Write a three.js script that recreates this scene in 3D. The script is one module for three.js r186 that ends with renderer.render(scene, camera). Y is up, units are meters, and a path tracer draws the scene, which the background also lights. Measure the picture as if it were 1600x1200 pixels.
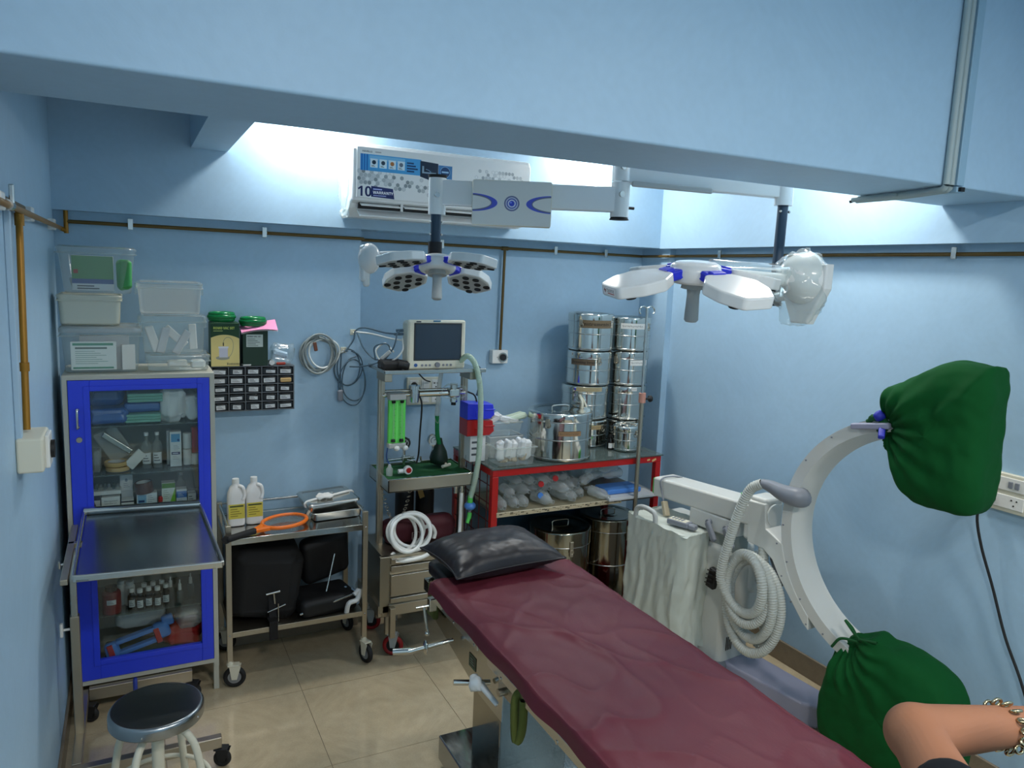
import * as THREE from 'three';
import { RoundedBoxGeometry } from 'three/addons/geometries/RoundedBoxGeometry.js';
import { mergeGeometries, mergeVertices, toCreasedNormals } from 'three/addons/utils/BufferGeometryUtils.js';
import { MarchingCubes } from 'three/addons/objects/MarchingCubes.js';
import { ImprovedNoise } from 'three/addons/math/ImprovedNoise.js';
import { RectAreaLightUniformsLib } from 'three/addons/lights/RectAreaLightUniformsLib.js';
RectAreaLightUniformsLib.init();

// ---------- camera, exposure, lamps ----------
const scene = new THREE.Scene();
scene.background = new THREE.Color(0x000000);
const camera = new THREE.PerspectiveCamera(54.1, 4 / 3, 0.05, 40);
{
  const yaw = 0.471913, pitch = 0.144835, roll = -0.040926;
  const f = new THREE.Vector3(Math.sin(yaw) * Math.cos(pitch), -Math.sin(pitch), -Math.cos(yaw) * Math.cos(pitch));
  const r0 = new THREE.Vector3(Math.cos(yaw), 0, Math.sin(yaw)), d0 = f.clone().cross(r0);
  const r = r0.clone().multiplyScalar(Math.cos(roll)).addScaledVector(d0, Math.sin(roll));
  const d = r0.clone().multiplyScalar(-Math.sin(roll)).addScaledVector(d0, Math.cos(roll));
  const m = new THREE.Matrix4().makeBasis(r, d.clone().negate(), f.clone().negate());
  camera.quaternion.setFromRotationMatrix(m);
  camera.position.set(0, 2.0, 0);
}
const renderer = new THREE.WebGLRenderer({ antialias: true });
renderer.toneMapping = THREE.LinearToneMapping;
renderer.toneMappingExposure = 1.75;
renderer.shadowMap.enabled = true;

// ceiling lamps out of view, placed to light walls, floor and furniture: [x, z, side, brightness, label]
const LAMPS = [
  [0.78, -3.79, 0.14, 115, 'unseen ceiling lamp above the left end of the air conditioner, lighting the back wall'],
  [2.42, -3.79, 0.14, 115, 'unseen ceiling lamp above the steel drums in the far corner, lighting the back wall'],
  [2.66, -2.42, 0.17, 86, 'unseen ceiling lamp behind the big beam, lighting the right wall'],
  [0.60, 0.40, 0.30, 70, 'unseen ceiling panel in front of the big beam, lighting the floor and left wall'],
  [2.20, 0.40, 0.30, 70, 'unseen ceiling panel in front of the big beam, lighting the beam face and right wall'],
];

// ---------- helpers ----------
let seed = 7;
const rnd = (a = 0, b = 1) => { seed = (seed * 1664525 + 1013904223) >>> 0; return a + (b - a) * seed / 4294967296; };
const noise = new ImprovedNoise(), N3 = (x, y, z) => noise.noise(x, y, z);
const V = (x, y, z) => new THREE.Vector3(x, y, z);
const taken = {};
function numbered(n) { const k = taken[n] = (taken[n] ?? -1) + 1; return k ? n + '_' + String(k).padStart(3, '0') : n; }
function thing(name, label, category, at = [0, 0, 0], group) {          // parts are written in room coordinates; the group stands at the thing's base
  const o = new THREE.Group(); o.name = numbered(name); o.position.set(...at); o.origin = at;
  o.userData = { label, category }; if (group) o.userData.group = group;
  scene.add(o); return o;
}
function prep(g) { if (g.index) g = g.toNonIndexed(); for (const k of Object.keys(g.attributes)) if (!['position', 'normal', 'uv'].includes(k)) g.deleteAttribute(k); if (!g.attributes.normal) g.computeVertexNormals(); if (!g.attributes.uv) g.setAttribute('uv', new THREE.Float32BufferAttribute(new Float32Array(g.attributes.position.count * 2), 2)); return g; }
function join(gs) { return gs.length === 1 ? gs[0] : mergeGeometries(gs.map(prep)); }
function part(name, gs, material, parent, label) {
  let g = Array.isArray(gs) ? join(gs) : gs;
  const o = parent.origin; if (o && (o[0] || o[1] || o[2])) { g = g.clone(); g.translate(-o[0], -o[1], -o[2]); }
  const m = new THREE.Mesh(g, material); m.name = name; m.origin = o; if (label) m.userData.label = label;
  parent.add(m); return m;
}
function single(name, gs, material, label, category, at, group) {       // a thing that is one mesh
  let g = Array.isArray(gs) ? join(gs) : gs; g = g.clone(); g.translate(-at[0], -at[1], -at[2]);
  const m = new THREE.Mesh(g, material); m.name = numbered(name); m.position.set(...at); m.userData = { label, category };
  if (group) m.userData.group = group; m.origin = at; scene.add(m); return m;
}
function struct(name, gs, material) { const m = new THREE.Mesh(Array.isArray(gs) ? join(gs) : gs, material); m.name = name; m.userData = { kind: 'structure' }; scene.add(m); return m; }
function copyOf(o, at, label, turn = 0) { const c = o.clone(); c.name = numbered(o.name.replace(/_\d\d\d$/, '')); c.position.set(...at); c.rotation.y = turn; c.userData = { ...o.userData }; if (label) c.userData.label = label; scene.add(c); return c; }
function put(g, x = 0, y = 0, z = 0, rx = 0, ry = 0, rz = 0) { if (rx || ry || rz) g.applyMatrix4(new THREE.Matrix4().makeRotationFromEuler(new THREE.Euler(rx, ry, rz))); g.translate(x, y, z); return g; }
const B = (w, h, d, x, y, z, rx, ry, rz) => put(new THREE.BoxGeometry(w, h, d), x, y, z, rx, ry, rz);
const R = (w, h, d, r, x, y, z, rx, ry, rz) => put(new RoundedBoxGeometry(w, h, d, 2, Math.min(r, w / 2.01, h / 2.01, d / 2.01)), x, y, z, rx, ry, rz);
const BB = (x0, x1, y0, y1, z0, z1) => B(x1 - x0, y1 - y0, z1 - z0, (x0 + x1) / 2, (y0 + y1) / 2, (z0 + z1) / 2);
const RB = (x0, x1, y0, y1, z0, z1, r = 0.006) => R(x1 - x0, y1 - y0, z1 - z0, r, (x0 + x1) / 2, (y0 + y1) / 2, (z0 + z1) / 2);
const C = (r0, r1, h, x, y, z, rx, ry, rz, seg = 28) => put(new THREE.CylinderGeometry(r0, r1, h, seg), x, y, z, rx, ry, rz);
const S = (r, x, y, z, sx = 1, sy = 1, sz = 1, n = 20) => { const g = new THREE.SphereGeometry(r, n, Math.round(n * 0.7)); g.scale(sx, sy, sz); g.translate(x, y, z); return g; };
const L = (pts, x = 0, y = 0, z = 0, seg = 32) => put(new THREE.LatheGeometry(pts.map(p => new THREE.Vector2(p[0], p[1])), seg), x, y, z);
const curve = (pts, closed = false) => new THREE.CatmullRomCurve3(pts.map(p => V(...p)), closed, 'catmullrom', 0.5);
const TU = (pts, r, n = 40, rad = 8, closed = false) => new THREE.TubeGeometry(curve(pts, closed), n, r, rad, closed);
function bar(a, b, r, r2 = r, seg = 14) { const p = V(...a), q = V(...b), d = q.clone().sub(p), g = new THREE.CylinderGeometry(r2, r, d.length(), seg); g.applyQuaternion(new THREE.Quaternion().setFromUnitVectors(V(0, 1, 0), d.clone().normalize())); g.translate(...p.add(q).multiplyScalar(0.5).toArray()); return g; }
function beam(a, b, w, h, r = 0.003) {                                  // rectangular bar between two points, w horizontal, h vertical
  const p = V(...a), q = V(...b), d = q.clone().sub(p), g = new RoundedBoxGeometry(w, h, d.length(), 1, Math.min(r, w / 2.1, h / 2.1));
  const z = d.clone().normalize(), up = Math.abs(z.y) > 0.95 ? V(0, 0, 1) : V(0, 1, 0), x = up.clone().cross(z).normalize(), y = z.clone().cross(x);
  g.applyMatrix4(new THREE.Matrix4().makeBasis(x, y, z)); g.translate(...p.add(q).multiplyScalar(0.5).toArray()); return g;
}
function shape(pts) { const s = new THREE.Shape(); pts.forEach((p, i) => i ? s.lineTo(p[0], p[1]) : s.moveTo(p[0], p[1])); return s; }
function EX(pts, depth, bevel = 0, seg = 2) { const s = pts instanceof THREE.Shape ? pts : shape(pts); const g = new THREE.ExtrudeGeometry(s, { depth: depth - 2 * bevel, bevelEnabled: bevel > 0, bevelThickness: bevel, bevelSize: bevel, bevelSegments: seg, curveSegments: 16 }); g.translate(0, 0, -depth / 2 + bevel); return g; }
function rrect(w, h, r) { const s = new THREE.Shape(), x = -w / 2, y = -h / 2; s.moveTo(x + r, y); s.lineTo(x + w - r, y); s.quadraticCurveTo(x + w, y, x + w, y + r); s.lineTo(x + w, y + h - r); s.quadraticCurveTo(x + w, y + h, x + w - r, y + h); s.lineTo(x + r, y + h); s.quadraticCurveTo(x, y + h, x, y + h - r); s.lineTo(x, y + r); s.quadraticCurveTo(x, y, x + r, y); return s; }
function grid(nu, nv, fn, closeU = false) {                             // parametric sheet, fn(u, v) -> [x, y, z]
  const pos = [], uv = [], idx = [];
  for (let j = 0; j <= nv; j++) for (let i = 0; i <= nu; i++) { const p = fn(i / nu, j / nv); pos.push(...p); uv.push(i / nu, j / nv); }
  for (let j = 0; j < nv; j++) for (let i = 0; i < nu; i++) { const a = j * (nu + 1) + i, b = a + 1, c = a + nu + 1, d = c + 1; idx.push(a, b, d, a, d, c); }
  const g = new THREE.BufferGeometry(); g.setAttribute('position', new THREE.Float32BufferAttribute(pos, 3)); g.setAttribute('uv', new THREE.Float32BufferAttribute(uv, 2)); g.setIndex(idx); g.computeVertexNormals();
  if (closeU) { const n = g.attributes.normal; for (let j = 0; j <= nv; j++) { const a = j * (nu + 1), b = a + nu, s = V(n.getX(a) + n.getX(b), n.getY(a) + n.getY(b), n.getZ(a) + n.getZ(b)).normalize(); n.setXYZ(a, s.x, s.y, s.z); n.setXYZ(b, s.x, s.y, s.z); } }
  return g;
}
function hose(pts, rad, pitch, depth, radial = 12, closed = false) {    // ribbed hose along a curve
  const c = curve(pts, closed), len = c.getLength(), n = Math.round(len / pitch * 4), fr = c.computeFrenetFrames(n, closed);
  return grid(radial, n, (u, v) => { const i = Math.round(v * n), p = c.getPointAt(v), a = u * Math.PI * 2, r = rad - depth * (0.5 + 0.5 * Math.cos(v * len / pitch * Math.PI * 2)); return p.addScaledVector(fr.normals[i], Math.cos(a) * r).addScaledVector(fr.binormals[i], Math.sin(a) * r).toArray(); }, true);
}
function boxUV(g) { g = prep(g); const p = g.attributes.position, n = g.attributes.normal, u = g.attributes.uv; for (let i = 0; i < p.count; i++) { const ax = Math.abs(n.getX(i)), ay = Math.abs(n.getY(i)), az = Math.abs(n.getZ(i)); if (ax > ay && ax > az) u.setXY(i, p.getZ(i), p.getY(i)); else if (ay > az) u.setXY(i, p.getX(i), p.getZ(i)); else u.setXY(i, p.getX(i), p.getY(i)); } return g; }
function lumpy(g, amp, freq, sd = 0) { g = mergeVertices((() => { const h = g.clone(); h.deleteAttribute('normal'); h.deleteAttribute('uv'); return h; })(), 1e-5); const p = g.attributes.position; g.computeVertexNormals(); const n = g.attributes.normal.clone(); for (let i = 0; i < p.count; i++) { const x = p.getX(i), y = p.getY(i), z = p.getZ(i), k = amp * (N3(x * freq + sd, y * freq, z * freq) + 0.5 * N3(x * freq * 2.3, y * freq * 2.3 + sd, z * freq * 2.3)); p.setXYZ(i, x + n.getX(i) * k, y + n.getY(i) * k, z + n.getZ(i) * k); } g.computeVertexNormals(); return g; }
function sdfMesh(bones, cell, smooth, blob = 0) {                        // bones: [a, b, ra, rb]; one smooth skin around tapered capsules
  const lo = V(1e9, 1e9, 1e9), hi = V(-1e9, -1e9, -1e9);
  for (const [a, b, ra, rb] of bones) for (const [p, r] of [[a, ra], [b, rb]]) { lo.min(V(p[0] - r, p[1] - r, p[2] - r)); hi.max(V(p[0] + r, p[1] + r, p[2] + r)); }
  lo.subScalar(cell * 3 + blob); hi.addScalar(cell * 3 + blob);
  const half = Math.max(hi.x - lo.x, hi.y - lo.y, hi.z - lo.z) / 2, mid = lo.clone().add(hi).multiplyScalar(0.5), res = Math.min(150, Math.ceil(2 * half / cell));
  const mc = new MarchingCubes(res, undefined, false, false, 300000); mc.isolation = 0;
  const bs = bones.map(([a, b, ra, rb]) => { const A = V(...a), D = V(...b).sub(A); return { A, D, l: D.lengthSq() || 1e-9, ra, rb }; }), h = res / 2, P = V(0, 0, 0), Q = V(0, 0, 0);
  for (let k = 0; k < res; k++) for (let j = 0; j < res; j++) for (let i = 0; i < res; i++) {
    P.set(mid.x + (i - h) / h * half, mid.y + (j - h) / h * half, mid.z + (k - h) / h * half);
    let s = 0, dm = 1e9;
    for (const q of bs) { Q.copy(P).sub(q.A); const t = Math.min(1, Math.max(0, Q.dot(q.D) / q.l)); Q.addScaledVector(q.D, -t); const d = Q.length() - (q.ra + (q.rb - q.ra) * t); if (d < dm) dm = d; if (d < 0.25) s += Math.exp(-d / smooth); }
    mc.field[i + j * res + k * res * res] = -(s > 0 ? -smooth * Math.log(s) : dm) + blob;
  }
  mc.update();
  let g = new THREE.BufferGeometry(); g.setAttribute('position', new THREE.Float32BufferAttribute(mc.positionArray.slice(0, mc.count * 3), 3));
  g.scale(half, half, half); g.translate(mid.x, mid.y, mid.z); g = mergeVertices(g, 1e-5); g.computeVertexNormals(); return g;
}

// ---------- materials ----------
const mat = (color, roughness = 0.6, metalness = 0, extra = {}) => new THREE.MeshPhysicalMaterial({ color, roughness, metalness, ...extra });
function noiseTex(n, fn, srgb, rep = 1) {
  const d = new Uint8Array(n * n * 4);
  for (let j = 0; j < n; j++) for (let i = 0; i < n; i++) { const c = fn(i / n, j / n, i, j), k = (j * n + i) * 4; d[k] = c[0]; d[k + 1] = c[1]; d[k + 2] = c[2]; d[k + 3] = 255; }
  const t = new THREE.DataTexture(d, n, n); t.wrapS = t.wrapT = THREE.RepeatWrapping; t.magFilter = THREE.LinearFilter; t.minFilter = THREE.LinearMipmapLinearFilter; t.generateMipmaps = true; if (srgb) t.colorSpace = THREE.SRGBColorSpace; t.repeat.set(rep, rep); t.needsUpdate = true; return t;
}
const wrapN = (u, v, f, s) => { const a = u * Math.PI * 2, b = v * Math.PI * 2; return N3(Math.cos(a) * f + s, Math.sin(a) * f + Math.cos(b) * f, Math.sin(b) * f + s * 1.7); };
const paintTex = noiseTex(512, (u, v) => { const k = 248 + 3 * wrapN(u, v, 2, 3) + 3 * wrapN(u, v, 9, 8); return [k, k, k]; }, true, 0.8);
const paintBump = noiseTex(512, (u, v) => { const k = 128 + 50 * wrapN(u, v, 3, 1) + 36 * wrapN(u, v, 14, 5) + 26 * wrapN(u, v, 40, 2); return [k, k, k]; }, false, 1.1);
const tileTex = noiseTex(512, (u, v) => { const k = 236 + 9 * wrapN(u, v, 3, 11) + 8 * wrapN(u, v, 22, 4) + 6 * wrapN(u, v, 70, 9); return [k, k - 2, k - 5]; }, true, 1.3);
const scuffTex = noiseTex(512, (u, v) => { const k = 120 + 70 * wrapN(u, v, 3, 21) + 55 * wrapN(u, v * 0.2, 20, 2); return [k, Math.max(40, Math.min(255, k)), k]; }, false, 2.0);
const clothBump = noiseTex(256, (u, v, i, j) => { const k = 128 + 40 * ((i + j) % 2 ? 1 : -1) + 30 * wrapN(u, v, 12, 3); return [k, k, k]; }, false, 24);
const M = {
  wall: mat(new THREE.Color().setRGB(0.405, 0.60, 0.77), 0.5, 0, { map: paintTex, bumpMap: paintBump, bumpScale: 0.0005 }),
  ceiling: mat(new THREE.Color().setRGB(0.62, 0.70, 0.78), 0.8),
  tile: mat(new THREE.Color().setRGB(0.60, 0.51, 0.35), 0.13, 0, { map: tileTex, clearcoat: 0.3, clearcoatRoughness: 0.06 }),
  grout: mat(0x6f6757, 0.9), skirting: mat(new THREE.Color().setRGB(0.26, 0.215, 0.155), 0.25, 0, { map: tileTex }),
  steel: mat(0xc9c8c2, 0.22, 1), steelBrushed: mat(0xb9b8b0, 0.36, 1, { roughnessMap: scuffTex }), steelOld: mat(0xb5ad9c, 0.38, 1), chrome: mat(0xd2d0c8, 0.1, 1), dark: mat(0x0d0e10, 0.5), rubber: mat(0x17181a, 0.7), tyreGrey: mat(0x85888a, 0.5),
  white: mat(0xe7e8e4, 0.35), enamel: mat(0xeceeec, 0.22, 0, { clearcoat: 0.4 }), cream: mat(0xdcd9c6, 0.45), greyPlastic: mat(0x7f848d, 0.42), lightGrey: mat(0xb4b8b6, 0.45), cabinetGrey: mat(0xb9b9ac, 0.5),
  blue: mat(0x2540dc, 0.38), blueBright: mat(0x2a37d8, 0.35), poleBlue: mat(0x2e4254, 0.45, 0.2), copper: mat(0xa0701c, 0.38, 0.35), copperDull: mat(0x6a5326, 0.5, 0.3),
  red: mat(0xb01010, 0.38), redDark: mat(0x7d0f14, 0.5), green: mat(0x044c1f, 0.85, 0, { side: THREE.DoubleSide, bumpMap: clothBump, bumpScale: 0.0003, specularIntensity: 0.4 }), greenCloth: mat(0x075023, 0.85, 0, { side: THREE.DoubleSide }),
  leather: mat(0x1c1a1d, 0.45), maroon: mat(0x642733, 0.5, 0, { specularIntensity: 0.55, side: THREE.DoubleSide, bumpMap: paintBump, bumpScale: 0.0006 }), maroonCloth: mat(0x4b1420, 0.7),
  clear: mat(0xf8faf8, 0.12, 0, { transmission: 0.9, thickness: 0, ior: 1.45, side: THREE.DoubleSide }), frosted: mat(0xf2f4f2, 0.34, 0, { transmission: 0.76, thickness: 0, ior: 1.45, side: THREE.DoubleSide }), film: mat(0xf6fafa, 0.12, 0, { transmission: 0.9, thickness: 0, ior: 1.4, side: THREE.DoubleSide }), glass: mat(0xf2f6f4, 0.03, 0, { transmission: 1, thickness: 0, ior: 1.5 }), smoke: mat(0xa9b8b4, 0.06, 0, { transmission: 0.8, thickness: 0, ior: 1.5 }),
  pet: mat(0xf4f8f8, 0.14, 0, { transmission: 0.74, thickness: 0, ior: 1.5, side: THREE.DoubleSide }),
  paper: mat(0xe6e6e2, 0.75), paperGrey: mat(0xc9cdd0, 0.75), mint: mat(0x7fb9a6, 0.8), packBlue: mat(0x2c5ea6, 0.3, 0, { clearcoat: 0.6, clearcoatRoughness: 0.15 }), packWhite: mat(0xd9dcdc, 0.35, 0, { clearcoat: 0.4 }),
  tape: mat(0xd7b277, 0.6), tapeBrown: mat(0x5a3320, 0.45), hoseWhite: mat(0xe9ece8, 0.35), hoseGrey: mat(0xbfc3bd, 0.45), hoseGreen: mat(0xcfe3d2, 0.25, 0, { transmission: 0.45, thickness: 0 }), tubeGreen: mat(0x0f9a52, 0.2, 0, { transmission: 0.4, thickness: 0 }),
  amber: mat(0x120a06, 0.15), capWhite: mat(0xe8e8e6, 0.4), orange: mat(0xf2761b, 0.35), cableGrey: mat(0x8d9695, 0.5), cableBlue: mat(0x4a6272, 0.5), skyPlastic: mat(0x4a83d0, 0.35), lime: mat(0x57c857, 0.4), limePanel: mat(0x6ede62, 0.35), pink: mat(0xf29ac6, 0.7), screen: mat(0x1b2838, 0.12, 0, { clearcoat: 0.5 }),
  skin: mat(0xa06e52, 0.62, 0, { specularIntensity: 0.6 }), blackCloth: mat(0x0b0c10, 0.85), lavender: mat(0x9a9bb0, 0.4), coverCloth: mat(0xc4cbc2, 0.42, 0, { side: THREE.DoubleSide }), carmWhite: mat(0xd6d7d1, 0.33), bed: mat(0x9fb0b2, 0.5),
};
for (const k of ['blue', 'red']) M[k].clearcoat = 0.15;
function canvasMat(w, h, draw, rough = 0.5, extra = {}) { const c = document.createElement('canvas'); c.width = w; c.height = h; const x = c.getContext('2d'); draw(x, w, h); const t = new THREE.CanvasTexture(c); t.colorSpace = THREE.SRGBColorSpace; t.anisotropy = 4; return mat(0xffffff, rough, 0, { map: t, ...extra }); }
function decal(name, w, h, material, parent, at, rx = 0, ry = 0, rz = 0) { return part(name, put(new THREE.PlaneGeometry(w, h), ...at, rx, ry, rz), material, parent); }
const text = (x, s, px, py, size, color = '#222', font = 'sans-serif', bold = true) => { x.fillStyle = color; x.font = (bold ? 'bold ' : '') + size + 'px ' + font; x.fillText(s, px, py); };
const lines = (x, x0, y0, w, n, dy, color = '#777', t = 3) => { x.fillStyle = color; for (let i = 0; i < n; i++) x.fillRect(x0, y0 + i * dy, w * (0.55 + 0.45 * ((i * 37 % 11) / 11)), t); };
// ---------- room ----------
const XL = -0.295, XR = 3.075, ZB = -4.12, ZF = 1.5, CEIL = 3.06, BAY = 2.86;
{
  const slab = struct('floor', BB(XL - 0.2, XR + 0.2, -0.16, -0.0025, ZB - 0.2, ZF + 0.2), M.grout);
  const xs = [XL, 0.076, 0.676, 1.276, 1.876, 2.476, XR], zs = [ZB, -3.99, -3.39, -2.79, -2.19, -1.59, -0.99, -0.39, 0.21, 0.81, ZF], g = {};
  for (let i = 0; i + 1 < xs.length; i++) for (let j = 0; j + 1 < zs.length; j++) {
    const w = xs[i + 1] - xs[i] - 0.0022, d = zs[j + 1] - zs[j] - 0.0022, k = w.toFixed(3) + d.toFixed(3);
    const t = part('tile', boxUV(B(w, 0.012, d, (xs[i] + xs[i + 1]) / 2, -0.006, (zs[j] + zs[j + 1]) / 2)), M.tile, slab);
  }
  struct('wall_left', boxUV(BB(XL - 0.16, XL, 0, CEIL, ZB - 0.16, ZF + 0.16)), M.wall);
  struct('wall_right', [boxUV(BB(XR, XR + 0.16, 0, CEIL, ZB - 0.16, ZF + 0.16)), boxUV(BB(3.03, XR, 0, 2.2, ZB, -3.83))], M.wall);
  struct('wall_back', [boxUV(BB(XL, XR, 0, CEIL, ZB - 0.16, ZB)), boxUV(BB(XL, 1.095, 0, 2.2, ZB, -3.96))], M.wall);
  struct('wall_front', boxUV(BB(XL, XR, 0, CEIL, ZF, ZF + 0.16)), M.wall);
  struct('ceiling', [BB(XL - 0.16, XR + 0.16, CEIL, CEIL + 0.16, ZB - 0.16, ZF + 0.16), BB(XL, XR, BAY, CEIL, ZB, -1.9)], M.ceiling);
  struct('ceiling_beam_back', boxUV(BB(XL, XR, 2.2, CEIL, ZB, -3.9)), M.wall);
  struct('ceiling_beam_right', boxUV(BB(3.0, XR, 2.197, CEIL, -3.9, ZF)), M.wall);
  struct('ceiling_beam_front', boxUV(RB(XL, 3.0, 2.35, CEIL, -2.05, -1.66, 0.008)), M.wall);
  struct('ceiling_beam_cross', boxUV(BB(0.27, 0.43, 2.518, CEIL, -3.9, -2.05)), M.wall);
  struct('baseboard_right', [boxUV(RB(XR - 0.014, XR, 0, 0.113, -3.83, ZF, 0.003))], M.skirting);
  struct('baseboard_left', [boxUV(RB(XL, XL + 0.012, 0, 0.1, -3.96, ZF, 0.003))], M.skirting);
  struct('baseboard_back', [boxUV(RB(XL + 0.012, 1.095, 0, 0.1, -3.96, -3.946, 0.003)), boxUV(RB(1.095, 3.03, 0, 0.1, ZB, ZB + 0.014, 0.003))], M.skirting);
}
// out-of-view lamps: a glowing panel and the light of the same size in front of it
for (const [x, z, s, I, label] of LAMPS) {
  const y = z < -2 ? BAY : CEIL, t = thing('unseen_ceiling_lamp', label, 'lamp', [x, y, z]);
  part('housing', R(s + 0.03, 0.02, s + 0.03, 0.004, x, y - 0.011, z), M.white, t);
  part('diffuser', B(s, 0.004, s, x, y - 0.022, z), mat(0xffffff, 0.6, 0, { emissive: 0xfffaf2, emissiveIntensity: 6 }), t);
  const l = new THREE.RectAreaLight(0xfffaf2, I, s, s); l.position.set(0, -0.028, 0); l.rotation.x = -Math.PI / 2; l.name = 'lamp_light'; t.add(l);
}
// gas pipes
{
  const pipe = thing('gas_pipe', 'yellow-brown gas pipe across the back wall above the cabinet', 'pipe', [-0.25, 2.15, -3.93]);
  part('pipe_run', bar([-0.245, 2.152, -3.935], [1.09, 2.152, -3.935], 0.0085), M.copperDull, pipe);
  part('riser', bar([-0.245, 2.1, -3.935], [-0.245, 2.2, -3.935], 0.0095), M.copper, pipe);
  for (const [x, z] of [[0.01, -3.94], [0.6, -3.94]]) part('pipe_clip', [R(0.022, 0.05, 0.008, 0.002, x, 2.155, z + 0.016), B(0.02, 0.02, 0.03, x, 2.155, z)], M.steel, pipe);
  const pipe2 = thing('gas_pipe', 'yellow-brown gas pipe on the recessed wall from air conditioner to far corner', 'pipe', [2.0, 2.15, -4.09]);
  part('pipe_run', [bar([1.1, 2.152, -3.945], [1.1, 2.152, -4.09], 0.0085), bar([1.1, 2.152, -4.09], [3.0, 2.15, -4.09], 0.0085), S(0.0092, 1.1, 2.152, -4.09)], M.copperDull, pipe2);
  for (const [x, z] of [[1.6, -4.1], [2.35, -4.1], [2.72, -4.1]]) part('pipe_clip', [R(0.022, 0.05, 0.008, 0.002, x, 2.155, z + 0.016), B(0.02, 0.02, 0.03, x, 2.155, z)], M.steel, pipe2);
  const drop = thing('gas_pipe', 'thin gas pipe dropping down the back wall to the round outlet', 'pipe', [2.0, 1.53, -4.09]);
  part('pipe_run', bar([2.003, 2.15, -4.09], [1.997, 1.53, -4.09], 0.0085), M.copperDull, drop);
  part('tee', C(0.012, 0.012, 0.04, 2.003, 2.15, -4.09, 0, 0, Math.PI / 2), M.copperDull, drop);
  const pr = thing('gas_pipe', 'gas pipe running along the right wall under the beam', 'pipe', [3.055, 2.15, -3.8]);
  part('pipe_run', [bar([3.0, 2.15, -4.09], [3.012, 2.15, -3.82], 0.0085), bar([3.012, 2.15, -3.82], [3.055, 2.153, -3.8], 0.0085), bar([3.055, 2.153, -3.8], [3.055, 2.16, 0.6], 0.0085)], M.copperDull, pr);
  for (const z of [-3.4, -2.0, -1.0]) part('pipe_clip', R(0.012, 0.05, 0.022, 0.002, 3.047, 2.16, z), M.steel, pr);
  const pl = thing('gas_pipe', 'brass pair of gas pipes along the left wall near the corner', 'pipe', [-0.27, 2.12, -3.0]);
  part('pipe_run', [bar([-0.27, 2.122, 0.4], [-0.268, 2.122, -3.93], 0.009), bar([-0.268, 2.122, -3.93], [-0.245, 2.11, -3.935], 0.0095)], M.copper, pl);
  part('pipe_run', bar([-0.284, 2.14, 0.4], [-0.284, 2.138, -2.75], 0.009), M.copperDull, pl);
  for (const z of [-3.72, -2.9, -2.25]) part('pipe_clip', [R(0.03, 0.045, 0.07, 0.004, -0.285, 2.128, z)], M.white, pl);
  part('valve', [C(0.014, 0.014, 0.05, -0.27, 2.122, -2.33, Math.PI / 2), R(0.012, 0.05, 0.012, 0.003, -0.262, 2.15, -2.33)], M.steel, pl);
  const pd = thing('gas_pipe', 'yellow gas pipe dropping down the left wall into the white outlet box', 'pipe', [-0.28, 1.5, -2.58]);
  part('pipe_run', bar([-0.277, 2.12, -2.6], [-0.277, 1.5, -2.52], 0.0095), M.copper, pd);
  part('coupling', C(0.0125, 0.0125, 0.035, -0.277, 2.098, -2.6), M.copper, pd); part('coupling', C(0.0125, 0.0125, 0.025, -0.277, 1.68, -2.543), M.copper, pd);
  single('cable_conduit', [R(0.016, 0.7, 0.03, 0.003, -0.287, 1.8, -2.44)], mat(0xa9c3d6, 0.5), 'pale vertical conduit beside the yellow pipe on the left wall', 'conduit', [-0.287, 1.45, -2.44]);
  const ob = thing('gas_outlet', 'white box outlet on the left wall below the yellow pipe', 'outlet', [-0.26, 1.43, -2.5]);
  part('box', R(0.066, 0.1, 0.17, 0.008, -0.262, 1.445, -2.5), M.cream, ob); part('front_plate', R(0.012, 0.096, 0.085, 0.004, -0.224, 1.445, -2.5), M.white, ob); part('socket', [C(0.026, 0.026, 0.012, -0.214, 1.445, -2.5, 0, 0, Math.PI / 2)], M.dark, ob);
  const og = thing('gas_outlet', 'white square gas outlet with round black socket on the back wall', 'outlet', [1.99, 1.5, -4.1]);
  part('box', R(0.105, 0.082, 0.05, 0.006, 1.99, 1.502, -4.095), M.white, og); part('socket_ring', [C(0.029, 0.029, 0.014, 2.005, 1.5, -4.07, Math.PI / 2)], M.chrome, og); part('socket', C(0.02, 0.02, 0.02, 2.005, 1.5, -4.066, Math.PI / 2), M.dark, og);
  for (const [dx, dz] of [[-0.036, 0], [0.036, 0]]) part('screw', S(0.003, 2.005 + dx, 1.5, -4.069), M.steel, og);
}
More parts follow.
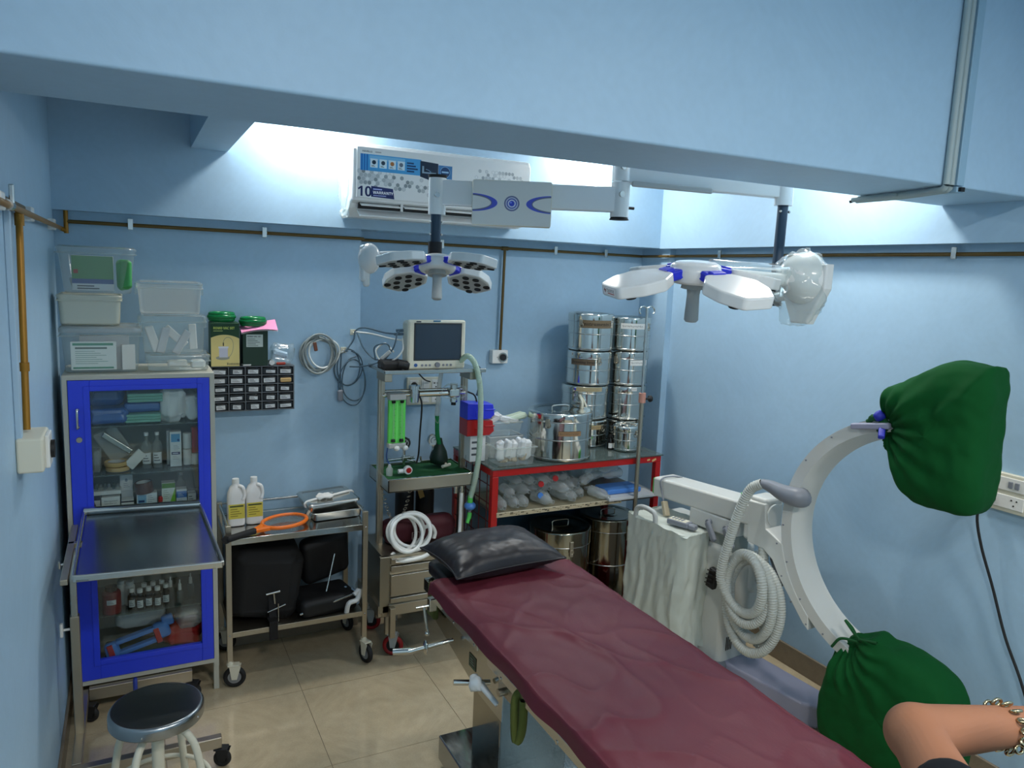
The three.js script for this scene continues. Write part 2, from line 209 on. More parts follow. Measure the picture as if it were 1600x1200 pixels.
// cable duct on the big beam
{
  const t = thing('cable_conduit', 'twin white cable conduit running down the face of the big front beam', 'conduit', [2.46, 2.35, -1.65]);
  part('tube', bar([2.425, 2.352, -1.648], [2.425, 3.05, -1.648], 0.011), M.bed, t); part('tube', bar([2.449, 2.352, -1.648], [2.449, 3.05, -1.648], 0.011), M.bed, t);
  part('duct', RB(2.468, 2.505, 2.352, 3.05, -1.66, -1.638, 0.003), mat(0x8fb2c8, 0.5), t);
  const u = thing('cable_conduit', 'white cable conduit bent under the edge of the big front beam', 'conduit', [2.47, 2.335, -1.85]);
  part('tube', TU([[2.425, 2.352, -1.648], [2.428, 2.338, -1.66], [2.435, 2.336, -1.7], [2.47, 2.336, -1.85], [2.5, 2.338, -2.07]], 0.011, 40, 10), M.bed, u); part('tube', TU([[2.449, 2.352, -1.648], [2.451, 2.338, -1.66], [2.457, 2.336, -1.7], [2.492, 2.334, -1.85], [2.522, 2.336, -2.07]], 0.011, 40, 10), M.bed, u);
  part('duct', RB(2.468, 2.505, 2.33, 2.3495, -1.7, -1.638, 0.003), mat(0x8fb2c8, 0.5), u);
  part('clip', R(0.06, 0.012, 0.02, 0.003, 2.48, 2.336, -1.86), M.bed, u);
  part('cable_end', bar([2.508, 2.338, -2.06], [2.5, 2.33, -2.085], 0.006), M.dark, u); part('cable_end', B(0.02, 0.014, 0.012, 2.486, 2.34, -1.634), M.dark, u);
}
// ---------- air conditioner ----------
{
  const x0 = 0.972, x1 = 1.945, t = thing('air_conditioner', 'white wall air conditioner with stickers high on the back wall', 'air conditioner', [1.46, 2.24, -3.9]);
  const prof = [[-3.9, 2.262], [-3.9, 2.585], [-3.74, 2.592], [-3.71, 2.585], [-3.698, 2.565], [-3.7, 2.40], [-3.705, 2.335], [-3.722, 2.328], [-3.735, 2.325], [-3.745, 2.30], [-3.80, 2.262]];
  const s = shape(prof.map(([z, y]) => [-z, y])), g = EX(s, x1 - x0, 0.012, 3); g.rotateY(Math.PI / 2); // local x (=-z) -> -z
  g.translate((x0 + x1) / 2, 0, 0);
  part('casing', g, M.enamel, t);
  part('front_panel', RB(x0 + 0.02, x1 - 0.02, 2.34, 2.578, -3.695, -3.682, 0.005), M.enamel, t);
  part('air_slot', BB(x0 + 0.04, x1 - 0.04, 2.29, 2.326, -3.735, -3.712), M.dark, t);
  for (let i = 0; i < 4; i++) { const a = x0 + 0.045 + i * 0.222; part('louvre', [R(0.2, 0.006, 0.05, 0.002, a + 0.1, 2.312, -3.708, 0.35), B(0.012, 0.036, 0.02, a + 0.212, 2.306, -3.71)], M.enamel, t); }
  part('flap', R(x1 - x0 - 0.08, 0.008, 0.075, 0.003, (x0 + x1) / 2, 2.272, -3.728, 0.55), M.enamel, t);
  const hexs = (x, list, r) => { for (const [px, py, c] of list) { x.beginPath(); for (let k = 0; k < 6; k++) x.lineTo(px + r * Math.cos(k * Math.PI / 3 + 0.52), py + r * Math.sin(k * Math.PI / 3 + 0.52)); x.closePath(); if (c) { x.fillStyle = c; x.fill(); } x.strokeStyle = '#9aa3a6'; x.lineWidth = 2; x.stroke(); } };
  const panelPrint = canvasMat(1860, 476, (x, w, h) => {
    x.fillStyle = '#e9ebe9'; x.fillRect(0, 0, w, h);
    text(x, 'HAVELLS', 48, 46, 24, '#444'); x.fillStyle = '#aaa'; x.fillRect(176, 32, 60, 10);
    let sd = 5; const r = () => (sd = (sd * 16807) % 2147483647) / 2147483647;
    const A = []; for (let i = 0; i < 18; i++) for (let j = 0; j < 7; j++) { const px = 20 + i * 41 + (j % 2) * 20, py = 226 + j * 35, env = 1.1 - Math.abs(py - 250 - px * 0.12) / 120 - px / 1500; if (r() < env) A.push([px, py, ['#8b9496', '#b7bdbe', '', '#cfd4d4', '#9da5a7'][Math.floor(r() * 5)]]); }
    hexs(x, A, 20);
    const C2 = []; for (let i = 0; i < 17; i++) for (let j = 0; j < 4; j++) { const px = 1180 + i * 38 + (j % 2) * 19, py = 110 + j * 33, env = 0.75 - Math.abs(px - 1520) / 420; if (r() < env) C2.push([px, py, ['#9aa2a4', '#b9bfc0', '', '#d2d6d6'][Math.floor(r() * 4)]]); }
    hexs(x, C2, 18);
    x.fillStyle = '#4ba3dc'; x.fillRect(30, 62, 620, 156); x.fillStyle = '#2b6fb8'; for (let i = 0; i < 3; i++) x.fillRect(38 + i * 26, 62, 14, 156);
    x.fillStyle = '#7fc0e6'; x.fillRect(120, 72, 360, 40);
    for (let i = 0; i < 4; i++) { x.fillStyle = '#d8ecf4'; x.fillRect(128 + i * 92, 100, 74, 84); x.fillStyle = ['#234', '#345', '#a86a3a', '#678'][i]; x.beginPath(); x.arc(165 + i * 92, 134, 20, 0, 7); x.fill(); lines(x, 140 + i * 92, 162, 50, 2, 9, '#333', 4); }
    lines(x, 500, 100, 130, 4, 26, '#163a66', 15);
    x.fillStyle = '#15283f'; x.beginPath(); x.moveTo(640, 72); x.lineTo(832, 84); x.lineTo(832, 232); x.lineTo(740, 252); x.lineTo(640, 226); x.closePath(); x.fill(); x.strokeStyle = '#7fa6c2'; x.lineWidth = 5; x.beginPath(); x.arc(700, 220, 70, -1.6, -0.2); x.stroke(); x.fillStyle = '#8aa3b5'; x.fillRect(660, 120, 20, 70); x.fillRect(680, 176, 130, 14);
    x.fillStyle = '#3f7fb6'; x.fillRect(834, 96, 150, 130); x.fillStyle = '#17406e'; x.beginPath(); x.arc(908, 160, 52, 0, 7); x.fill(); x.strokeStyle = '#9cc6e4'; x.lineWidth = 4; x.stroke(); x.fillStyle = '#9cc6e4'; x.fillRect(870, 152, 76, 16);
    text(x, '10', 2, 462, 132, '#1c2658'); x.fillStyle = '#1f2b66'; x.beginPath(); x.moveTo(140, 360); x.lineTo(360, 372); x.lineTo(376, 470); x.lineTo(140, 462); x.closePath(); x.fill(); x.fillStyle = '#aeb8e8'; x.fillRect(160, 382, 90, 12); text(x, 'WARRANTY', 158, 432, 38, '#fff'); x.fillStyle = '#aeb8e8'; x.fillRect(162, 444, 130, 8);
    text(x, 'Gu', 880, 410, 34, '#333');
  }, 0.25);
  decal('printed_panel', 0.93, 0.238, panelPrint, t, [(x0 + x1) / 2 + 0.001, 2.459, -3.6812]);
  const wrap = lumpy(S(0.05, x0 - 0.012, 2.42, -3.8, 0.28, 3.0, 1.9, 28), 0.012, 24, 3); part('plastic_film', wrap, M.film, t);
  part('torn_film', lumpy(S(0.018, x0 - 0.03, 2.262, -3.72, 1.2, 1.2, 1, 20), 0.012, 40, 1), M.film, t);
}
// ---------- surgical lights ----------
function lightHead(t, centre, dir, spin, k, sticker) {
  const q = new THREE.Quaternion().setFromUnitVectors(V(0, -1, 0), V(...dir).normalize()), m = new THREE.Matrix4().compose(V(...centre), q.multiply(new THREE.Quaternion().setFromAxisAngle(V(0, 1, 0), spin)), V(k, k, k));
  const P = (g, extra) => { g = prep(g); if (extra) g.applyMatrix4(extra); g.applyMatrix4(m); return g; };
  part('hub', [P(L([[0, 0.03], [0.06, 0.028], [0.074, 0.02], [0.078, 0.005], [0.078, -0.022], [0.07, -0.032], [0.05, -0.036], [0.048, -0.03], [0, -0.03]]))], M.enamel, t);
  part('handle_mount', P(C(0.034, 0.04, 0.02, 0, -0.04, 0)), M.lightGrey, t);
  part('handle', [P(L([[0, -0.045], [0.022, -0.045], [0.019, -0.07], [0.021, -0.12], [0.022, -0.148], [0.017, -0.154], [0, -0.154]], 0, 0, 0, 24))], M.lightGrey, t);
  for (let i = 0; i < 4; i++) {
    const e = new THREE.Matrix4().makeRotationY(i * Math.PI / 2).multiply(new THREE.Matrix4().makeTranslation(0.083, -0.004, 0)).multiply(new THREE.Matrix4().makeRotationZ(-0.2));
    const o = [[0.03, -0.045], [0.085, -0.088], [0.15, -0.082], [0.212, -0.045], [0.212, 0.045], [0.15, 0.082], [0.085, 0.088], [0.03, 0.045]];
    const sh = new THREE.Shape(); o.forEach((p, j) => { const a = o[(j + 7) % 8], b = o[(j + 1) % 8], f = 0.13, s = [p[0] + (a[0] - p[0]) * f, p[1] + (a[1] - p[1]) * f], n = [p[0] + (b[0] - p[0]) * f, p[1] + (b[1] - p[1]) * f]; j ? sh.lineTo(...s) : sh.moveTo(...s); sh.quadraticCurveTo(p[0], p[1], ...n); });
    const slab = EX(sh, 0.036, 0.005, 3); slab.rotateX(Math.PI / 2);
    const petal = part('petal', P(slab, e), M.enamel, t);
    const face = EX(sh, 0.002, 0); face.scale(0.93, 0.9, 1); face.rotateX(Math.PI / 2); face.translate(0.009, -0.0185, 0);
    part('lens_plate', P(face, e), M.lightGrey, petal);
    for (const [lx, lz] of [[0.065, -0.03], [0.065, 0.03], [0.1, -0.058], [0.1, 0], [0.1, 0.058], [0.14, -0.032], [0.14, 0.032], [0.178, -0.052], [0.178, 0], [0.178, 0.052]]) part('led_lens', P(L([[0, -0.0208], [0.0115, -0.0208], [0.0128, -0.0222], [0.015, -0.0222], [0.015, -0.018]], lx, 0, lz, 16), e), M.rubber, petal);
    part('hinge', P(join([R(0.06, 0.03, 0.066, 0.006, 0.012, 0, 0), R(0.028, 0.036, 0.05, 0.005, 0.018, 0.004, 0), B(0.05, 0.004, 0.07, 0.012, 0.008, 0), B(0.05, 0.004, 0.07, 0.012, -0.008, 0)]), e), M.blueBright, t);
    if (sticker === i) part('sticker', P(put(new THREE.PlaneGeometry(0.066, 0.0225), 0.2176, 0, 0, 0, Math.PI / 2, 0), e), tanvi, petal);
  }
  return P;
}
const tanvi = canvasMat(256, 84, (x, w, h) => { x.fillStyle = '#f2f0ee'; x.fillRect(0, 0, w, h); x.fillStyle = '#8a2a20'; x.fillRect(28, 12, 12, 52); x.fillRect(12, 30, 44, 14); x.fillStyle = '#33302e'; x.fillRect(20, 18, 8, 8); x.fillRect(40, 50, 8, 8); text(x, 'TANVI', 66, 52, 50, '#3a2622', 'serif'); x.fillStyle = '#b1362c'; x.fillRect(90, 60, 140, 10); });
{
  const P0 = [1.815, 2.35, -2.645];
  const t = thing('surgical_light', 'smaller four-petal surgical light hanging before the air conditioner', 'surgical light', [1.14, 1.9, -2.96]);
  part('arm', beam([1.15, 2.32, -2.982], [1.80, 2.32, -2.652], 0.055, 0.1, 0.006), M.enamel, t);
  part('arm_collar', C(0.036, 0.036, 0.148, 1.142, 2.305, -2.985), M.enamel, t); part('collar_cap', C(0.04, 0.037, 0.012, 1.142, 2.384, -2.985), M.rubber, t);
  part('collar_bolt', [C(0.011, 0.011, 0.01, 1.128, 2.308, -2.951, Math.PI / 2, 0.36)], M.steel, t);
  part('pivot_collar', C(0.038, 0.038, 0.14, 1.815, 2.32, -2.645), M.enamel, t); part('pivot_cap', C(0.033, 0.041, 0.012, 1.815, 2.246, -2.645), M.rubber, t); part('pivot_bolt', C(0.012, 0.012, 0.01, 1.798, 2.34, -2.609, Math.PI / 2, 0.44), M.steel, t); part('pivot_pin', C(0.006, 0.006, 0.03, 1.86, 2.29, -2.63, 0, 0, Math.PI / 2), M.dark, t);
  part('ceiling_spindle', [C(0.036, 0.036, 0.36, 1.815, 2.67, -2.645), C(0.1, 0.1, 0.02, 1.815, 2.849, -2.645)], M.enamel, t);
  const ang = Math.atan2(0.33, 0.65); // the panel follows the arm
  const cx = 1.418, cz = -2.846;
  const nl = Math.hypot(0.33, 0.65), fn = [-0.33 / nl, 0.65 / nl];
  const px = cx + fn[0] * 0.05, pz = cz + fn[1] * 0.05;
  part('control_panel', R(0.322, 0.18, 0.05, 0.008, px, 2.282, pz, 0, -ang, 0), M.cream, t);
  decal('panel_print', 0.316, 0.174, canvasMat(512, 288, (x, w, h) => { x.fillStyle = '#e4e3dc'; x.fillRect(0, 0, w, h); for (const d of [1, -1]) { const ex = d > 0 ? -10 : 522; for (let i = 0; i < 1; i++) { x.fillStyle = '#4a58c8'; x.beginPath(); x.ellipse(ex, 145, 172, 58, 0, 0, 7); x.fill(); x.fillStyle = '#6d7388'; x.beginPath(); x.ellipse(ex - d * 24, 145, 160, 55, 0, 0, 7); x.fill(); x.fillStyle = '#e4e3dc'; x.beginPath(); x.ellipse(ex - d * 30, 145, 160, 47, 0, 0, 7); x.fill(); } } const rings = [['#6a6f96', 50], ['#cfd3e2', 41], ['#5a66b4', 34], ['#dfe2ee', 26], ['#2f45c4', 18]]; for (const [c, r] of rings) { x.fillStyle = c; x.beginPath(); x.arc(256, 145, r, 0, 7); x.fill(); } x.fillStyle = '#9fb0ff'; x.beginPath(); x.arc(250, 139, 5, 0, 7); x.fill(); }, 0.35), t, [px + fn[0] * 0.0256, 2.282, pz + fn[1] * 0.0256], 0, -ang, 0);
  part('pole', C(0.0215, 0.0215, 0.26, 1.137, 2.15, -2.98), M.poleBlue, t); part('pole_sleeve', C(0.029, 0.029, 0.095, 1.133, 2.072, -2.972), M.rubber, t);
  part('pole_screw', [2.2, 2.15].flatMap(y => [-1, 1].map(s => S(0.005, 1.137 + s * 0.024, y, -2.975))), M.steel, t);
  lightHead(t, [1.137, 2.03, -2.95], [-0.09, -0.95, 0.26], 0.41, 0.98, -1);
  part('link_arm', TU([[1.12, 2.05, -2.99], [1.02, 2.06, -3.02], [0.93, 2.055, -3.05], [0.885, 2.05, -3.07]], 0.0165, 24, 12), M.enamel, t);
  part('yoke', [S(0.06, 0.884, 2.04, -3.07, 0.75, 1.05, 1, 26), R(0.028, 0.15, 0.05, 0.012, 0.862, 2.02, -3.078), R(0.026, 0.09, 0.03, 0.01, 0.872, 1.97, -3.07)], M.enamel, t);
  // second light on the same spindle
  const u = thing('surgical_light', 'larger four-petal surgical light with plastic-wrapped joint over the table', 'surgical light', [1.78, 1.9, -2.1]);
  part('arm', beam([1.82, 2.425, -2.645], [2.42, 2.39, -2.345], 0.05, 0.075, 0.006), M.enamel, u);
  part('arm_rail', R(0.33, 0.022, 0.02, 0.006, 1.98, 2.375, -2.52, 0, -0.46, -0.05), M.lightGrey, u);
  part('pivot_collar', C(0.038, 0.038, 0.1, 1.815, 2.445, -2.645), M.enamel, u); part('pivot_bolt', C(0.012, 0.012, 0.01, 1.798, 2.45, -2.609, Math.PI / 2, 0.44), M.steel, u);
  part('arm_collar', [C(0.037, 0.037, 0.1, 2.42, 2.375, -2.345)], M.enamel, u);
  part('pole', bar([2.42, 2.34, -2.345], [2.375, 1.94, -2.305], 0.0215), M.poleBlue, u); part('pole_screw', [-1, 1].map(s => S(0.006, 2.418 + s * 0.024, 2.3, -2.33)), M.steel, u); part('pole_foot', C(0.03, 0.03, 0.03, 2.374, 1.93, -2.304), M.rubber, u);
  lightHead(u, [1.777, 2.035, -2.10], [0.08, -0.985, -0.12], -0.06, 1.16, 2);
  part('link_arm', [bar([1.83, 2.035, -2.1], [2.24, 2.02, -2.12], 0.021, 0.024)], M.enamel, u);
  const dome = L([[0, 0.045], [0.03, 0.042], [0.06, 0.025], [0.085, -0.01], [0.1, -0.05], [0.102, -0.07], [0, -0.07]], 0, 0, 0, 30); dome.rotateZ(Math.PI / 2); dome.translate(2.27, 2.03, -2.12);
  part('yoke', [dome, (() => { const g = EX([[-0.1, 0.06], [0.1, 0.06], [0.1, -0.02], [0.035, -0.15], [-0.035, -0.15], [-0.1, -0.02]], 0.045, 0.01, 3); g.rotateY(Math.PI / 2); g.translate(2.345, 2.015, -2.12); return g; })()], M.enamel, u);
  part('yoke_link', bar([2.33, 1.97, -2.13], [2.375, 1.95, -2.3], 0.02), M.enamel, u);
  part('plastic_wrap', lumpy(S(0.115, 2.315, 2.0, -2.12, 0.72, 1.28, 0.95, 40), 0.03, 18, 2), M.film, u);
  part('plastic_wrap', lumpy(bar([1.86, 2.037, -2.1], [2.2, 2.022, -2.117], 0.03, 0.05, 40), 0.03, 26, 9), M.film, u);
}
// ---------- supply cabinet ----------
{
  const z1 = -3.55, z0 = -3.93, t = thing('supply_cabinet', 'grey steel cabinet with a blue framed glass door by the left wall', 'cabinet', [0.03, 0, -3.74]);
  part('carcass', [BB(-0.262, -0.244, 0.12, 1.512, z0, z1), BB(0.304, 0.324, 0.12, 1.512, z0, z1), BB(-0.244, 0.304, 1.494, 1.512, z0, z1), BB(-0.244, 0.304, 0.14, 0.16, z0, z1), BB(-0.244, 0.304, 0.16, 1.494, z0, z0 + 0.012)], M.cabinetGrey, t);
  for (const x of [-0.25, 0.312]) for (const z of [z1 - 0.02, z0 + 0.02]) part('leg', RB(x - 0.012, x + 0.012, 0, 0.14, z - 0.012, z + 0.012, 0.003), x > 0 && z > -3.7 ? M.cabinetGrey : M.dark, t);
  const dz = z1 + 0.002;
  const door = part('door', [RB(-0.242, -0.163, 0.163, 1.492, dz - 0.018, dz + 0.004, 0.002), RB(0.252, 0.302, 0.163, 1.492, dz - 0.018, dz + 0.004, 0.002), RB(-0.163, 0.252, 1.447, 1.492, dz - 0.018, dz + 0.004, 0.002), RB(-0.163, 0.252, 0.163, 0.25, dz - 0.018, dz + 0.004, 0.002)], M.blue, t);
  part('door_bead', [RB(-0.187, -0.163, 0.225, 1.468, dz, dz + 0.008, 0.002), RB(0.252, 0.273, 0.225, 1.468, dz, dz + 0.008, 0.002), RB(-0.163, 0.252, 1.447, 1.468, dz, dz + 0.008, 0.002), RB(-0.163, 0.252, 0.228, 0.25, dz, dz + 0.008, 0.002)], M.blue, door);
  part('handle', [TU([[-0.21, 1.37, dz + 0.004], [-0.21, 1.372, dz + 0.024], [-0.21, 1.335, dz + 0.028], [-0.21, 1.295, dz + 0.024], [-0.21, 1.297, dz + 0.004]], 0.005, 24), S(0.008, -0.21, 1.37, dz + 0.006), S(0.008, -0.21, 1.297, dz + 0.006)], M.chrome, door);
  part('lock', [C(0.011, 0.012, 0.01, -0.207, 1.243, dz + 0.008, Math.PI / 2), B(0.003, 0.009, 0.002, -0.207, 1.243, dz + 0.0135)], M.steelOld, door);
  part('glass', BB(-0.166, 0.255, 0.247, 1.45, dz - 0.012, dz - 0.009), M.glass, door);
  for (const y of [1.288, 1.074, 0.89, 0.64, 0.435]) part('shelf', BB(-0.244, 0.304, y - 0.004, y + 0.002, z0 + 0.012, z1 - 0.022), y > 0.8 ? M.smoke : M.smoke, t);
}
const T1 = canvasMat(256, 256, (x, w, h) => { x.fillStyle = '#e6e7e4'; x.fillRect(0, 0, w, h); text(x, 'Meropenem', 34, 70, 34, '#4a4f55', 'serif', false); text(x, 'Injection I.P.', 36, 108, 30, '#4a4f55', 'serif', false); x.fillStyle = '#151515'; x.fillRect(74, 138, 106, 24); lines(x, 60, 190, 120, 2, 14, '#999'); x.fillStyle = '#5f9fc0'; x.fillRect(0, 226, 60, 30); });
const T2 = canvasMat(256, 128, (x, w, h) => { x.fillStyle = '#dde6ec'; x.fillRect(0, 0, w, h); x.fillStyle = '#86b9dc'; x.fillRect(10, 10, 110, 108); x.fillStyle = '#1b3f78'; x.fillRect(20, 52, 76, 18); lines(x, 136, 20, 100, 7, 15, '#68707a'); });
const T3 = canvasMat(128, 384, (x, w, h) => { x.fillStyle = '#e2e8ea'; x.fillRect(0, 0, w, h); x.fillStyle = '#5aa5d4'; x.fillRect(14, 20, 100, 90); x.fillStyle = '#24508c'; x.beginPath(); x.arc(96, 90, 14, 0, 7); x.fill(); lines(x, 40, 150, 80, 4, 16, '#7a8590'); x.fillStyle = '#243a72'; x.fillRect(16, 222, 96, 30); x.fillStyle = '#dfe8f4'; x.fillRect(28, 232, 64, 10); lines(x, 30, 270, 80, 3, 16, '#7a8590'); });
const T4 = canvasMat(128, 192, (x, w, h) => { x.fillStyle = '#dfe8de'; x.fillRect(0, 0, w, h); x.fillStyle = '#4f8a1e'; x.fillRect(0, 0, w, 40); x.fillStyle = '#7cc22a'; x.beginPath(); x.moveTo(w, 40); x.lineTo(w, h); x.lineTo(64, h); x.closePath(); x.fill(); lines(x, 14, 60, 70, 5, 16, '#6c7a6c'); });
const T5 = canvasMat(128, 192, (x, w, h) => { x.fillStyle = '#d6dfe8'; x.fillRect(0, 0, w, h); x.fillStyle = '#2e6fc0'; x.fillRect(0, 20, w, 80); lines(x, 18, 46, 84, 3, 16, '#cfe0f4', 6); lines(x, 16, 120, 90, 4, 16, '#7d8994'); });
const T6 = canvasMat(128, 128, (x, w, h) => { x.fillStyle = '#dfe1e0'; x.fillRect(0, 0, w, h); x.fillStyle = '#1e2238'; x.fillRect(0, 6, w, 16); lines(x, 20, 44, 84, 3, 16, '#7c8084'); x.fillStyle = '#555'; x.fillRect(30, 100, 60, 10); });
const T7 = canvasMat(128, 128, (x, w, h) => { x.fillStyle = '#d9dadd'; x.fillRect(0, 0, w, h); x.fillStyle = '#8890a0'; x.beginPath(); x.arc(64, 44, 14, 0, 7); x.fill(); lines(x, 34, 70, 70, 3, 14, '#777d88'); });
const T8 = canvasMat(128, 192, (x, w, h) => { x.fillStyle = '#d5d6da'; x.fillRect(0, 0, w, h); x.fillStyle = '#221a30'; x.fillRect(0, 0, w, 50); x.fillStyle = '#4a2a5e'; x.beginPath(); x.moveTo(0, 60); x.lineTo(0, h); x.lineTo(110, h); x.closePath(); x.fill(); });
const TL = canvasMat(128, 64, (x, w, h) => { x.fillStyle = '#dcdfe0'; x.fillRect(0, 0, w, h); lines(x, 12, 14, 100, 3, 15, '#51575e', 5); });
function carton(label, x0, x1, y0, y1, z, depth, face, body = M.paper, turn = 0, name = 'medicine_box') {
  const cx = (x0 + x1) / 2, w = x1 - x0, h = y1 - y0, o = thing(name, label, 'box', [cx, y0, z - depth / 2]); o.origin = [0, 0, 0]; o.rotation.y = turn;
  part('carton', R(w, h, depth, 0.0015, 0, h / 2, 0), body, o); if (face) decal('printed_face', w * 0.99, h * 0.99, face, o, [0, h / 2, depth / 2 + 0.0006]); part('flap', B(w * 0.96, 0.0012, depth * 0.96, 0, h + 0.0004, 0), body, o); return o;
}
function roll(label, x, y, z, r, ri, w, m, upright = false, name = 'tape_roll') { const g = L([[ri, -w / 2], [r - 0.002, -w / 2], [r, -w / 2 + 0.002], [r, w / 2 - 0.002], [r - 0.002, w / 2], [ri, w / 2], [ri, -w / 2]], 0, 0, 0, 36); const o = thing(name, label, 'roll', [x, y, z]); o.origin = [0, 0, 0]; part('tape', g, m, o); part('core', L([[ri - 0.003, -w / 2 + 0.001], [ri + 0.0005, -w / 2 + 0.001], [ri + 0.0005, w / 2 - 0.001], [ri - 0.003, w / 2 - 0.001], [ri - 0.003, -w / 2 + 0.001]], 0, 0, 0, 28), M.paperGrey, o); return o; }
function packet(name, label, cat, x, y, z, w, h, d, m, amp = 0.012, fr = 20, rz = 0, ry = 0, group) { return single(name, lumpy(put(new RoundedBoxGeometry(w, h, d, 7, Math.min(w, h, d) * 0.36), x, y, z, 0, ry, rz), amp, fr, x * 30 + y * 7), m, label, cat, [x, y - h / 2, z], group); }
{
  const z = -3.64, A = 1.29, Bq = 1.076, Cq = 0.892;
  packet('wrapped_pack', 'dark blue wrapped pack at the back of the top cabinet shelf', 'pack', -0.11, A + 0.115, z - 0.1, 0.14, 0.09, 0.16, M.packBlue);
  packet('wrapped_pack', 'shiny blue plastic pack lying on the top cabinet shelf', 'pack', -0.1, A + 0.038, z, 0.15, 0.07, 0.14, M.packBlue, 0.01, 26);
  packet('wrapped_pack', 'blue pack lying on the folded mint drape in the cabinet', 'pack', 0.035, A + 0.07, z - 0.03, 0.15, 0.045, 0.13, M.packBlue, 0.005, 26);
  for (const [y, l, x] of [[0.025, 'folded mint green drape at the front of the top cabinet shelf', 0.035], [0.115, 'folded mint green drape lying on the blue pack in the cabinet', 0.045]]) { const o = thing('folded_drape', l, 'drape', [x, A + y - 0.02, z]); for (let k = 0; k < 3; k++) part('fold', R(0.14, 0.0125, 0.13, 0.006, x, A + y - 0.012 + k * 0.0125, z), M.mint, o); }
  packet('plastic_bag', 'white crumpled bag in the middle of the top cabinet shelf', 'bag', 0.16, A + 0.075, z - 0.02, 0.11, 0.15, 0.14, M.packWhite, 0.02, 22);
  packet('plastic_bag', 'white crumpled bag in the right corner of the top cabinet shelf', 'bag', 0.236, A + 0.06, z - 0.02, 0.085, 0.12, 0.12, M.packWhite, 0.022, 20, 0.3);
  packet('clear_pouch', 'clear sterile pouch leaning on the second cabinet shelf', 'pouch', -0.085, Bq + 0.115, z - 0.04, 0.1, 0.15, 0.02, M.frosted, 0.006, 30, 0.5);
  packet('clear_pouch', 'steel tool in clear pouch on the second cabinet shelf', 'pouch', -0.07, Bq + 0.12, z - 0.01, 0.025, 0.14, 0.012, M.steel, 0.002, 60, 0.9);
  packet('clear_pouch', 'crumpled clear pouch at the left end of the second cabinet shelf', 'pouch', -0.15, Bq + 0.055, z, 0.035, 0.1, 0.1, M.frosted, 0.008, 30);
  packet('gauze_pack', 'small white paper gauze pack tilted beside the masking tape', 'pack', 0.0, Bq + 0.05, z + 0.02, 0.045, 0.085, 0.012, M.paper, 0.002, 20, -0.75);
  roll('beige masking tape roll, upper of the two in the cabinet', -0.075, Bq + 0.034, z, 0.048, 0.034, 0.018, M.tape); roll('beige masking tape roll, lower of the two in the cabinet', -0.07, Bq + 0.0125, z, 0.048, 0.034, 0.019, M.tape);
  for (const [x, l] of [[0.045, 'clear plastic infusion bottle nearer the tape in the cabinet'], [0.088, 'clear plastic infusion bottle with white label on the second shelf']]) { const o = thing('infusion_bottle', l, 'bottle', [x, Bq + 0.002, z]); part('bottle', L([[0, 0], [0.02, 0.001], [0.021, 0.01], [0.021, 0.1], [0.016, 0.118], [0.007, 0.125], [0.007, 0.15], [0, 0.152]], x, Bq + 0.002, z, 24), M.clear, o); part('label', put(new THREE.CylinderGeometry(0.0213, 0.0213, 0.05, 20, 1, true, -0.9, 1.8), x, Bq + 0.05, z), TL, o); part('cap', C(0.009, 0.009, 0.014, x, Bq + 0.157, z), M.capWhite, o); }
  carton('tall pale medicine box behind the tall blue one on the second shelf', 0.128, 0.148, Bq + 0.002, 1.235, z - 0.03, 0.05, null, M.paperGrey); carton('tall white and blue medicine box on the second cabinet shelf', 0.14, 0.187, Bq + 0.002, 1.237, z + 0.01, 0.04, T3);
  const gz = []; for (const [x, y, l] of [[0.212, 0.04, 'white bandage roll, lower of the tall pair in the cabinet'], [0.212, 0.115, 'white bandage roll, upper of the tall pair in the cabinet'], [0.246, 0.028, 'short white bandage roll beside the red box']]) { const h = y === 0.028 ? 0.05 : 0.072; const o = thing('bandage_roll', l, 'bandage', [x, Bq + y - h / 2 + 0.002, z]); part('gauze', L([[0, 0], [0.0165, 0], [0.018, 0.002], [0.018, h - 0.002], [0.0165, h], [0.006, h], [0.005, h - 0.003], [0, h - 0.003]], x, Bq + y - h / 2 + 0.002, z, 24), M.paper, o); }
  carton('red box standing on the short bandage roll in the cabinet', 0.232, 0.262, Bq + 0.058, 1.25, z, 0.05, null, M.red);
  // third shelf
  carton('purple cornered medicine box at the left end of the third shelf', -0.166, -0.142, Cq + 0.001, 0.975, z + 0.02, 0.06, T8); carton('white meropenem injection box on the third cabinet shelf', -0.138, -0.066, Cq + 0.001, 0.965, z + 0.03, 0.05, T1); carton('small white carton right of the meropenem box', -0.061, -0.012, Cq + 0.001, 0.945, z + 0.03, 0.05, T6); carton('grey carton behind the small white carton on the third shelf', -0.061, -0.014, Cq + 0.001, 0.97, z - 0.035, 0.05, null, M.paperGrey); carton('lilac card box standing on the grey carton', -0.065, -0.014, 0.972, 1.045, z - 0.035, 0.04, T7);
  const vt = thing('vial_tray', 'white tray of small glass vials resting on the medicine boxes', 'tray', [-0.115, 0.976, z]); part('tray', [R(0.11, 0.018, 0.06, 0.003, -0.115, 0.986, z)], M.paper, vt); for (let i = 0; i < 6; i++) part('vial', L([[0, 0], [0.007, 0], [0.007, 0.018], [0.004, 0.022], [0.005, 0.028], [0, 0.028]], -0.155 + i * 0.0165, 0.993, z + (i % 2) * 0.012, 12), i % 2 ? M.clear : M.smoke, vt);
  carton('wide white and blue medicine box under the brown tape', 0.0, 0.082, Cq + 0.001, 0.966, z + 0.02, 0.05, T2); const bt = roll('wide brown packing tape roll on the medicine box', 0.03, 0.994, z + 0.01, 0.037, 0.03, 0.05, M.tapeBrown); bt.rotation.z = 0.12;
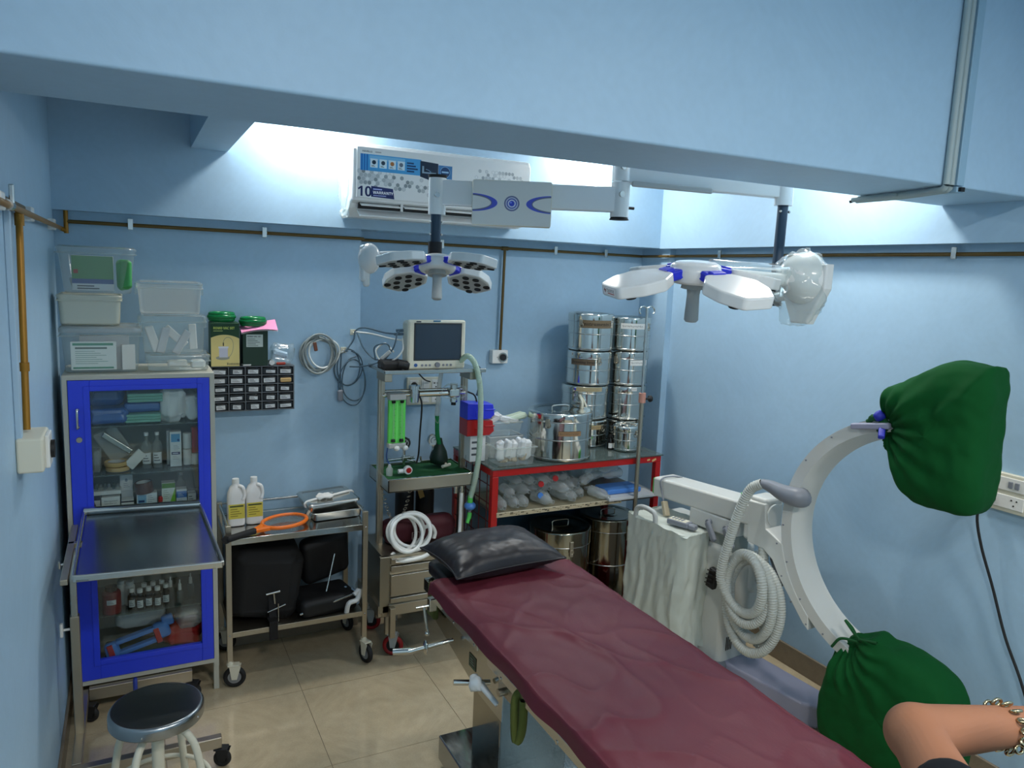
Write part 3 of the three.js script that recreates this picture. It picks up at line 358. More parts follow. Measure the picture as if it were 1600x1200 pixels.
  { const o = thing('dropper_bottle', 'tiny white dropper bottle with red cap on the third shelf', 'bottle', [0.095, Cq + 0.001, z + 0.035]); part('bottle', L([[0, 0], [0.01, 0], [0.011, 0.003], [0.011, 0.03], [0.006, 0.036], [0, 0.036]], 0.095, Cq + 0.001, z + 0.035, 16), M.capWhite, o); part('cap', L([[0.009, 0], [0.01, 0.018], [0.006, 0.027], [0, 0.027]], 0.095, Cq + 0.034, z + 0.035, 16), M.red, o); }
  carton('green and white medicine box on the third cabinet shelf', 0.102, 0.158, Cq + 0.001, 1.0, z, 0.05, T4); carton('blue banded medicine box right of the green one', 0.162, 0.206, Cq + 0.001, 0.965, z, 0.05, T5); carton('small pale carton at the right end of the third shelf', 0.21, 0.244, Cq + 0.001, 0.945, z + 0.01, 0.05, TL, M.paperGrey);
  { const o = thing('glass_jar', 'clear glass bottle behind the blue banded box', 'bottle', [0.185, Cq + 0.001, z - 0.09]); part('bottle', L([[0, 0], [0.022, 0], [0.023, 0.08], [0.01, 0.1], [0.01, 0.12], [0, 0.12]], 0.185, Cq + 0.001, z - 0.09, 20), M.clear, o); part('cap', C(0.012, 0.012, 0.015, 0.185, Cq + 0.127, z - 0.09), M.lightGrey, o); }
  // bottle shelf and floor of the cabinet
  const D = 0.436;
  { const o = thing('plastic_jar', 'dark red plastic jar with paper label on the bottle shelf', 'jar', [-0.113, D, z + 0.03]); part('jar', L([[0, 0], [0.036, 0], [0.038, 0.006], [0.038, 0.09], [0.034, 0.1], [0.028, 0.104], [0, 0.104]], -0.113, D, z + 0.03, 28), M.redDark, o); part('lid', C(0.024, 0.024, 0.02, -0.113, D + 0.113, z + 0.03), M.dark, o); part('label', put(new THREE.CylinderGeometry(0.0384, 0.0384, 0.022, 20, 1, true, -0.5, 1.0), -0.113, D + 0.06, z + 0.03), TL, o); }
  for (const [x, zz, h, l] of [[-0.075, -0.05, 0.11, 'white plastic jar directly behind the red jar'], [-0.04, -0.03, 0.11, 'white plastic jar between the red jar and dark bottles']]) { const o = thing('plastic_jar', l, 'jar', [x, D, z + zz]); part('jar', L([[0, 0], [0.02, 0], [0.021, 0.004], [0.021, h - 0.02], [0.014, h - 0.012], [0, h - 0.012]], x, D, z + zz, 20), M.capWhite, o); part('lid', C(0.016, 0.016, 0.016, x, D + h - 0.006, z + zz), M.paperGrey, o); }
  const dk = thing('medicine_bottle', 'small dark medicine bottle with white cap and label in the cabinet', 'bottle', [0, D, z + 0.04], 'dark medicine bottles in the cabinet'); { const o = dk.origin; part('bottle', L([[0, 0], [0.0155, 0], [0.017, 0.003], [0.017, 0.06], [0.009, 0.074], [0.009, 0.085], [0, 0.085]], ...o, 20), M.amber, dk); part('cap', C(0.0115, 0.0115, 0.017, o[0], o[1] + 0.088, o[2]), M.capWhite, dk); part('label', put(new THREE.CylinderGeometry(0.0172, 0.0172, 0.034, 18, 1, true, -0.8, 1.6), o[0], o[1] + 0.03, o[2]), TL, dk); }
  dk.userData.label = 'dark white-capped medicine bottle, second from left in the front row';
  for (const [x, zz, l] of [[0.036, 0.03, 'dark white-capped medicine bottle in the middle of the front row'], [0.072, 0.04, 'dark white-capped medicine bottle, second from right in the front row'], [-0.033, 0.022, 'dark white-capped medicine bottle at the left end of the front row'], [0.107, 0.02, 'dark white-capped medicine bottle at the right end of the front row'], [0.018, -0.022, 'dark white-capped medicine bottle at the left of the rear row'], [0.055, -0.024, 'dark white-capped medicine bottle in the middle of the rear row'], [0.092, -0.032, 'dark white-capped medicine bottle at the right of the rear row']]) copyOf(dk, [x, D, z + zz], l);
  const sp = thing('spray_bottle', 'clear spray bottle with white nozzle at the right of the bottle shelf', 'bottle', [0.165, D, z + 0.03]); { const o = sp.origin; part('bottle', L([[0, 0], [0.014, 0], [0.015, 0.05], [0.008, 0.062], [0, 0.062]], ...o, 18), M.smoke, sp); part('nozzle', [C(0.007, 0.008, 0.03, o[0], o[1] + 0.076, o[2]), C(0.003, 0.004, 0.02, o[0], o[1] + 0.1, o[2])], M.capWhite, sp); }
  copyOf(sp, [0.128, D + 0.0, z - 0.02], 'clear spray bottle behind the dark medicine bottles'); copyOf(sp, [0.215, D, z - 0.03], 'clear spray bottle in the right corner of the bottle shelf');
  packet('plastic_bag', 'pale cream plastic bag under the bottle shelf in the cabinet', 'bag', 0.2, 0.365, z + 0.01, 0.11, 0.1, 0.14, M.frosted, 0.012, 20);
  single('folded_cloth', lumpy(put(new RoundedBoxGeometry(0.36, 0.03, 0.24, 6, 0.012), 0.03, 0.188, z - 0.06), 0.006, 14), M.greenCloth, 'dark green cloth spread on the cabinet bottom', 'cloth', [0.03, 0.168, z - 0.06]);
  single('folded_cloth', lumpy(put(new RoundedBoxGeometry(0.16, 0.11, 0.14, 8, 0.04), 0.18, 0.262, z - 0.045, 0, 0, -0.12), 0.025, 16), mat(0xb81a14, 0.8), 'crumpled bright red cloth in the bottom of the cabinet', 'cloth', [0.18, 0.2, z - 0.045]);
  packet('plastic_bag', 'clear wrapped supplies on the cabinet bottom behind the blue splint', 'bag', 0.0, 0.345, z - 0.1, 0.2, 0.1, 0.1, M.packWhite, 0.015, 18);
  const sl = thing('limb_splint', 'light blue plastic limb splint with red straps in the cabinet', 'splint', [-0.01, 0.2, z + 0.03]); const rot = g => put(g, -0.015, 0.288, z + 0.04, 0, 0, 0.25);
  part('frame', rot(join([R(0.06, 0.075, 0.04, 0.018, -0.105, 0, 0), R(0.07, 0.08, 0.04, 0.018, 0.105, 0.01, 0), R(0.17, 0.02, 0.035, 0.006, 0, -0.026, 0), R(0.17, 0.02, 0.035, 0.006, 0, 0.028, 0), R(0.05, 0.05, 0.03, 0.01, 0.14, 0.045, 0)])), M.skyPlastic, sl);
  for (const x of [-0.11, 0.085]) part('strap', rot(R(0.024, 0.072, 0.046, 0.004, x, -0.004, 0)), M.red, sl);
  single('clip_strip', put(R(0.05, 0.006, 0.012, 0.002, 0, 0, 0), -0.04, 0.206, z + 0.06, 0, 0.2, 0.2), M.lightGrey, 'small grey plastic strip on the green cloth', 'clip', [-0.04, 0.2, z + 0.06]);
}
// ---------- storage boxes on the cabinet ----------
function storageBox(label, x0, x1, y0, y1, zc, depth, body, lid, opt = {}) {
  const cx = (x0 + x1) / 2, o = thing('storage_box', label, 'storage box', [cx, y0, zc]), w = x1 - x0, h = y1 - y0, lh = opt.lh ?? 0.022, tp = opt.taper ?? 0.9, r = opt.r ?? 0.03;
  const ring = (a, b, rr, n = 8) => { const q = [], c = [[1, 1], [-1, 1], [-1, -1], [1, -1]]; c.forEach(([sx, sz], i) => { for (let k = 0; k <= n; k++) { const t = (i + k / n) * Math.PI / 2; q.push([sx * (a - rr) + Math.cos(t) * rr, sz * (b - rr) + Math.sin(t) * rr]); } }); q.push(q[0]); return q; };
  const lev = [[tp * 0.6, 0.001, 0], [tp * 0.97, 0.002, 1], [tp, 0.012, 1], [0.965, h - lh - 0.02, 1], [1.0, h - lh - 0.016, 1], [1.0, h - lh, 1]], nn = ring(1, 1, 0.5).length - 1;
  part('tub', grid(nn, lev.length, (u, v) => { const k = Math.round(v * lev.length); if (k === 0) return [cx, y0 + 0.001, zc]; const [s, y] = lev[k - 1], q = ring(w / 2 * s, depth / 2 * s, Math.min(r, w * s / 2.1))[Math.round(u * nn)]; return [cx + q[0], y0 + y, zc + q[1]]; }), body, o);
  if (!opt.open) { const ll = [[1.0, h - lh], [1.025, h - lh], [1.025, h - lh * 0.4], [0.985, h - lh * 0.3], [0.96, h], [0.9, h], [0.88, h - 0.006], [0, h - 0.006]]; part('lid', grid(nn, ll.length - 1, (u, v) => { const [s, y] = ll[Math.round(v * (ll.length - 1))], q = ring(w / 2 * s + 1e-5, depth / 2 * s + 1e-5, Math.min(r, (w * s + 1e-5) / 2.1, (depth * s + 1e-5) / 2.1))[Math.round(u * nn)]; return [cx + q[0], y0 + y, zc + q[1]]; }), lid, o); }
  if (opt.clips) for (const s of [-1, 1]) part('clip', R(0.012, 0.05, 0.06, 0.004, cx + s * (w / 2 + 0.002), y1 - lh - 0.02, zc), lid, o);
  part('rim', [R(w * 1.03, 0.005, 0.006, 0.002, cx, y1 - lh - 0.014, zc + depth / 2), R(0.006, 0.005, depth, 0.002, x0, y1 - lh - 0.014, zc), R(0.006, 0.005, depth, 0.002, x1, y1 - lh - 0.014, zc)], body, o);
  return o;
}
const leaflet = canvasMat(256, 192, (x, w, h) => { x.fillStyle = '#dfe8e4'; x.fillRect(0, 0, w, h); x.fillStyle = '#2f8a6a'; x.fillRect(10, 8, 230, 16); x.fillRect(10, 172, 230, 12); x.fillStyle = '#3b5a52'; x.fillRect(24, 36, 180, 12); lines(x, 24, 62, 200, 7, 14, '#7ba095', 4); });
const greenCard = canvasMat(256, 192, (x, w, h) => { x.fillStyle = '#6fa06a'; x.fillRect(0, 0, w, h); x.fillStyle = '#5a6a9a'; x.fillRect(0, 128, w, 26); x.fillStyle = '#b5483a'; x.fillRect(10, 76, 28, 22); x.fillStyle = '#e4e6e6'; x.fillRect(0, 154, w, 38); lines(x, 30, 164, 190, 2, 14, '#555', 6); });
{
  const z = -3.72;
  storageBox('large lidded clear box at the bottom of the left stack on the cabinet', -0.268, 0.038, 1.514, 1.712, z, 0.24, M.clear, M.frosted, { lh: 0.026, r: 0.04 });
  storageBox('opaque white open-topped box in the middle of the left stack', -0.272, -0.034, 1.714, 1.845, z - 0.01, 0.22, M.cream, M.cream, { lh: 0.012, r: 0.02, taper: 0.93 });
  storageBox('clear box with green packs on top of the left stack', -0.268, 0.026, 1.847, 2.045, z - 0.01, 0.24, M.clear, M.clear, { lh: 0.016, r: 0.06, taper: 0.86 });
  storageBox('shallow divided clear box at the bottom of the right stack', 0.055, 0.312, 1.514, 1.59, z + 0.01, 0.2, M.clear, M.clear, { lh: 0.016, r: 0.02, taper: 0.96 });
  storageBox('clear box full of white packets in the middle of the right stack', 0.034, 0.3, 1.592, 1.762, z, 0.2, M.clear, M.clear, { lh: 0.016, r: 0.02, taper: 0.9, clips: true });
  storageBox('frosted box with white cards on top of the right stack', 0.026, 0.288, 1.764, 1.908, z - 0.01, 0.2, M.frosted, M.clear, { lh: 0.016, r: 0.02, taper: 0.92, clips: true });
  carton('white and green leaflet pack inside the large clear box', -0.23, -0.06, 1.525, 1.645, z + 0.09, 0.008, leaflet, M.paper, 0, 'leaflet_pack'); carton('grey paper pack behind the leaflet in the large clear box', -0.2, -0.01, 1.522, 1.665, z + 0.04, 0.05, null, M.paperGrey, 0, 'paper_pack'); carton('white paper envelope at the right of the large clear box', -0.04, 0.012, 1.522, 1.63, z + 0.075, 0.012, null, M.paper, 0.2, 'paper_pack');
  carton('green glove carton inside the top left clear box', -0.215, -0.06, 1.86, 2.005, z + 0.075, 0.03, greenCard, M.paper, 0, 'glove_carton'); packet('wrapped_pack', 'bright green roll inside the top left clear box', 'pack', -0.02, 1.93, z + 0.04, 0.055, 0.13, 0.1, mat(0x3f9a4e, 0.4), 0.006, 25);
  packet('plastic_bag', 'white crumpled bag inside the top left clear box', 'bag', -0.16, 1.89, z - 0.02, 0.13, 0.05, 0.1, M.packWhite, 0.015, 22);
  carton('white folded card inside the frosted top right box', 0.055, 0.255, 1.775, 1.87, z + 0.065, 0.006, null, M.paper, 0, 'paper_pack'); carton('white card leaning across the first in the frosted box', 0.08, 0.27, 1.775, 1.85, z + 0.03, 0.03, null, M.paperGrey, 0.12, 'paper_pack');
  for (const [x, y, rz, zz, m, l] of [[0.085, 1.655, 0.3, 0.07, M.paper, 'white packet leaning at the left of the packet box'], [0.125, 1.65, -0.25, 0.075, M.paperGrey, 'grey packet second from the left in the packet box'], [0.175, 1.665, 0.8, 0.06, M.paper, 'white packet lying slanted in the packet box'], [0.2, 1.64, -0.5, 0.07, M.paperGrey, 'grey packet slanted in the middle of the packet box'], [0.245, 1.665, 0.05, 0.07, M.paper, 'white packet standing upright at the right of the packet box']]) packet('gauze_pack', l, 'packet', x, y, z + zz, 0.034, 0.115, 0.014, m, 0.004, 26, rz);
  packet('gauze_pack', 'white packet in the middle of the shallow divided box', 'packet', 0.18, 1.545, z + 0.06, 0.08, 0.03, 0.05, M.paper, 0.004, 26); packet('gauze_pack', 'coiled white tubing at the right of the shallow divided box', 'packet', 0.265, 1.542, z + 0.05, 0.06, 0.035, 0.06, M.packWhite, 0.004, 26);
}
// ---------- drawer organiser and what stands on it ----------
{
  const x0 = 0.338, x1 = 0.724, y0 = 1.282, y1 = 1.5, zf = -3.84, t = thing('drawer_organiser', 'small grey organiser of labelled drawers on the back wall', 'organiser', [0.53, y0, -3.9]);
  const fr = [BB(x0, x1, y0, y1, -3.958, -3.952)]; for (let i = 0; i <= 5; i++) { const x = x0 + (x1 - x0) * i / 5; fr.push(RB(x - 0.003, x + 0.003, y0, y1, -3.958, zf, 0.001)); const y = y0 + (y1 - y0) * i / 5; fr.push(RB(x0 - 0.003, x1 + 0.003, y - 0.0025, y + 0.0025, -3.958, zf + 0.001, 0.001)); }
  part('casing', fr, mat(0x5c6166, 0.5), t);
  const w = (x1 - x0) / 5, h = (y1 - y0) / 5, tray = mat(0x22262a, 0.25), lab = [TL, canvasMat(96, 48, (x, a, b) => { x.fillStyle = '#d9dcdd'; x.fillRect(0, 0, a, b); lines(x, 10, 14, 76, 2, 16, '#3c4248', 6); })];
  for (let j = 0; j < 5; j++) for (let i = 0; i < 5; i++) { const cx = x0 + (i + 0.5) * w, cy = y0 + (j + 0.5) * h, d = part('drawer', [RB(cx - w / 2 + 0.005, cx + w / 2 - 0.005, cy - h / 2 + 0.004, cy + h / 2 - 0.008, -3.93, zf - 0.004, 0.003), R(w * 0.5, 0.005, 0.012, 0.002, cx, cy + h / 2 - 0.009, zf - 0.002)], tray, t); const lw = rnd(0.036, 0.058), lh = rnd(0.012, 0.022); if (!(i === 4 && j === 3)) part('drawer_label', put(new THREE.PlaneGeometry(lw, lh), cx + rnd(-0.006, 0.006), cy - 0.004, zf - 0.003, 0, 0, rnd(-0.06, 0.06)), lab[(i + j) % 2], d); else part('drawer_content', lumpy(put(new RoundedBoxGeometry(0.05, 0.02, 0.01, 4, 0.004), cx, cy - 0.004, zf), 0.004, 60), M.tape, d); }
  const romo = canvasMat(256, 336, (x, a, b) => { x.fillStyle = '#e3cf86'; x.fillRect(0, 0, a, b); x.fillStyle = '#10401f'; x.beginPath(); x.moveTo(0, 0); x.lineTo(a, 0); x.lineTo(a, 118); x.quadraticCurveTo(a * 0.5, 62, 0, 112); x.fill(); text(x, 'ROMO VAC SET', 22, 46, 27, '#d8e06a'); lines(x, 24, 56, 150, 1, 10, '#a9bb6a', 6); x.strokeStyle = '#8f8f7a'; x.lineWidth = 4; x.beginPath(); x.moveTo(110, 160); x.bezierCurveTo(110, 90, 200, 90, 200, 170); x.bezierCurveTo(200, 250, 150, 280, 110, 282); x.stroke(); x.fillStyle = '#c8c8d6'; x.fillRect(72, 190, 78, 72); x.fillStyle = '#e2e2ea'; x.fillRect(66, 180, 90, 14); x.fillStyle = '#9a9a8a'; x.beginPath(); x.ellipse(104, 270, 62, 16, 0, 0, 7); x.fill(); x.fillStyle = '#c8c8d6'; x.fillRect(72, 220, 78, 46); x.fillStyle = '#222'; x.fillRect(106, 150, 10, 26); text(x, 'Romsons', 140, 326, 26, '#222', 'serif'); });
  const back = canvasMat(192, 256, (x, a, b) => { x.fillStyle = '#0c3320'; x.fillRect(0, 0, a, b); x.fillStyle = '#c6d2cc'; x.fillRect(26, 26, 128, 92); text(x, 'ROMO VAC SET', 34, 46, 15, '#223'); lines(x, 34, 58, 110, 5, 12, '#5d6a66', 4); });
  carton('cream and green drainage set box with a bottle picture', 0.336, 0.466, 1.504, 1.713, -3.83, 0.11, romo, mat(0x14492a, 0.5), 0, 'drainage_box'); carton('dark green drainage set box turned to its back label', 0.482, 0.6, 1.504, 1.676, -3.84, 0.11, back, mat(0x10402a, 0.5), 0, 'drainage_box');
  for (const [x, y, l] of [[0.392, 1.717, 'coil of bright green tubing on the cream drainage box'], [0.536, 1.695, 'coil of bright green tubing behind the pink paper']]) { const o = thing('tubing_coil', l, 'tubing', [x, y, -3.885]); for (let k = 0; k < 3; k++) { const g = new THREE.TorusGeometry(0.052 - (k === 1 ? 0 : 0.005), 0.012, 10, 40); g.rotateX(Math.PI / 2); g.scale(1.05, 1, 0.8); g.translate(x, y + 0.012 + k * 0.012, -3.885); part('loop', g, M.tubeGreen, o); } }
  const sheet = (dy) => grid(16, 8, (u, v) => [0.474 + u * 0.17, 1.682 + dy + 0.018 * Math.sin(u * 2.2 + 0.3) + 0.03 * u * u * (1 - v) - 0.025 * (v) * (1 - u * 0.3), -3.90 + v * 0.085]);
  single('paper_sheet', sheet(0.006), mat(0xf29ac6, 0.7, 0, { side: THREE.DoubleSide }), 'pink sheet of paper lying over the dark green box', 'paper', [0.5, 1.68, -3.87]); single('paper_sheet', sheet(-0.001), mat(0xeeeeea, 0.7, 0, { side: THREE.DoubleSide }), 'white sheet of paper under the pink sheet', 'paper', [0.5, 1.679, -3.87]);
  packet('plastic_bag', 'clear crumpled bag of odds and ends on the organiser', 'bag', 0.675, 1.552, -3.89, 0.11, 0.1, 0.09, M.film, 0.022, 24); packet('wrapped_pack', 'white and blue wrapped pack inside the clear bag', 'pack', 0.665, 1.56, -3.875, 0.07, 0.03, 0.03, mat(0xb9cfe4, 0.3), 0.008, 40, -0.3); single('bandage_roll', put(C(0.013, 0.013, 0.04, 0, 0, 0), 0.62, 1.517, -3.87, Math.PI / 2), M.paper, 'small white roll lying at the edge of the organiser', 'bandage', [0.62, 1.504, -3.87]); single('marker_pen', put(R(0.045, 0.013, 0.013, 0.005, 0, 0, 0), 0.665, 1.511, -3.86), mat(0xc2402c, 0.4), 'small orange-red tube lying on the organiser', 'tube', [0.665, 1.505, -3.86]);
  single('paper_scrap', lumpy(put(new RoundedBoxGeometry(0.04, 0.008, 0.03, 4, 0.003), 0.5, 1.508, -3.85), 0.003, 60), M.paper, 'crumpled white scrap in front of the dark green box', 'paper', [0.5, 1.504, -3.85]);
}
// ---------- castors ----------
function castor(t, x, z, top, r = 0.048, turn = 0, tyre = M.rubber, hub = M.tyreGrey, fork = M.cream) {
  const cs = Math.cos(turn), sn = Math.sin(turn), off = 0.02, cx = x + sn * off, cz = z + cs * off, W = g => put(g, cx, r, cz, 0, turn, 0);
  const tg = new THREE.TorusGeometry(r - 0.012, 0.012, 10, 28); tg.scale(1, 1, 1.1); tg.rotateY(Math.PI / 2);
  const c = part('castor', W(tg), tyre, t);
  part('wheel_hub', W(join([C(r - 0.014, r - 0.014, 0.016, 0, 0, 0, 0, 0, Math.PI / 2), C(0.01, 0.01, 0.03, 0, 0, 0, 0, 0, Math.PI / 2)])), hub, c);
  const fk = EX([[-0.012, -0.008], [0.012, -0.008], [0.022, r + 0.006], [-0.03, r + 0.006]], 0.003); fk.rotateY(Math.PI / 2);
  const f1 = fk.clone(), f2 = fk.clone(); f1.translate(0.017, 0, 0); f2.translate(-0.017, 0, 0);
  part('castor_fork', [W(f1), W(f2), W(R(0.04, 0.008, 0.052, 0.003, 0, r + 0.009, -0.004)), C(0.014, 0.016, Math.max(0.008, top - 2 * r - 0.012), x, (2 * r + 0.012 + top) / 2, z)], fork, c);
}
// ---------- mayo stand ----------
{
  const y = 0.925, t = thing('mayo_stand', 'steel instrument tray on a single-post stand in front of the cabinet', 'instrument stand', [0.03, 0, -3.2]);
  const xl = -0.2, xr = 0.27, zf = -2.795, zb = -3.53; // tray
  part('tray', [BB(xl + 0.01, xr - 0.01, y - 0.006, y - 0.002, zb + 0.01, zf + 0.01)], mat(0x8f989e, 0.24, 1), t);
  part('tray_rim', [beam([xl, y + 0.002, zf], [xr, y + 0.002, zf + 0.04], 0.012, 0.026, 0.005), beam([xl, y + 0.004, zf], [xl, y + 0.006, zb], 0.012, 0.02, 0.005), beam([xr, y + 0.004, zf + 0.04], [xr - 0.02, y + 0.006, zb + 0.04], 0.012, 0.02, 0.005)], M.steel, t);
  part('tray_rim', [put(lumpy(bar([xl, y + 0.012, zb], [xr - 0.02, y + 0.012, zb + 0.04], 0.019, 0.019, 24), 0.004, 22), 0, 0, 0)], M.chrome, t);
  part('post', [RB(-0.245, -0.213, 0.08, 0.62, -3.226, -3.192, 0.003)], M.steelOld, t); part('inner_post', RB(-0.241, -0.217, 0.58, y - 0.01, -3.222, -3.196, 0.003), M.steelBrushed, t);
  part('tray_arm', [beam([-0.229, y - 0.02, -3.209], [0.25, y - 0.02, -3.18], 0.024, 0.02), beam([-0.229, y - 0.02, zf - 0.03], [-0.229, y - 0.02, zb + 0.1], 0.024, 0.02)], M.steelOld, t);
  part('clamp_knob', [C(0.005, 0.005, 0.03, -0.258, 0.565, -3.21, 0, 0, Math.PI / 2), R(0.012, 0.055, 0.02, 0.005, -0.275, 0.565, -3.21)], M.white, t);
  part('clamp_knob', [C(0.005, 0.005, 0.03, -0.256, 0.83, -3.21, 0, 0, Math.PI / 2), R(0.01, 0.03, 0.02, 0.004, -0.272, 0.83, -3.21)], M.steel, t);
  part('base_frame', [RB(-0.21, 0.205, 0.085, 0.14, -3.54, -3.512, 0.003), RB(-0.248, 0.275, 0.085, 0.13, -2.985, -2.95, 0.003), RB(-0.246, -0.212, 0.085, 0.13, -3.54, -2.99, 0.003)], M.steelOld, t);
  for (const [x, z] of [[0.19, -3.527], [0.258, -2.968], [-0.225, -3.5], [-0.225, -2.968]]) castor(t, x, z, 0.088, 0.035, 1.2, M.rubber, M.rubber, M.rubber);
  part('strap', [TU([[-0.03, 0.142, -3.525], [-0.03, 0.146, -3.508], [-0.03, 0.11, -3.5], [-0.028, 0.06, -3.497]], 0.009, 16)], mat(0x2a3f9a, 0.6), t);
}
// ---------- stool ----------
{
  const cx = 0.04, cz = -2.64, t = thing('stool', 'round steel-topped stool with cream bent-tube legs', 'stool', [cx, 0, cz]);
  part('seat', L([[0, 0.5], [0.132, 0.5], [0.139, 0.503], [0.145, 0.5], [0.149, 0.494], [0.15, 0.486], [0.15, 0.462], [0.148, 0.458], [0.144, 0.458], [0, 0.462]], cx, 0, cz, 64), mat(0xa4a9ac, 0.27, 1), t);
  part('rivet', [0.6, 1.9, 3.4, 5.0].map(a => S(0.0035, cx + Math.cos(a) * 0.15, 0.475, cz + Math.sin(a) * 0.15)), M.chrome, t);
  part('column', [C(0.02, 0.02, 0.26, cx, 0.33, cz), C(0.03, 0.03, 0.02, cx, 0.452, cz)], M.cream, t);
  for (let i = 0; i < 4; i++) { const a = i * Math.PI / 2 + 0.55, c = Math.cos(a), s = Math.sin(a); part('leg', TU([[cx + c * 0.01, 0.41, cz + s * 0.01], [cx + c * 0.07, 0.425, cz + s * 0.07], [cx + c * 0.13, 0.37, cz + s * 0.13], [cx + c * 0.165, 0.2, cz + s * 0.165], [cx + c * 0.185, 0.012, cz + s * 0.185]], 0.0125, 30, 12), M.cream, t); part('foot', C(0.016, 0.018, 0.02, cx + c * 0.185, 0.01, cz + s * 0.185), M.rubber, t); }
  const rg = new THREE.TorusGeometry(0.166, 0.008, 10, 48); rg.rotateX(Math.PI / 2); rg.translate(cx, 0.2, cz); part('foot_ring', rg, M.cream, t);
}
// ---------- instrument trolley ----------
{
  const x0 = 0.372, x1 = 1.018, zf = -3.55, zb = -3.93, t = thing('instrument_trolley', 'two-shelf stainless steel trolley on castors against the back wall', 'trolley', [0.69, 0, -3.74]);
  for (const [x, z] of [[x0, zf], [x1, zf], [x0, zb], [x1, zb]]) { part('leg', RB(x - 0.0125, x + 0.0125, 0.13, 0.8, z - 0.0125, z + 0.0125, 0.002), M.steelOld, t); castor(t, x, z, 0.135, 0.052, x > 0.5 ? 0.35 : 1.35); }
  part('top_shelf', [BB(x0, x1, 0.728, 0.732, zb, zf), RB(x0, x1, 0.705, 0.735, zf - 0.011, zf + 0.011, 0.002), RB(x0, x1, 0.705, 0.735, zb - 0.011, zb + 0.011, 0.002), RB(x0 - 0.01, x0 + 0.01, 0.7055, 0.7345, zb, zf - 0.012, 0.002), RB(x1 - 0.01, x1 + 0.01, 0.7055, 0.7345, zb, zf - 0.012, 0.002)], mat(0xbfbfba, 0.16, 1), t);
  part('bottom_shelf', [BB(x0, x1, 0.258, 0.262, zb, zf), RB(x0, x1, 0.25, 0.276, zf - 0.011, zf + 0.011, 0.002), RB(x0, x1, 0.25, 0.276, zb - 0.011, zb + 0.011, 0.002)], M.steelOld, t);
  part('guard_rail', [bar([x0, 0.792, zb], [x1, 0.792, zb], 0.006), bar([x0, 0.79, zf], [x0, 0.79, zb], 0.006), bar([x1, 0.79, zf], [x1, 0.79, zb], 0.006)], M.steel, t);
  part('bolt', [[x0, 0.72], [x1, 0.72], [x0, 0.263], [x1, 0.263]].map(([x, y]) => S(0.0045, x, y, zf + 0.0125)), M.steel, t);
  // on top
  const yellow = canvasMat(128, 96, (x, w, h) => { x.fillStyle = '#d6c650'; x.fillRect(0, 0, w, h); x.fillStyle = '#3d4a2a'; x.fillRect(10, 8, 108, 10); lines(x, 14, 30, 100, 4, 15, '#8a7a2a', 5); });
  for (const [x, z, l] of [[0.43, -3.745, 'white jug with yellow label at the left end of the trolley'], [0.515, -3.75, 'white jug with yellow label nearer the racket on the trolley']]) {
    const o = thing('chemical_jug', l, 'jug', [x, 0.733, z]), s = (w, d, y) => [w, d, y], lev = [[0.06, 0.05, 0.735], [0.08, 0.058, 0.738], [0.082, 0.06, 0.75], [0.082, 0.06, 0.86], [0.078, 0.058, 0.895], [0.058, 0.05, 0.925], [0.034, 0.034, 0.938], [0.03, 0.03, 0.95]];
    part('jug', grid(24, lev.length - 1, (u, v) => { const [w, d, y] = lev[Math.round(v * (lev.length - 1))], a = u * Math.PI * 2, c = Math.cos(a), sn = Math.sin(a), e = y > 0.92 ? 1 : 0.55; return [x + w / 2 * Math.sign(c) * Math.abs(c) ** e, y, z + d / 2 * Math.sign(sn) * Math.abs(sn) ** e]; }, true), M.capWhite, o);
    part('handle', TU([[x + 0.012, 0.935, z + 0.018], [x + 0.03, 0.925, z + 0.024], [x + 0.036, 0.89, z + 0.024], [x + 0.03, 0.865, z + 0.028]], 0.009, 20), M.capWhite, o); part('cap', [C(0.016, 0.017, 0.02, x, 0.957, z)], M.white, o);
    part('label', [B(0.074, 0.072, 0.0015, x, 0.81, z + 0.0302)], mat(0xd6c650, 0.5), o); decal('label_print', 0.074, 0.072, yellow, o, [x, 0.81, z + 0.0313]);
  }
  const rk = thing('mosquito_racket', 'orange electric mosquito racket with black handle on the trolley', 'racket', [0.6, 0.733, -3.65]);
  const dir = V(0.27, 0, -0.15).normalize(), side = V(0.15, 0, 0.27).normalize(), c0 = V(0.645, 0.752, -3.66), Q = (a, b, y) => c0.clone().addScaledVector(dir, a).addScaledVector(side, b).add(V(0, y, 0)).toArray();
  part('hoop', (() => { const pts = []; for (let i = 0; i < 28; i++) { const a = i / 28 * Math.PI * 2; pts.push(Q(Math.cos(a) * 0.115, Math.sin(a) * 0.088, 0.004)); } return TU(pts, 0.0095, 90, 10, true); })(), M.orange, rk);
  part('mesh_grid', (() => { const g = []; for (let i = -5; i <= 5; i++) { const b = i * 0.0145, l = 0.11 * Math.sqrt(Math.max(0, 1 - (b / 0.085) ** 2)); g.push(bar(Q(-l, b, 0.004), Q(l, b, 0.004), 0.001, 0.001, 5)); } for (let i = -7; i <= 7; i++) { const a = i * 0.0145, l = 0.085 * Math.sqrt(Math.max(0, 1 - (a / 0.112) ** 2)); g.push(bar(Q(a, -l, 0.004), Q(a, l, 0.004), 0.001, 0.001, 5)); } return g; })(), M.steel, rk);
  part('throat', [beam(Q(-0.175, 0, 0), Q(-0.105, 0.025, 0.002), 0.03, 0.02, 0.006), beam(Q(-0.175, 0, 0), Q(-0.105, -0.025, 0.002), 0.03, 0.02, 0.006)], M.orange, rk);
  part('handle', [beam(Q(-0.33, 0, -0.002), Q(-0.165, 0, 0), 0.034, 0.03, 0.013), C(0.018, 0.018, 0.008, ...Q(-0.33, 0, -0.002), Math.PI / 2, Math.atan2(0.27, -0.15))], M.rubber, rk);
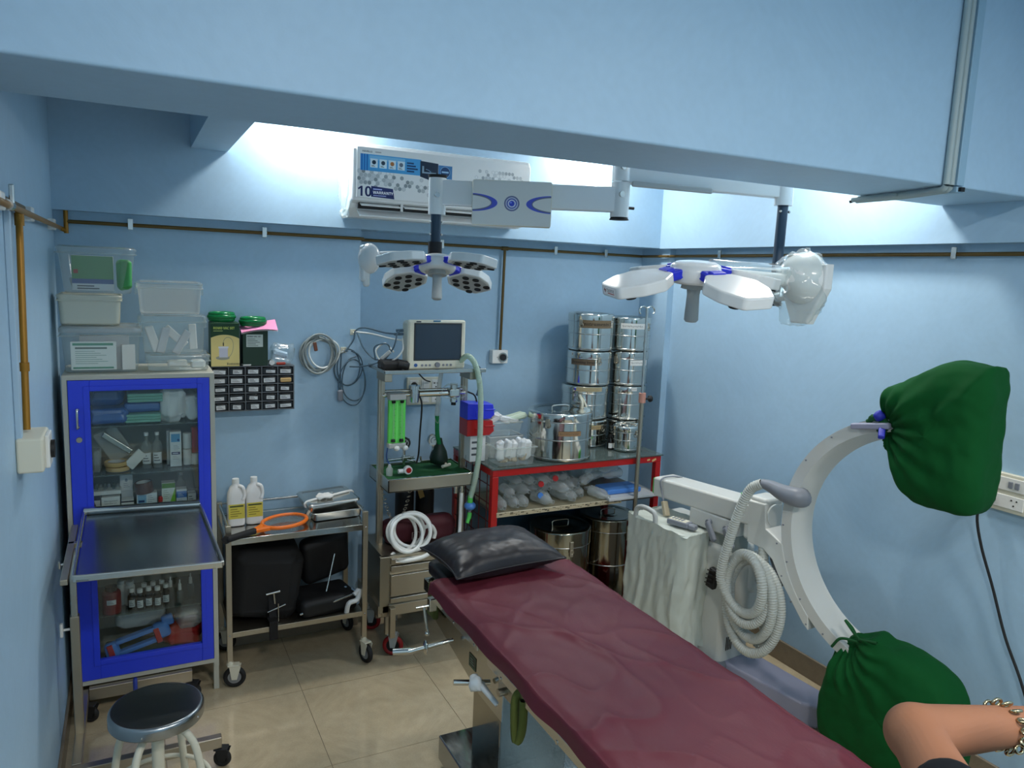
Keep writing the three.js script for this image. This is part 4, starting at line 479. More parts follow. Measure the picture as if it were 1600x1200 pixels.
  function dish(label, cx, y, cz, w, d, h, turn, lid) { const o = thing('instrument_dish', label, 'tray', [cx, y, cz]); o.origin = [0, 0, 0]; o.rotation.y = turn; const lev = [[0.2, 0.001], [0.9, 0.001], [0.94, 0.004], [0.98, h - 0.004], [1.0, h], [1.04, h], [1.045, h - 0.003]], ring = (a, b, r) => { const q = []; for (let i = 0; i < 4; i++) for (let k = 0; k <= 5; k++) { const t = (i + k / 5) * Math.PI / 2, sx = [1, -1, -1, 1][i], sz = [1, 1, -1, -1][i]; q.push([sx * (a - r) + Math.cos(t) * r, sz * (b - r) + Math.sin(t) * r]); } q.push(q[0]); return q; };
    part('dish', grid(24, lev.length - 1, (u, v) => { const [s, yy] = lev[Math.round(v * (lev.length - 1))], q = ring(w / 2 * s, d / 2 * s, 0.02 * s)[Math.round(u * 24)]; return [q[0], yy, q[1]]; }), M.steel, o);
    if (lid) { const ll = [[1.05, h], [1.05, h + 0.004], [1.0, h + 0.01], [0.9, h + 0.011], [0.86, h + 0.006], [0.02, h + 0.006]]; part('lid', grid(24, ll.length - 1, (u, v) => { const [s, yy] = ll[Math.round(v * (ll.length - 1))], q = ring(w / 2 * s, d / 2 * s, 0.02 * s)[Math.round(u * 24)]; return [q[0], yy, q[1]]; }), M.steel, o); part('lid_knob', TU([[-0.03, h + 0.006, 0], [-0.025, h + 0.02, 0], [0.025, h + 0.02, 0], [0.03, h + 0.006, 0]], 0.004, 16), M.chrome, o); } return o; }
  dish('shallow open steel dish under the taped instrument dish', 0.905, 0.734, -3.76, 0.26, 0.2, 0.045, 0.08, false); const td = dish('lidded steel instrument dish tied with white tape on the trolley', 0.885, 0.782, -3.78, 0.26, 0.2, 0.04, 0.14, true); td.rotation.x = 0.08;
  part('tape_tie', [TU([[-0.135, 0.02, 0.05], [-0.13, 0.048, 0.045], [0, 0.052, 0.02], [0.13, 0.05, -0.01], [0.14, 0.02, -0.015]], 0.006, 30, 6), lumpy(S(0.028, -0.03, 0.06, 0.03, 1.6, 0.4, 1, 18), 0.012, 40)], M.paper, td);
  single('tape_end', [TU([[0.78, 0.736, -3.72], [0.765, 0.76, -3.70], [0.775, 0.79, -3.69]], 0.008, 14, 6)], M.cream, 'loose cream tape end beside the steel dishes', 'tape', [0.775, 0.734, -3.7]);
  // below
  single('equipment_bag', lumpy(put(new RoundedBoxGeometry(0.34, 0.36, 0.26, 10, 0.07), 0.555, 0.447, -3.74, 0, 0, -0.1), 0.025, 9), mat(0x0a0a0c, 0.75), 'large soft black equipment bag on the lower trolley shelf', 'bag', [0.555, 0.264, -3.74]);
  single('foam_support', put(lumpy(new RoundedBoxGeometry(0.26, 0.26, 0.09, 8, 0.04), 0.006, 12), 0.87, 0.505, -3.79, 0.2, 0.25, 0.1), mat(0x0d0d10, 0.65), 'black padded body support leaning at the right of the trolley shelf', 'support', [0.87, 0.37, -3.79]);
  single('foam_support', put(lumpy(new RoundedBoxGeometry(0.3, 0.1, 0.22, 8, 0.035), 0.006, 12), 0.84, 0.316, -3.68, 0, 0.15, 0), mat(0x0c0d10, 0.6), 'black flat pad lying under the body support', 'support', [0.84, 0.264, -3.68]);
  const st = thing('strap', 'black webbing strap hanging over the lower trolley rail', 'strap', [0.565, 0.23, -3.53]); part('webbing', [R(0.04, 0.09, 0.006, 0.002, 0.57, 0.255, -3.532), R(0.04, 0.006, 0.08, 0.002, 0.57, 0.3, -3.57), R(0.036, 0.14, 0.006, 0.002, 0.575, 0.36, -3.6, -0.3)], mat(0x0c0c0e, 0.8), st);
  part('buckle', [bar([0.545, 0.42, -3.59], [0.61, 0.43, -3.585], 0.007), bar([0.58, 0.428, -3.588], [0.585, 0.37, -3.585], 0.005), bar([0.55, 0.33, -3.585], [0.635, 0.36, -3.58], 0.004), bar([0.6, 0.37, -3.58], [0.6, 0.28, -3.575], 0.003)], M.steel, st);
  single('steel_rod', bar([0.7, 0.30, -3.565], [1.045, 0.372, -3.59], 0.006), M.chrome, 'long chrome rod jutting out through the right side of the trolley', 'rod', [0.87, 0.3, -3.58]); single('steel_rod', bar([0.84, 0.38, -3.61], [0.895, 0.55, -3.67], 0.005), M.chrome, 'short chrome rod standing against the body support', 'rod', [0.86, 0.37, -3.62]);
  packet('wrapped_pack', 'pale blue plastic pack under the rod at the right end of the shelf', 'pack', 0.965, 0.315, -3.65, 0.09, 0.09, 0.1, mat(0x8fb0cc, 0.35), 0.014, 22); single('gauze_tie', TU([[0.93, 0.27, -3.56], [0.94, 0.325, -3.55], [0.985, 0.335, -3.56], [1.0, 0.38, -3.575], [0.97, 0.36, -3.565]], 0.013, 24, 8), M.packWhite, 'white plastic wrap knotted round the chrome rod', 'wrap', [0.96, 0.265, -3.56]);
}
// ---------- cables on the wall ----------
{
  const zw = -3.94;
  const hk = (x, y, l) => { const o = thing('cable_hook', l, 'hook', [x, y, -3.955]); part('hook_plate', R(0.03, 0.03, 0.006, 0.002, x, y, -3.956), M.cream, o); part('hook', TU([[x, y, -3.953], [x, y - 0.003, -3.93], [x, y + 0.01, -3.922]], 0.004, 12), M.cream, o); };
  hk(1.005, 1.565, 'small cream adhesive hook holding the two cable coils'); hk(1.055, 1.66, 'small cream adhesive hook near the monitor cables');
  const loop = (cx, cy, rx, ry, z, turns, wob, sd, r, m, name, par) => { const pts = []; for (let i = 0; i <= turns * 14; i++) { const a = i / 14 * Math.PI * 2 + 1.5, k = 1 + wob * N3(i * 0.13, sd, 2.2); pts.push([cx + Math.cos(a) * rx * k + wob * 0.12 * N3(i * 0.05, 4, sd), cy + Math.sin(a) * ry * (1 + wob * N3(sd, i * 0.11, 1)), z + 0.006 * Math.sin(i * 0.7 + sd) + i * 0.0004]); } part(name, TU(pts, r, turns * 60, 7), m, par); };
  const a = thing('coiled_cable', 'grey coiled patient cable hanging at the left on the wall', 'cable', [0.88, 1.45, -3.94]);
  loop(0.876, 1.548, 0.09, 0.09, zw, 5, 0.3, 1.3, 0.0058, M.cableGrey, 'coil', a); loop(0.89, 1.556, 0.075, 0.078, zw + 0.012, 1.6, 0.2, 5.1, 0.0048, M.hoseWhite, 'coil', a); part('plug', [beam([0.845, 1.61, -3.92], [0.852, 1.565, -3.915], 0.018, 0.012, 0.004)], mat(0x6a3a22, 0.5), a); part('tail', TU([[0.93, 1.5, zw + 0.01], [0.965, 1.545, zw + 0.01], [1.0, 1.558, -3.925]], 0.005, 16), M.cableGrey, a);
  const b = thing('coiled_cable', 'thin blue-grey coiled sensor cable with a finger clip on the wall', 'cable', [1.03, 1.28, -3.94]);
  loop(1.025, 1.465, 0.068, 0.095, zw, 2, 0.28, 8.3, 0.0035, M.cableBlue, 'coil', b); loop(1.055, 1.40, 0.07, 0.12, zw + 0.008, 2, 0.28, 3.7, 0.0035, M.cableBlue, 'coil', b);
  part('lead', TU([[0.985, 1.545, -3.925], [0.983, 1.45, -3.93], [0.985, 1.355, -3.93]], 0.004, 16), M.cableBlue, b); part('finger_clip', [lumpy(put(new RoundedBoxGeometry(0.03, 0.062, 0.024, 5, 0.01), 0.982, 1.325, -3.925, 0, 0, 0.05), 0.001, 30)], M.greyPlastic, b);
  part('lead', TU([[1.005, 1.56, -3.92], [1.045, 1.62, -3.915], [1.06, 1.672, -3.915], [1.1, 1.69, -3.88], [1.18, 1.672, -3.78], [1.235, 1.672, -3.7]], 0.0045, 40), M.cableBlue, b);
  const c = thing('monitor_cable', 'tangle of pale and grey leads hanging beside the monitor', 'cable', [1.16, 1.5, -3.75]);
  part('lead', TU([[1.06, 1.665, -3.915], [1.13, 1.66, -3.85], [1.2, 1.645, -3.75], [1.25, 1.64, -3.7]], 0.0045, 30), M.hoseWhite, c);
  part('lead', TU([[1.245, 1.65, -3.7], [1.24, 1.59, -3.68], [1.2, 1.54, -3.7], [1.15, 1.53, -3.75], [1.13, 1.58, -3.78], [1.17, 1.62, -3.75], [1.2, 1.58, -3.7]], 0.0045, 50), M.hoseWhite, c);
  part('lead', TU([[1.06, 1.665, -3.9], [1.09, 1.58, -3.86], [1.14, 1.53, -3.8], [1.19, 1.57, -3.74], [1.17, 1.62, -3.72], [1.12, 1.6, -3.77], [1.13, 1.53, -3.79]], 0.004, 50), M.cableBlue, c);
  part('lead', TU([[1.245, 1.69, -3.7], [1.215, 1.68, -3.69], [1.2, 1.63, -3.68], [1.19, 1.59, -3.7], [1.15, 1.53, -3.74], [1.08, 1.49, -3.85], [1.03, 1.48, -3.92]], 0.004, 50), M.cableBlue, c);
  part('plug', [beam([1.21, 1.69, -3.7], [1.25, 1.692, -3.7], 0.014, 0.016, 0.003), beam([1.2, 1.672, -3.7], [1.25, 1.673, -3.7], 0.014, 0.014, 0.003)], M.cableBlue, c); part('junction', [beam([1.145, 1.54, -3.735], [1.185, 1.585, -3.705], 0.016, 0.02, 0.005)], M.lightGrey, c);
}
// ---------- anaesthesia trolley ----------
{
  const xl = 1.143, xr = 1.607, zu = -3.72, t = thing('anaesthesia_trolley', 'tall steel anaesthesia trolley with flow meter and drawers', 'trolley', [1.37, 0, -3.7]);
  for (const x of [xl, xr]) part('upright', [RB(x - 0.016, x + 0.016, 0.14, 1.49, zu - 0.014, zu + 0.014, 0.002), RB(x - 0.006, x + 0.006, 0.14, 1.49, zu + 0.01, zu + 0.018, 0.002)], M.steelOld, t);
  part('top_shelf', [RB(xl - 0.022, 1.675, 1.486, 1.492, zu - 0.18, zu + 0.13, 0.001), RB(xl - 0.022, 1.675, 1.48, 1.5, zu + 0.115, zu + 0.133, 0.003), RB(xl - 0.022, xl - 0.004, 1.481, 1.499, zu - 0.18, zu + 0.112, 0.003)], M.steelBrushed, t);
  for (const x of [xl, xr]) part('bracket', RB(x - 0.02, x + 0.02, 1.44, 1.488, zu - 0.02, zu + 0.12, 0.004), M.steelOld, t);
  part('gas_rail', [bar([xl, 1.355, zu + 0.01], [xr, 1.355, zu + 0.01], 0.011), bar([xl, 1.375, zu + 0.005], [xr, 1.375, zu + 0.005], 0.008)], M.chrome, t);
  part('manifold', [C(0.024, 0.024, 0.07, 1.315, 1.36, zu + 0.025), C(0.03, 0.03, 0.018, 1.315, 1.395, zu + 0.025), C(0.022, 0.022, 0.018, 1.315, 1.325, zu + 0.025), C(0.017, 0.017, 0.16, 1.42, 1.358, zu + 0.02, 0, 0, Math.PI / 2), R(0.06, 0.05, 0.05, 0.01, 1.535, 1.36, zu + 0.025), C(0.016, 0.02, 0.07, 1.535, 1.345, zu + 0.03), C(0.02, 0.02, 0.04, 1.535, 1.39, zu + 0.03)], M.chrome, t);
  part('valve_cap', [C(0.013, 0.013, 0.016, 1.535, 1.3, zu + 0.03)], M.rubber, t);
  part('sample_line', [TU([[1.47, 1.385, zu + 0.03], [1.5, 1.41, zu + 0.05], [1.58, 1.395, zu + 0.06], [1.595, 1.35, zu + 0.06], [1.53, 1.33, zu + 0.06], [1.46, 1.35, zu + 0.05], [1.48, 1.4, zu + 0.05], [1.56, 1.4, zu + 0.05], [1.59, 1.37, zu + 0.04]], 0.003, 80, 6), TU([[1.46, 1.31, zu], [1.44, 1.23, zu], [1.46, 1.19, zu], [1.47, 1.24, zu], [1.475, 1.33, zu]], 0.0025, 40, 6)], M.clear, t);
  const fm = part('flow_meter', [RB(1.172, 1.262, 1.1, 1.335, zu + 0.02, zu + 0.045, 0.003)], M.limePanel, t);
  part('flow_head', [R(0.088, 0.03, 0.05, 0.004, 1.215, 1.35, zu + 0.035), R(0.092, 0.026, 0.05, 0.004, 1.217, 1.094, zu + 0.035)], M.lightGrey, fm);
  decal('flow_scale', 0.084, 0.23, canvasMat(96, 256, (x, w, h) => { x.fillStyle = '#66dc5c'; x.fillRect(0, 0, w, h); x.fillStyle = '#2f8f3a'; for (let i = 0; i < 22; i++) for (const a of [24, 58]) x.fillRect(a, 14 + i * 9, i % 4 ? 8 : 14, 2); x.fillStyle = '#7ff078'; x.fillRect(44, 8, 6, 230); }, 0.3), fm, [1.217, 1.217, zu + 0.0456]);
  for (const x of [1.195, 1.24]) { part('flow_tube', bar([x, 1.115, zu + 0.05], [x, 1.325, zu + 0.05], 0.006), M.clear, fm); part('tube_end', C(0.01, 0.012, 0.014, x, 1.122, zu + 0.05), M.dark, fm); part('tube_end', C(0.011, 0.009, 0.012, x, 1.325, zu + 0.05), M.dark, fm); part('flow_knob', [put(L([[0, 0.022], [0.012, 0.022], [0.014, 0.004], [0.009, 0], [0.009, -0.02], [0, -0.02]], 0, 0, 0, 18), x + 0.01, 1.085, zu + 0.075, 1.3)], M.white, fm); }
  part('gas_tube', [TU([[1.172, 1.08, zu + 0.03], [1.165, 1.03, zu + 0.04], [1.185, 0.985, zu + 0.05]], 0.004, 16)], mat(0x22457a, 0.4), t);
  // tray with green cloth
  const tf = -3.565, tb = -3.90, y0 = 0.875, y1 = 0.942;
  part('work_tray', [RB(1.14, 1.146, y0, y1, tb, tf, 0.001), RB(1.612, 1.618, y0, y1, tb, tf, 0.001), RB(1.14, 1.618, y0, y1, tf - 0.006, tf, 0.001), RB(1.14, 1.618, y0, y1, tb, tb + 0.006, 0.001), BB(1.14, 1.618, y0, y0 + 0.005, tb, tf)], mat(0xb4b2aa, 0.25, 1), t);
  part('tray_rail', [RB(1.138, 1.62, y1 - 0.004, y1 + 0.003, tf - 0.008, tf + 0.003, 0.002)], M.chrome, t);
  part('lower_post', [RB(xl - 0.014, xl + 0.014, 0.14, 0.3, -3.49, -3.46, 0.002)], M.steelOld, t);
  // drawers
  part('drawer_case', [BB(1.1, 1.62, 0.26, 0.56, -3.86, -3.515), RB(1.085, 1.135, 0.26, 0.56, -3.53, -3.505, 0.003)], mat(0xa6a294, 0.33, 1), t);
  for (const [a, b, m] of [[0.515, 0.55, 0], [0.475, 0.51, 0], [0.345, 0.462, 0], [0.31, 0.34, 0]]) { const d = part('drawer', RB(1.142, 1.61, a, b, -3.52, -3.5, 0.003), M.steelOld, t); part('drawer_lip', RB(1.142, 1.61, b - 0.006, b, -3.502, -3.492, 0.002), M.steel, d); }
  part('base_frame', [RB(1.1, 1.66, 0.24, 0.3, -3.535, -3.505, 0.003), RB(1.08, 1.12, 0.2415, 0.2985, -3.9, -3.51, 0.003), RB(1.622, 1.658, 0.2415, 0.2985, -3.9, -3.51, 0.003), RB(1.12, 1.62, 0.24, 0.28, -3.9, -3.87, 0.003)], M.steelOld, t);
  for (const [x, z] of [[1.145, -3.56], [1.63, -3.56], [1.12, -3.88], [1.63, -3.88]]) { part('castor_stem', RB(x - 0.014, x + 0.014, 0.12, 0.25, z - 0.014, z + 0.014, 0.003), M.steelOld, t); castor(t, x + 0.012, z, 0.14, 0.055, 1.1, mat(0x9a1418, 0.5), M.rubber, M.lightGrey); }
  part('chain', (() => { const g = [], n = 26; for (let i = 0; i < n; i++) { const u = i / (n - 1), x = 1.15 + u * 0.16, y = 0.86 - 0.19 * (1 - (2 * u - 1) ** 2) - 0.0 * u, l = new THREE.TorusGeometry(0.008, 0.002, 6, 10); l.scale(0.7, 1.2, 1); if (i % 2) l.rotateY(Math.PI / 2); l.rotateZ(Math.atan2(1, (2 * u - 1) * 4) + Math.PI / 2); l.translate(x, y, -3.7); g.push(l); } return g; })(), M.steelOld, t);
  // gauges at the back of the tray
  for (const [x, y, face, l] of [[1.3, 1.075, '#16181a', 'black pressure gauge'], [1.468, 1.08, '#cfd6d8', 'white pressure gauge']]) { const g = part('pressure_gauge', [C(0.032, 0.032, 0.026, x, y, -3.8, Math.PI / 2)], x < 1.4 ? M.rubber : M.chrome, t, l); decal('dial', 0.05, 0.05, canvasMat(64, 64, (c) => { c.fillStyle = x < 1.4 ? '#1b1d20' : '#d9e0e2'; c.fillRect(0, 0, 64, 64); c.strokeStyle = x < 1.4 ? '#c9ced2' : '#334'; c.lineWidth = 4; c.beginPath(); c.arc(32, 32, 24, 2.4, 7.0); c.stroke(); c.beginPath(); c.moveTo(32, 32); c.lineTo(46, 18); c.stroke(); }, 0.3), g, [x, y, -3.7865]); part('gauge_stem', [bar([x, y - 0.03, -3.8], [x, 0.955, -3.8], 0.008)], M.chrome, t); }
  part('yoke_pipes', [bar([1.2, 0.985, -3.8], [1.36, 0.99, -3.8], 0.008), R(0.05, 0.03, 0.03, 0.006, 1.31, 0.99, -3.79), TU([[1.31, 0.985, -3.78], [1.38, 0.97, -3.77], [1.385, 1.0, -3.77]], 0.006, 18)], M.chrome, t);
  part('power_cord', TU([[1.335, 1.36, zu + 0.03], [1.355, 1.3, zu + 0.03], [1.36, 1.15, zu], [1.365, 1.02, -3.75], [1.35, 0.97, -3.74]], 0.005, 40), M.rubber, t);
  part('hose_stub', [C(0.012, 0.012, 0.06, 1.56, 0.86, -3.6), C(0.015, 0.015, 0.012, 1.56, 0.875, -3.6), C(0.015, 0.015, 0.012, 1.56, 0.85, -3.6), C(0.012, 0.012, 0.06, 1.525, 0.86, -3.6), C(0.015, 0.015, 0.012, 1.525, 0.865, -3.6)], M.chrome, t);
  single('tray_cloth', grid(24, 18, (u, v) => { const x = 1.15 + u * 0.458, z = tb + 0.012 + v * (tf - tb - 0.022); return [x, 0.93 + 0.007 * N3(u * 5, v * 4, 2) + (v > 0.95 ? 0.008 : 0) + (u < 0.05 || u > 0.95 ? 0.006 : 0), z]; }), M.greenCloth, 'green cloth lining the steel work tray', 'cloth', [1.38, 0.925, -3.73]);
  const ap = thing('valve_piece', 'white and red breathing valve lying on the green tray', 'valve', [1.27, 0.94, -3.68]); part('valve_body', [C(0.022, 0.022, 0.02, 1.275, 0.962, -3.66, Math.PI / 2, 0.2), C(0.012, 0.012, 0.05, 1.25, 0.955, -3.67, 0, 0, Math.PI / 2)], M.capWhite, ap); part('red_disc', C(0.014, 0.014, 0.004, 1.277, 0.962, -3.648, Math.PI / 2, 0.2), M.red, ap);
  const cn = thing('tube_connector', 'small white tube connector on the right of the green tray', 'connector', [1.51, 0.94, -3.73]); part('connector', [bar([1.49, 0.95, -3.71], [1.545, 0.95, -3.74], 0.009), bar([1.52, 0.95, -3.725], [1.525, 0.955, -3.77], 0.008)], M.cream, cn);
  const vp = thing('nebuliser_cup', 'clear plastic cup standing at the left corner of the green tray', 'cup', [1.175, 0.94, -3.66]); part('cup', L([[0, 0], [0.016, 0], [0.018, 0.035], [0.01, 0.045], [0.006, 0.06], [0, 0.06]], 1.175, 0.94, -3.66, 18), M.frosted, vp);
  // monitor
  const m = thing('patient_monitor', 'cream patient monitor with dark screen on the anaesthesia trolley', 'monitor', [1.42, 1.493, -3.72]), zf = -3.645;
  part('casing', [RB(1.258, 1.575, 1.495, 1.75, zf - 0.035, zf, 0.012), RB(1.272, 1.56, 1.5, 1.74, zf - 0.15, zf - 0.02, 0.02)], M.cream, m); part('bezel', [RB(1.288, 1.552, 1.54, 1.735, zf - 0.004, zf + 0.003, 0.003)], mat(0x2a2e30, 0.4), m); part('screen', BB(1.295, 1.545, 1.547, 1.728, zf + 0.0025, zf + 0.0042), M.screen, m);
  part('alarm_light', R(0.04, 0.007, 0.008, 0.003, 1.412, 1.745, zf), mat(0x3f86b5, 0.3), m);
  for (let i = 0; i < 6; i++) { const x = i < 3 ? 1.335 + i * 0.021 : 1.452 + (i - 3) * 0.021; part('button', put(C(0.006, 0.006, 0.006, 0, 0, 0, Math.PI / 2), x, 1.516, zf + 0.001), M.greyPlastic, m); } part('dial_knob', [C(0.0125, 0.014, 0.014, 1.418, 1.518, zf + 0.005, Math.PI / 2)], M.greyPlastic, m); part('power_button', put(C(0.009, 0.009, 0.005, 0, 0, 0, Math.PI / 2), 1.3, 1.517, zf + 0.001), mat(0x2f5a9a, 0.4), m); decal('maker_mark', 0.026, 0.007, mat(0x3a3f44, 0.5), m, [1.312, 1.741, zf + 0.0006]);
  const acc = thing('accessory_pile', 'dark cloth pouch with cuffs on the trolley top beside the monitor', 'pouch', [1.2, 1.493, -3.7]); part('pouch', lumpy(put(new RoundedBoxGeometry(0.13, 0.045, 0.1, 6, 0.016), 1.19, 1.516, -3.7), 0.012, 30), M.rubber, acc); part('cuff', lumpy(put(C(0.024, 0.024, 0.06, 0, 0, 0), 1.235, 1.52, -3.66, 0.3, 0, 1.3), 0.003, 30), M.dark, acc);
  // breathing hose
  const h = thing('breathing_hose', 'pale green breathing hose hanging from the trolley top with blue filter', 'hose', [1.62, 0.72, -3.58]);
  part('hose', hose([[1.55, 1.53, -3.66], [1.575, 1.565, -3.61], [1.608, 1.52, -3.58], [1.632, 1.4, -3.565], [1.638, 1.25, -3.56], [1.634, 1.05, -3.555], [1.615, 0.9, -3.555], [1.595, 0.81, -3.56]], 0.0155, 0.009, 0.0012), M.hoseGreen, h);
  part('hose_mount', [C(0.026, 0.026, 0.05, 1.545, 1.52, -3.67, 0, 0, Math.PI / 2)], M.cream, h); part('connector', C(0.013, 0.015, 0.04, 1.594, 0.8, -3.56), M.lime, h); part('filter', L([[0.008, 0.02], [0.022, 0.018], [0.031, 0.006], [0.031, -0.006], [0.022, -0.018], [0.008, -0.02]], 1.594, 0.763, -3.56, 26), mat(0x4f86cf, 0.35), h); part('filter_neck', C(0.009, 0.009, 0.03, 1.594, 0.735, -3.56), M.clear, h); part('elbow', [bar([1.594, 0.725, -3.56], [1.588, 0.695, -3.555], 0.012), bar([1.588, 0.7, -3.555], [1.576, 0.672, -3.55], 0.01)], M.lime, h);
  const gh = thing('oxygen_tube', 'green-ended clear breathing tube hanging behind the gas rail', 'tube', [1.46, 0.98, -3.8]); part('tube', TU([[1.487, 1.46, -3.76], [1.48, 1.36, -3.77], [1.478, 1.22, -3.78]], 0.013, 24), M.frosted, gh); part('green_end', TU([[1.478, 1.22, -3.78], [1.482, 1.12, -3.78], [1.495, 1.06, -3.78]], 0.0125, 20), M.tubeGreen, gh); part('bag', lumpy(L([[0.013, 0.09], [0.02, 0.06], [0.042, 0.02], [0.05, -0.02], [0.046, -0.05], [0, -0.055]], 1.5, 1.0, -3.79, 24), 0.006, 20), mat(0x142a20, 0.5), gh);
  // white hose coil, bag
  const wc = thing('white_hose', 'coil of thick white hose lying on the trolley drawers', 'hose', [1.26, 0.562, -3.56]);
  for (const [cx, cy, cz, rx, ry, ty, ti] of [[1.235, 0.657, -3.535, 0.092, 0.09, 0.25, 0.35], [1.262, 0.66, -3.55, 0.1, 0.094, -0.2, 0.3], [1.225, 0.655, -3.565, 0.085, 0.09, 0.4, 0.25], [1.28, 0.66, -3.585, 0.095, 0.088, -0.3, 0.3], [1.25, 0.652, -3.6, 0.1, 0.084, 0.05, 0.25]]) { const g = new THREE.TorusGeometry(1, 0.0095 / 0.09, 10, 48); g.scale(rx, ry, 0.09); g.rotateX(-ti); g.rotateY(ty); g.translate(cx, cy, cz); part('loop', g, M.hoseWhite, wc); }
  part('end', TU([[1.17, 0.56, -3.545], [1.15, 0.545, -3.53], [1.2, 0.535, -3.49], [1.3, 0.545, -3.48], [1.38, 0.57, -3.5]], 0.011, 30), M.hoseWhite, wc); part('end', TU([[1.33, 0.65, -3.6], [1.39, 0.66, -3.61], [1.42, 0.62, -3.62], [1.415, 0.585, -3.62]], 0.011, 30), M.hoseWhite, wc); part('wire_hook', TU([[1.16, 0.532, -3.49], [1.28, 0.53, -3.485], [1.29, 0.545, -3.485], [1.17, 0.545, -3.485]], 0.0035, 30), M.steel, wc);
  const sb = thing('carry_bag', 'dark red carry bag behind the white hose coil', 'bag', [1.36, 0.56, -3.7]); part('bag', lumpy(put(new RoundedBoxGeometry(0.4, 0.13, 0.14, 8, 0.05), 1.36, 0.622, -3.71), 0.012, 12), M.maroonCloth, sb); decal('bag_print', 0.05, 0.045, canvasMat(64, 64, c => { c.fillStyle = '#4b1420'; c.fillRect(0, 0, 64, 64); c.strokeStyle = '#b9a8a4'; c.lineWidth = 4; c.strokeRect(6, 6, 52, 52); c.fillStyle = '#b9a8a4'; c.fillRect(14, 20, 30, 8); }, 0.7), sb, [1.32, 0.605, -3.637]);
  const wt = thing('white_hose', 'white hose hanging from the trolley tray to the floor', 'hose', [1.55, 0.45, -3.58]); part('hose', TU([[1.56, 0.83, -3.6], [1.558, 0.7, -3.6], [1.545, 0.6, -3.58], [1.52, 0.5, -3.56]], 0.0105, 30), M.hoseWhite, wt);
  // gas cylinders
  for (const [x, l] of [[1.372, 'black gas cylinder, left of the pair behind the trolley'], [1.495, 'black gas cylinder, right of the pair behind the trolley']]) { const o = thing('gas_cylinder', l, 'gas cylinder', [x, 0.3, -3.985]); part('cylinder', L([[0, 0], [0.052, 0], [0.054, 0.006], [0.054, 0.44], [0.045, 0.475], [0.02, 0.495], [0.016, 0.51], [0, 0.51]], x, 0.3, -3.985, 28), mat(0x15110f, 0.45), o); part('valve', [C(0.014, 0.014, 0.04, x, 0.83, -3.985), R(0.03, 0.03, 0.03, 0.004, x, 0.855, -3.985)], mat(0x8a6a30, 0.4, 0.8), o); part('collar', C(0.0555, 0.0555, 0.012, x, 0.42, -3.985), M.steelOld, o); }
  const cr = thing('cylinder_rack', 'dark steel rack holding the two gas cylinders', 'rack', [1.43, 0, -3.985]); part('rack_base', [RB(1.3, 1.57, 0.285, 0.3, -4.06, -3.91, 0.003)], M.steelOld, cr); for (const x of [1.31, 1.56]) for (const z of [-4.05, -3.92]) part('rack_leg', RB(x - 0.01, x + 0.01, 0, 0.287, z - 0.01, z + 0.01, 0.002), M.steelOld, cr); part('tag', put(B(0.03, 0.05, 0.002, 0, 0, 0), 1.45, 0.74, -3.925, 0, 0, 0.3), mat(0xb08a4a, 0.6), cr); part('tag_string', bar([1.445, 0.765, -3.925], [1.42, 0.83, -3.96], 0.002), M.rubber, cr);
  // wall sockets
  const ws = thing('switch_board', 'white switch board with sockets on the wall behind the trolley', 'switch board', [1.52, 1.22, -4.11]); part('plate', RB(1.413, 1.622, 1.223, 1.385, ZB, ZB + 0.02, 0.004), M.cream, ws);
  for (const [x, y, w, hh] of [[1.455, 1.34, 0.05, 0.06], [1.525, 1.34, 0.05, 0.06], [1.59, 1.34, 0.05, 0.06], [1.455, 1.265, 0.05, 0.06], [1.525, 1.265, 0.05, 0.06], [1.59, 1.265, 0.05, 0.06]]) { const s = part('module', RB(x - w / 2, x + w / 2, y - hh / 2, y + hh / 2, ZB + 0.018, ZB + 0.023, 0.002), M.white, ws); if (x > 1.56) part('pin_hole', [[-0.01, 0.01], [0.01, 0.01], [0, -0.012]].map(([a, b]) => C(0.004, 0.004, 0.003, x + a, y + b, ZB + 0.0235, Math.PI / 2)), M.dark, s); else if (x < 1.5) part('plug', put(L([[0, 0.03], [0.014, 0.03], [0.02, 0], [0, 0]], 0, 0, 0, 18), x, y, ZB + 0.022, Math.PI / 2), y > 1.3 ? M.rubber : M.white, s); else part('rocker', RB(x - 0.016, x + 0.016, y - 0.024, y + 0.024, ZB + 0.022, ZB + 0.027, 0.003), M.white, s); }
  const pc = thing('power_cable', 'thin black power cable from the monitor down to the wall sockets', 'cable', [1.45, 1.36, -3.95]); part('cable', TU([[1.36, 1.485, -3.84], [1.42, 1.44, -3.95], [1.5, 1.38, -4.05], [1.55, 1.36, -4.09]], 0.004, 30), M.rubber, pc);
  const bc = thing('probe_cable', 'thin blue probe cable looped over the right end of the trolley top', 'cable', [1.68, 1.3, -3.72]); part('cable', [TU([[1.655, 1.49, -3.7], [1.68, 1.498, -3.69], [1.692, 1.46, -3.69], [1.69, 1.38, -3.69], [1.67, 1.34, -3.7]], 0.003, 30)], M.cableBlue, bc); part('probe', beam([1.689, 1.42, -3.69], [1.676, 1.335, -3.7], 0.01, 0.01, 0.003), M.cableBlue, bc);
  const bl = thing('power_cable', 'black cable looping down beside the right upright of the trolley', 'cable', [1.67, 0.95, -3.7]); part('cable', TU([[1.62, 1.36, -3.7], [1.66, 1.33, -3.68], [1.675, 1.2, -3.68], [1.66, 1.02, -3.68], [1.65, 0.88, -3.67], [1.665, 0.72, -3.66], [1.6, 0.6, -3.62]], 0.0045, 50), M.rubber, bl);
}
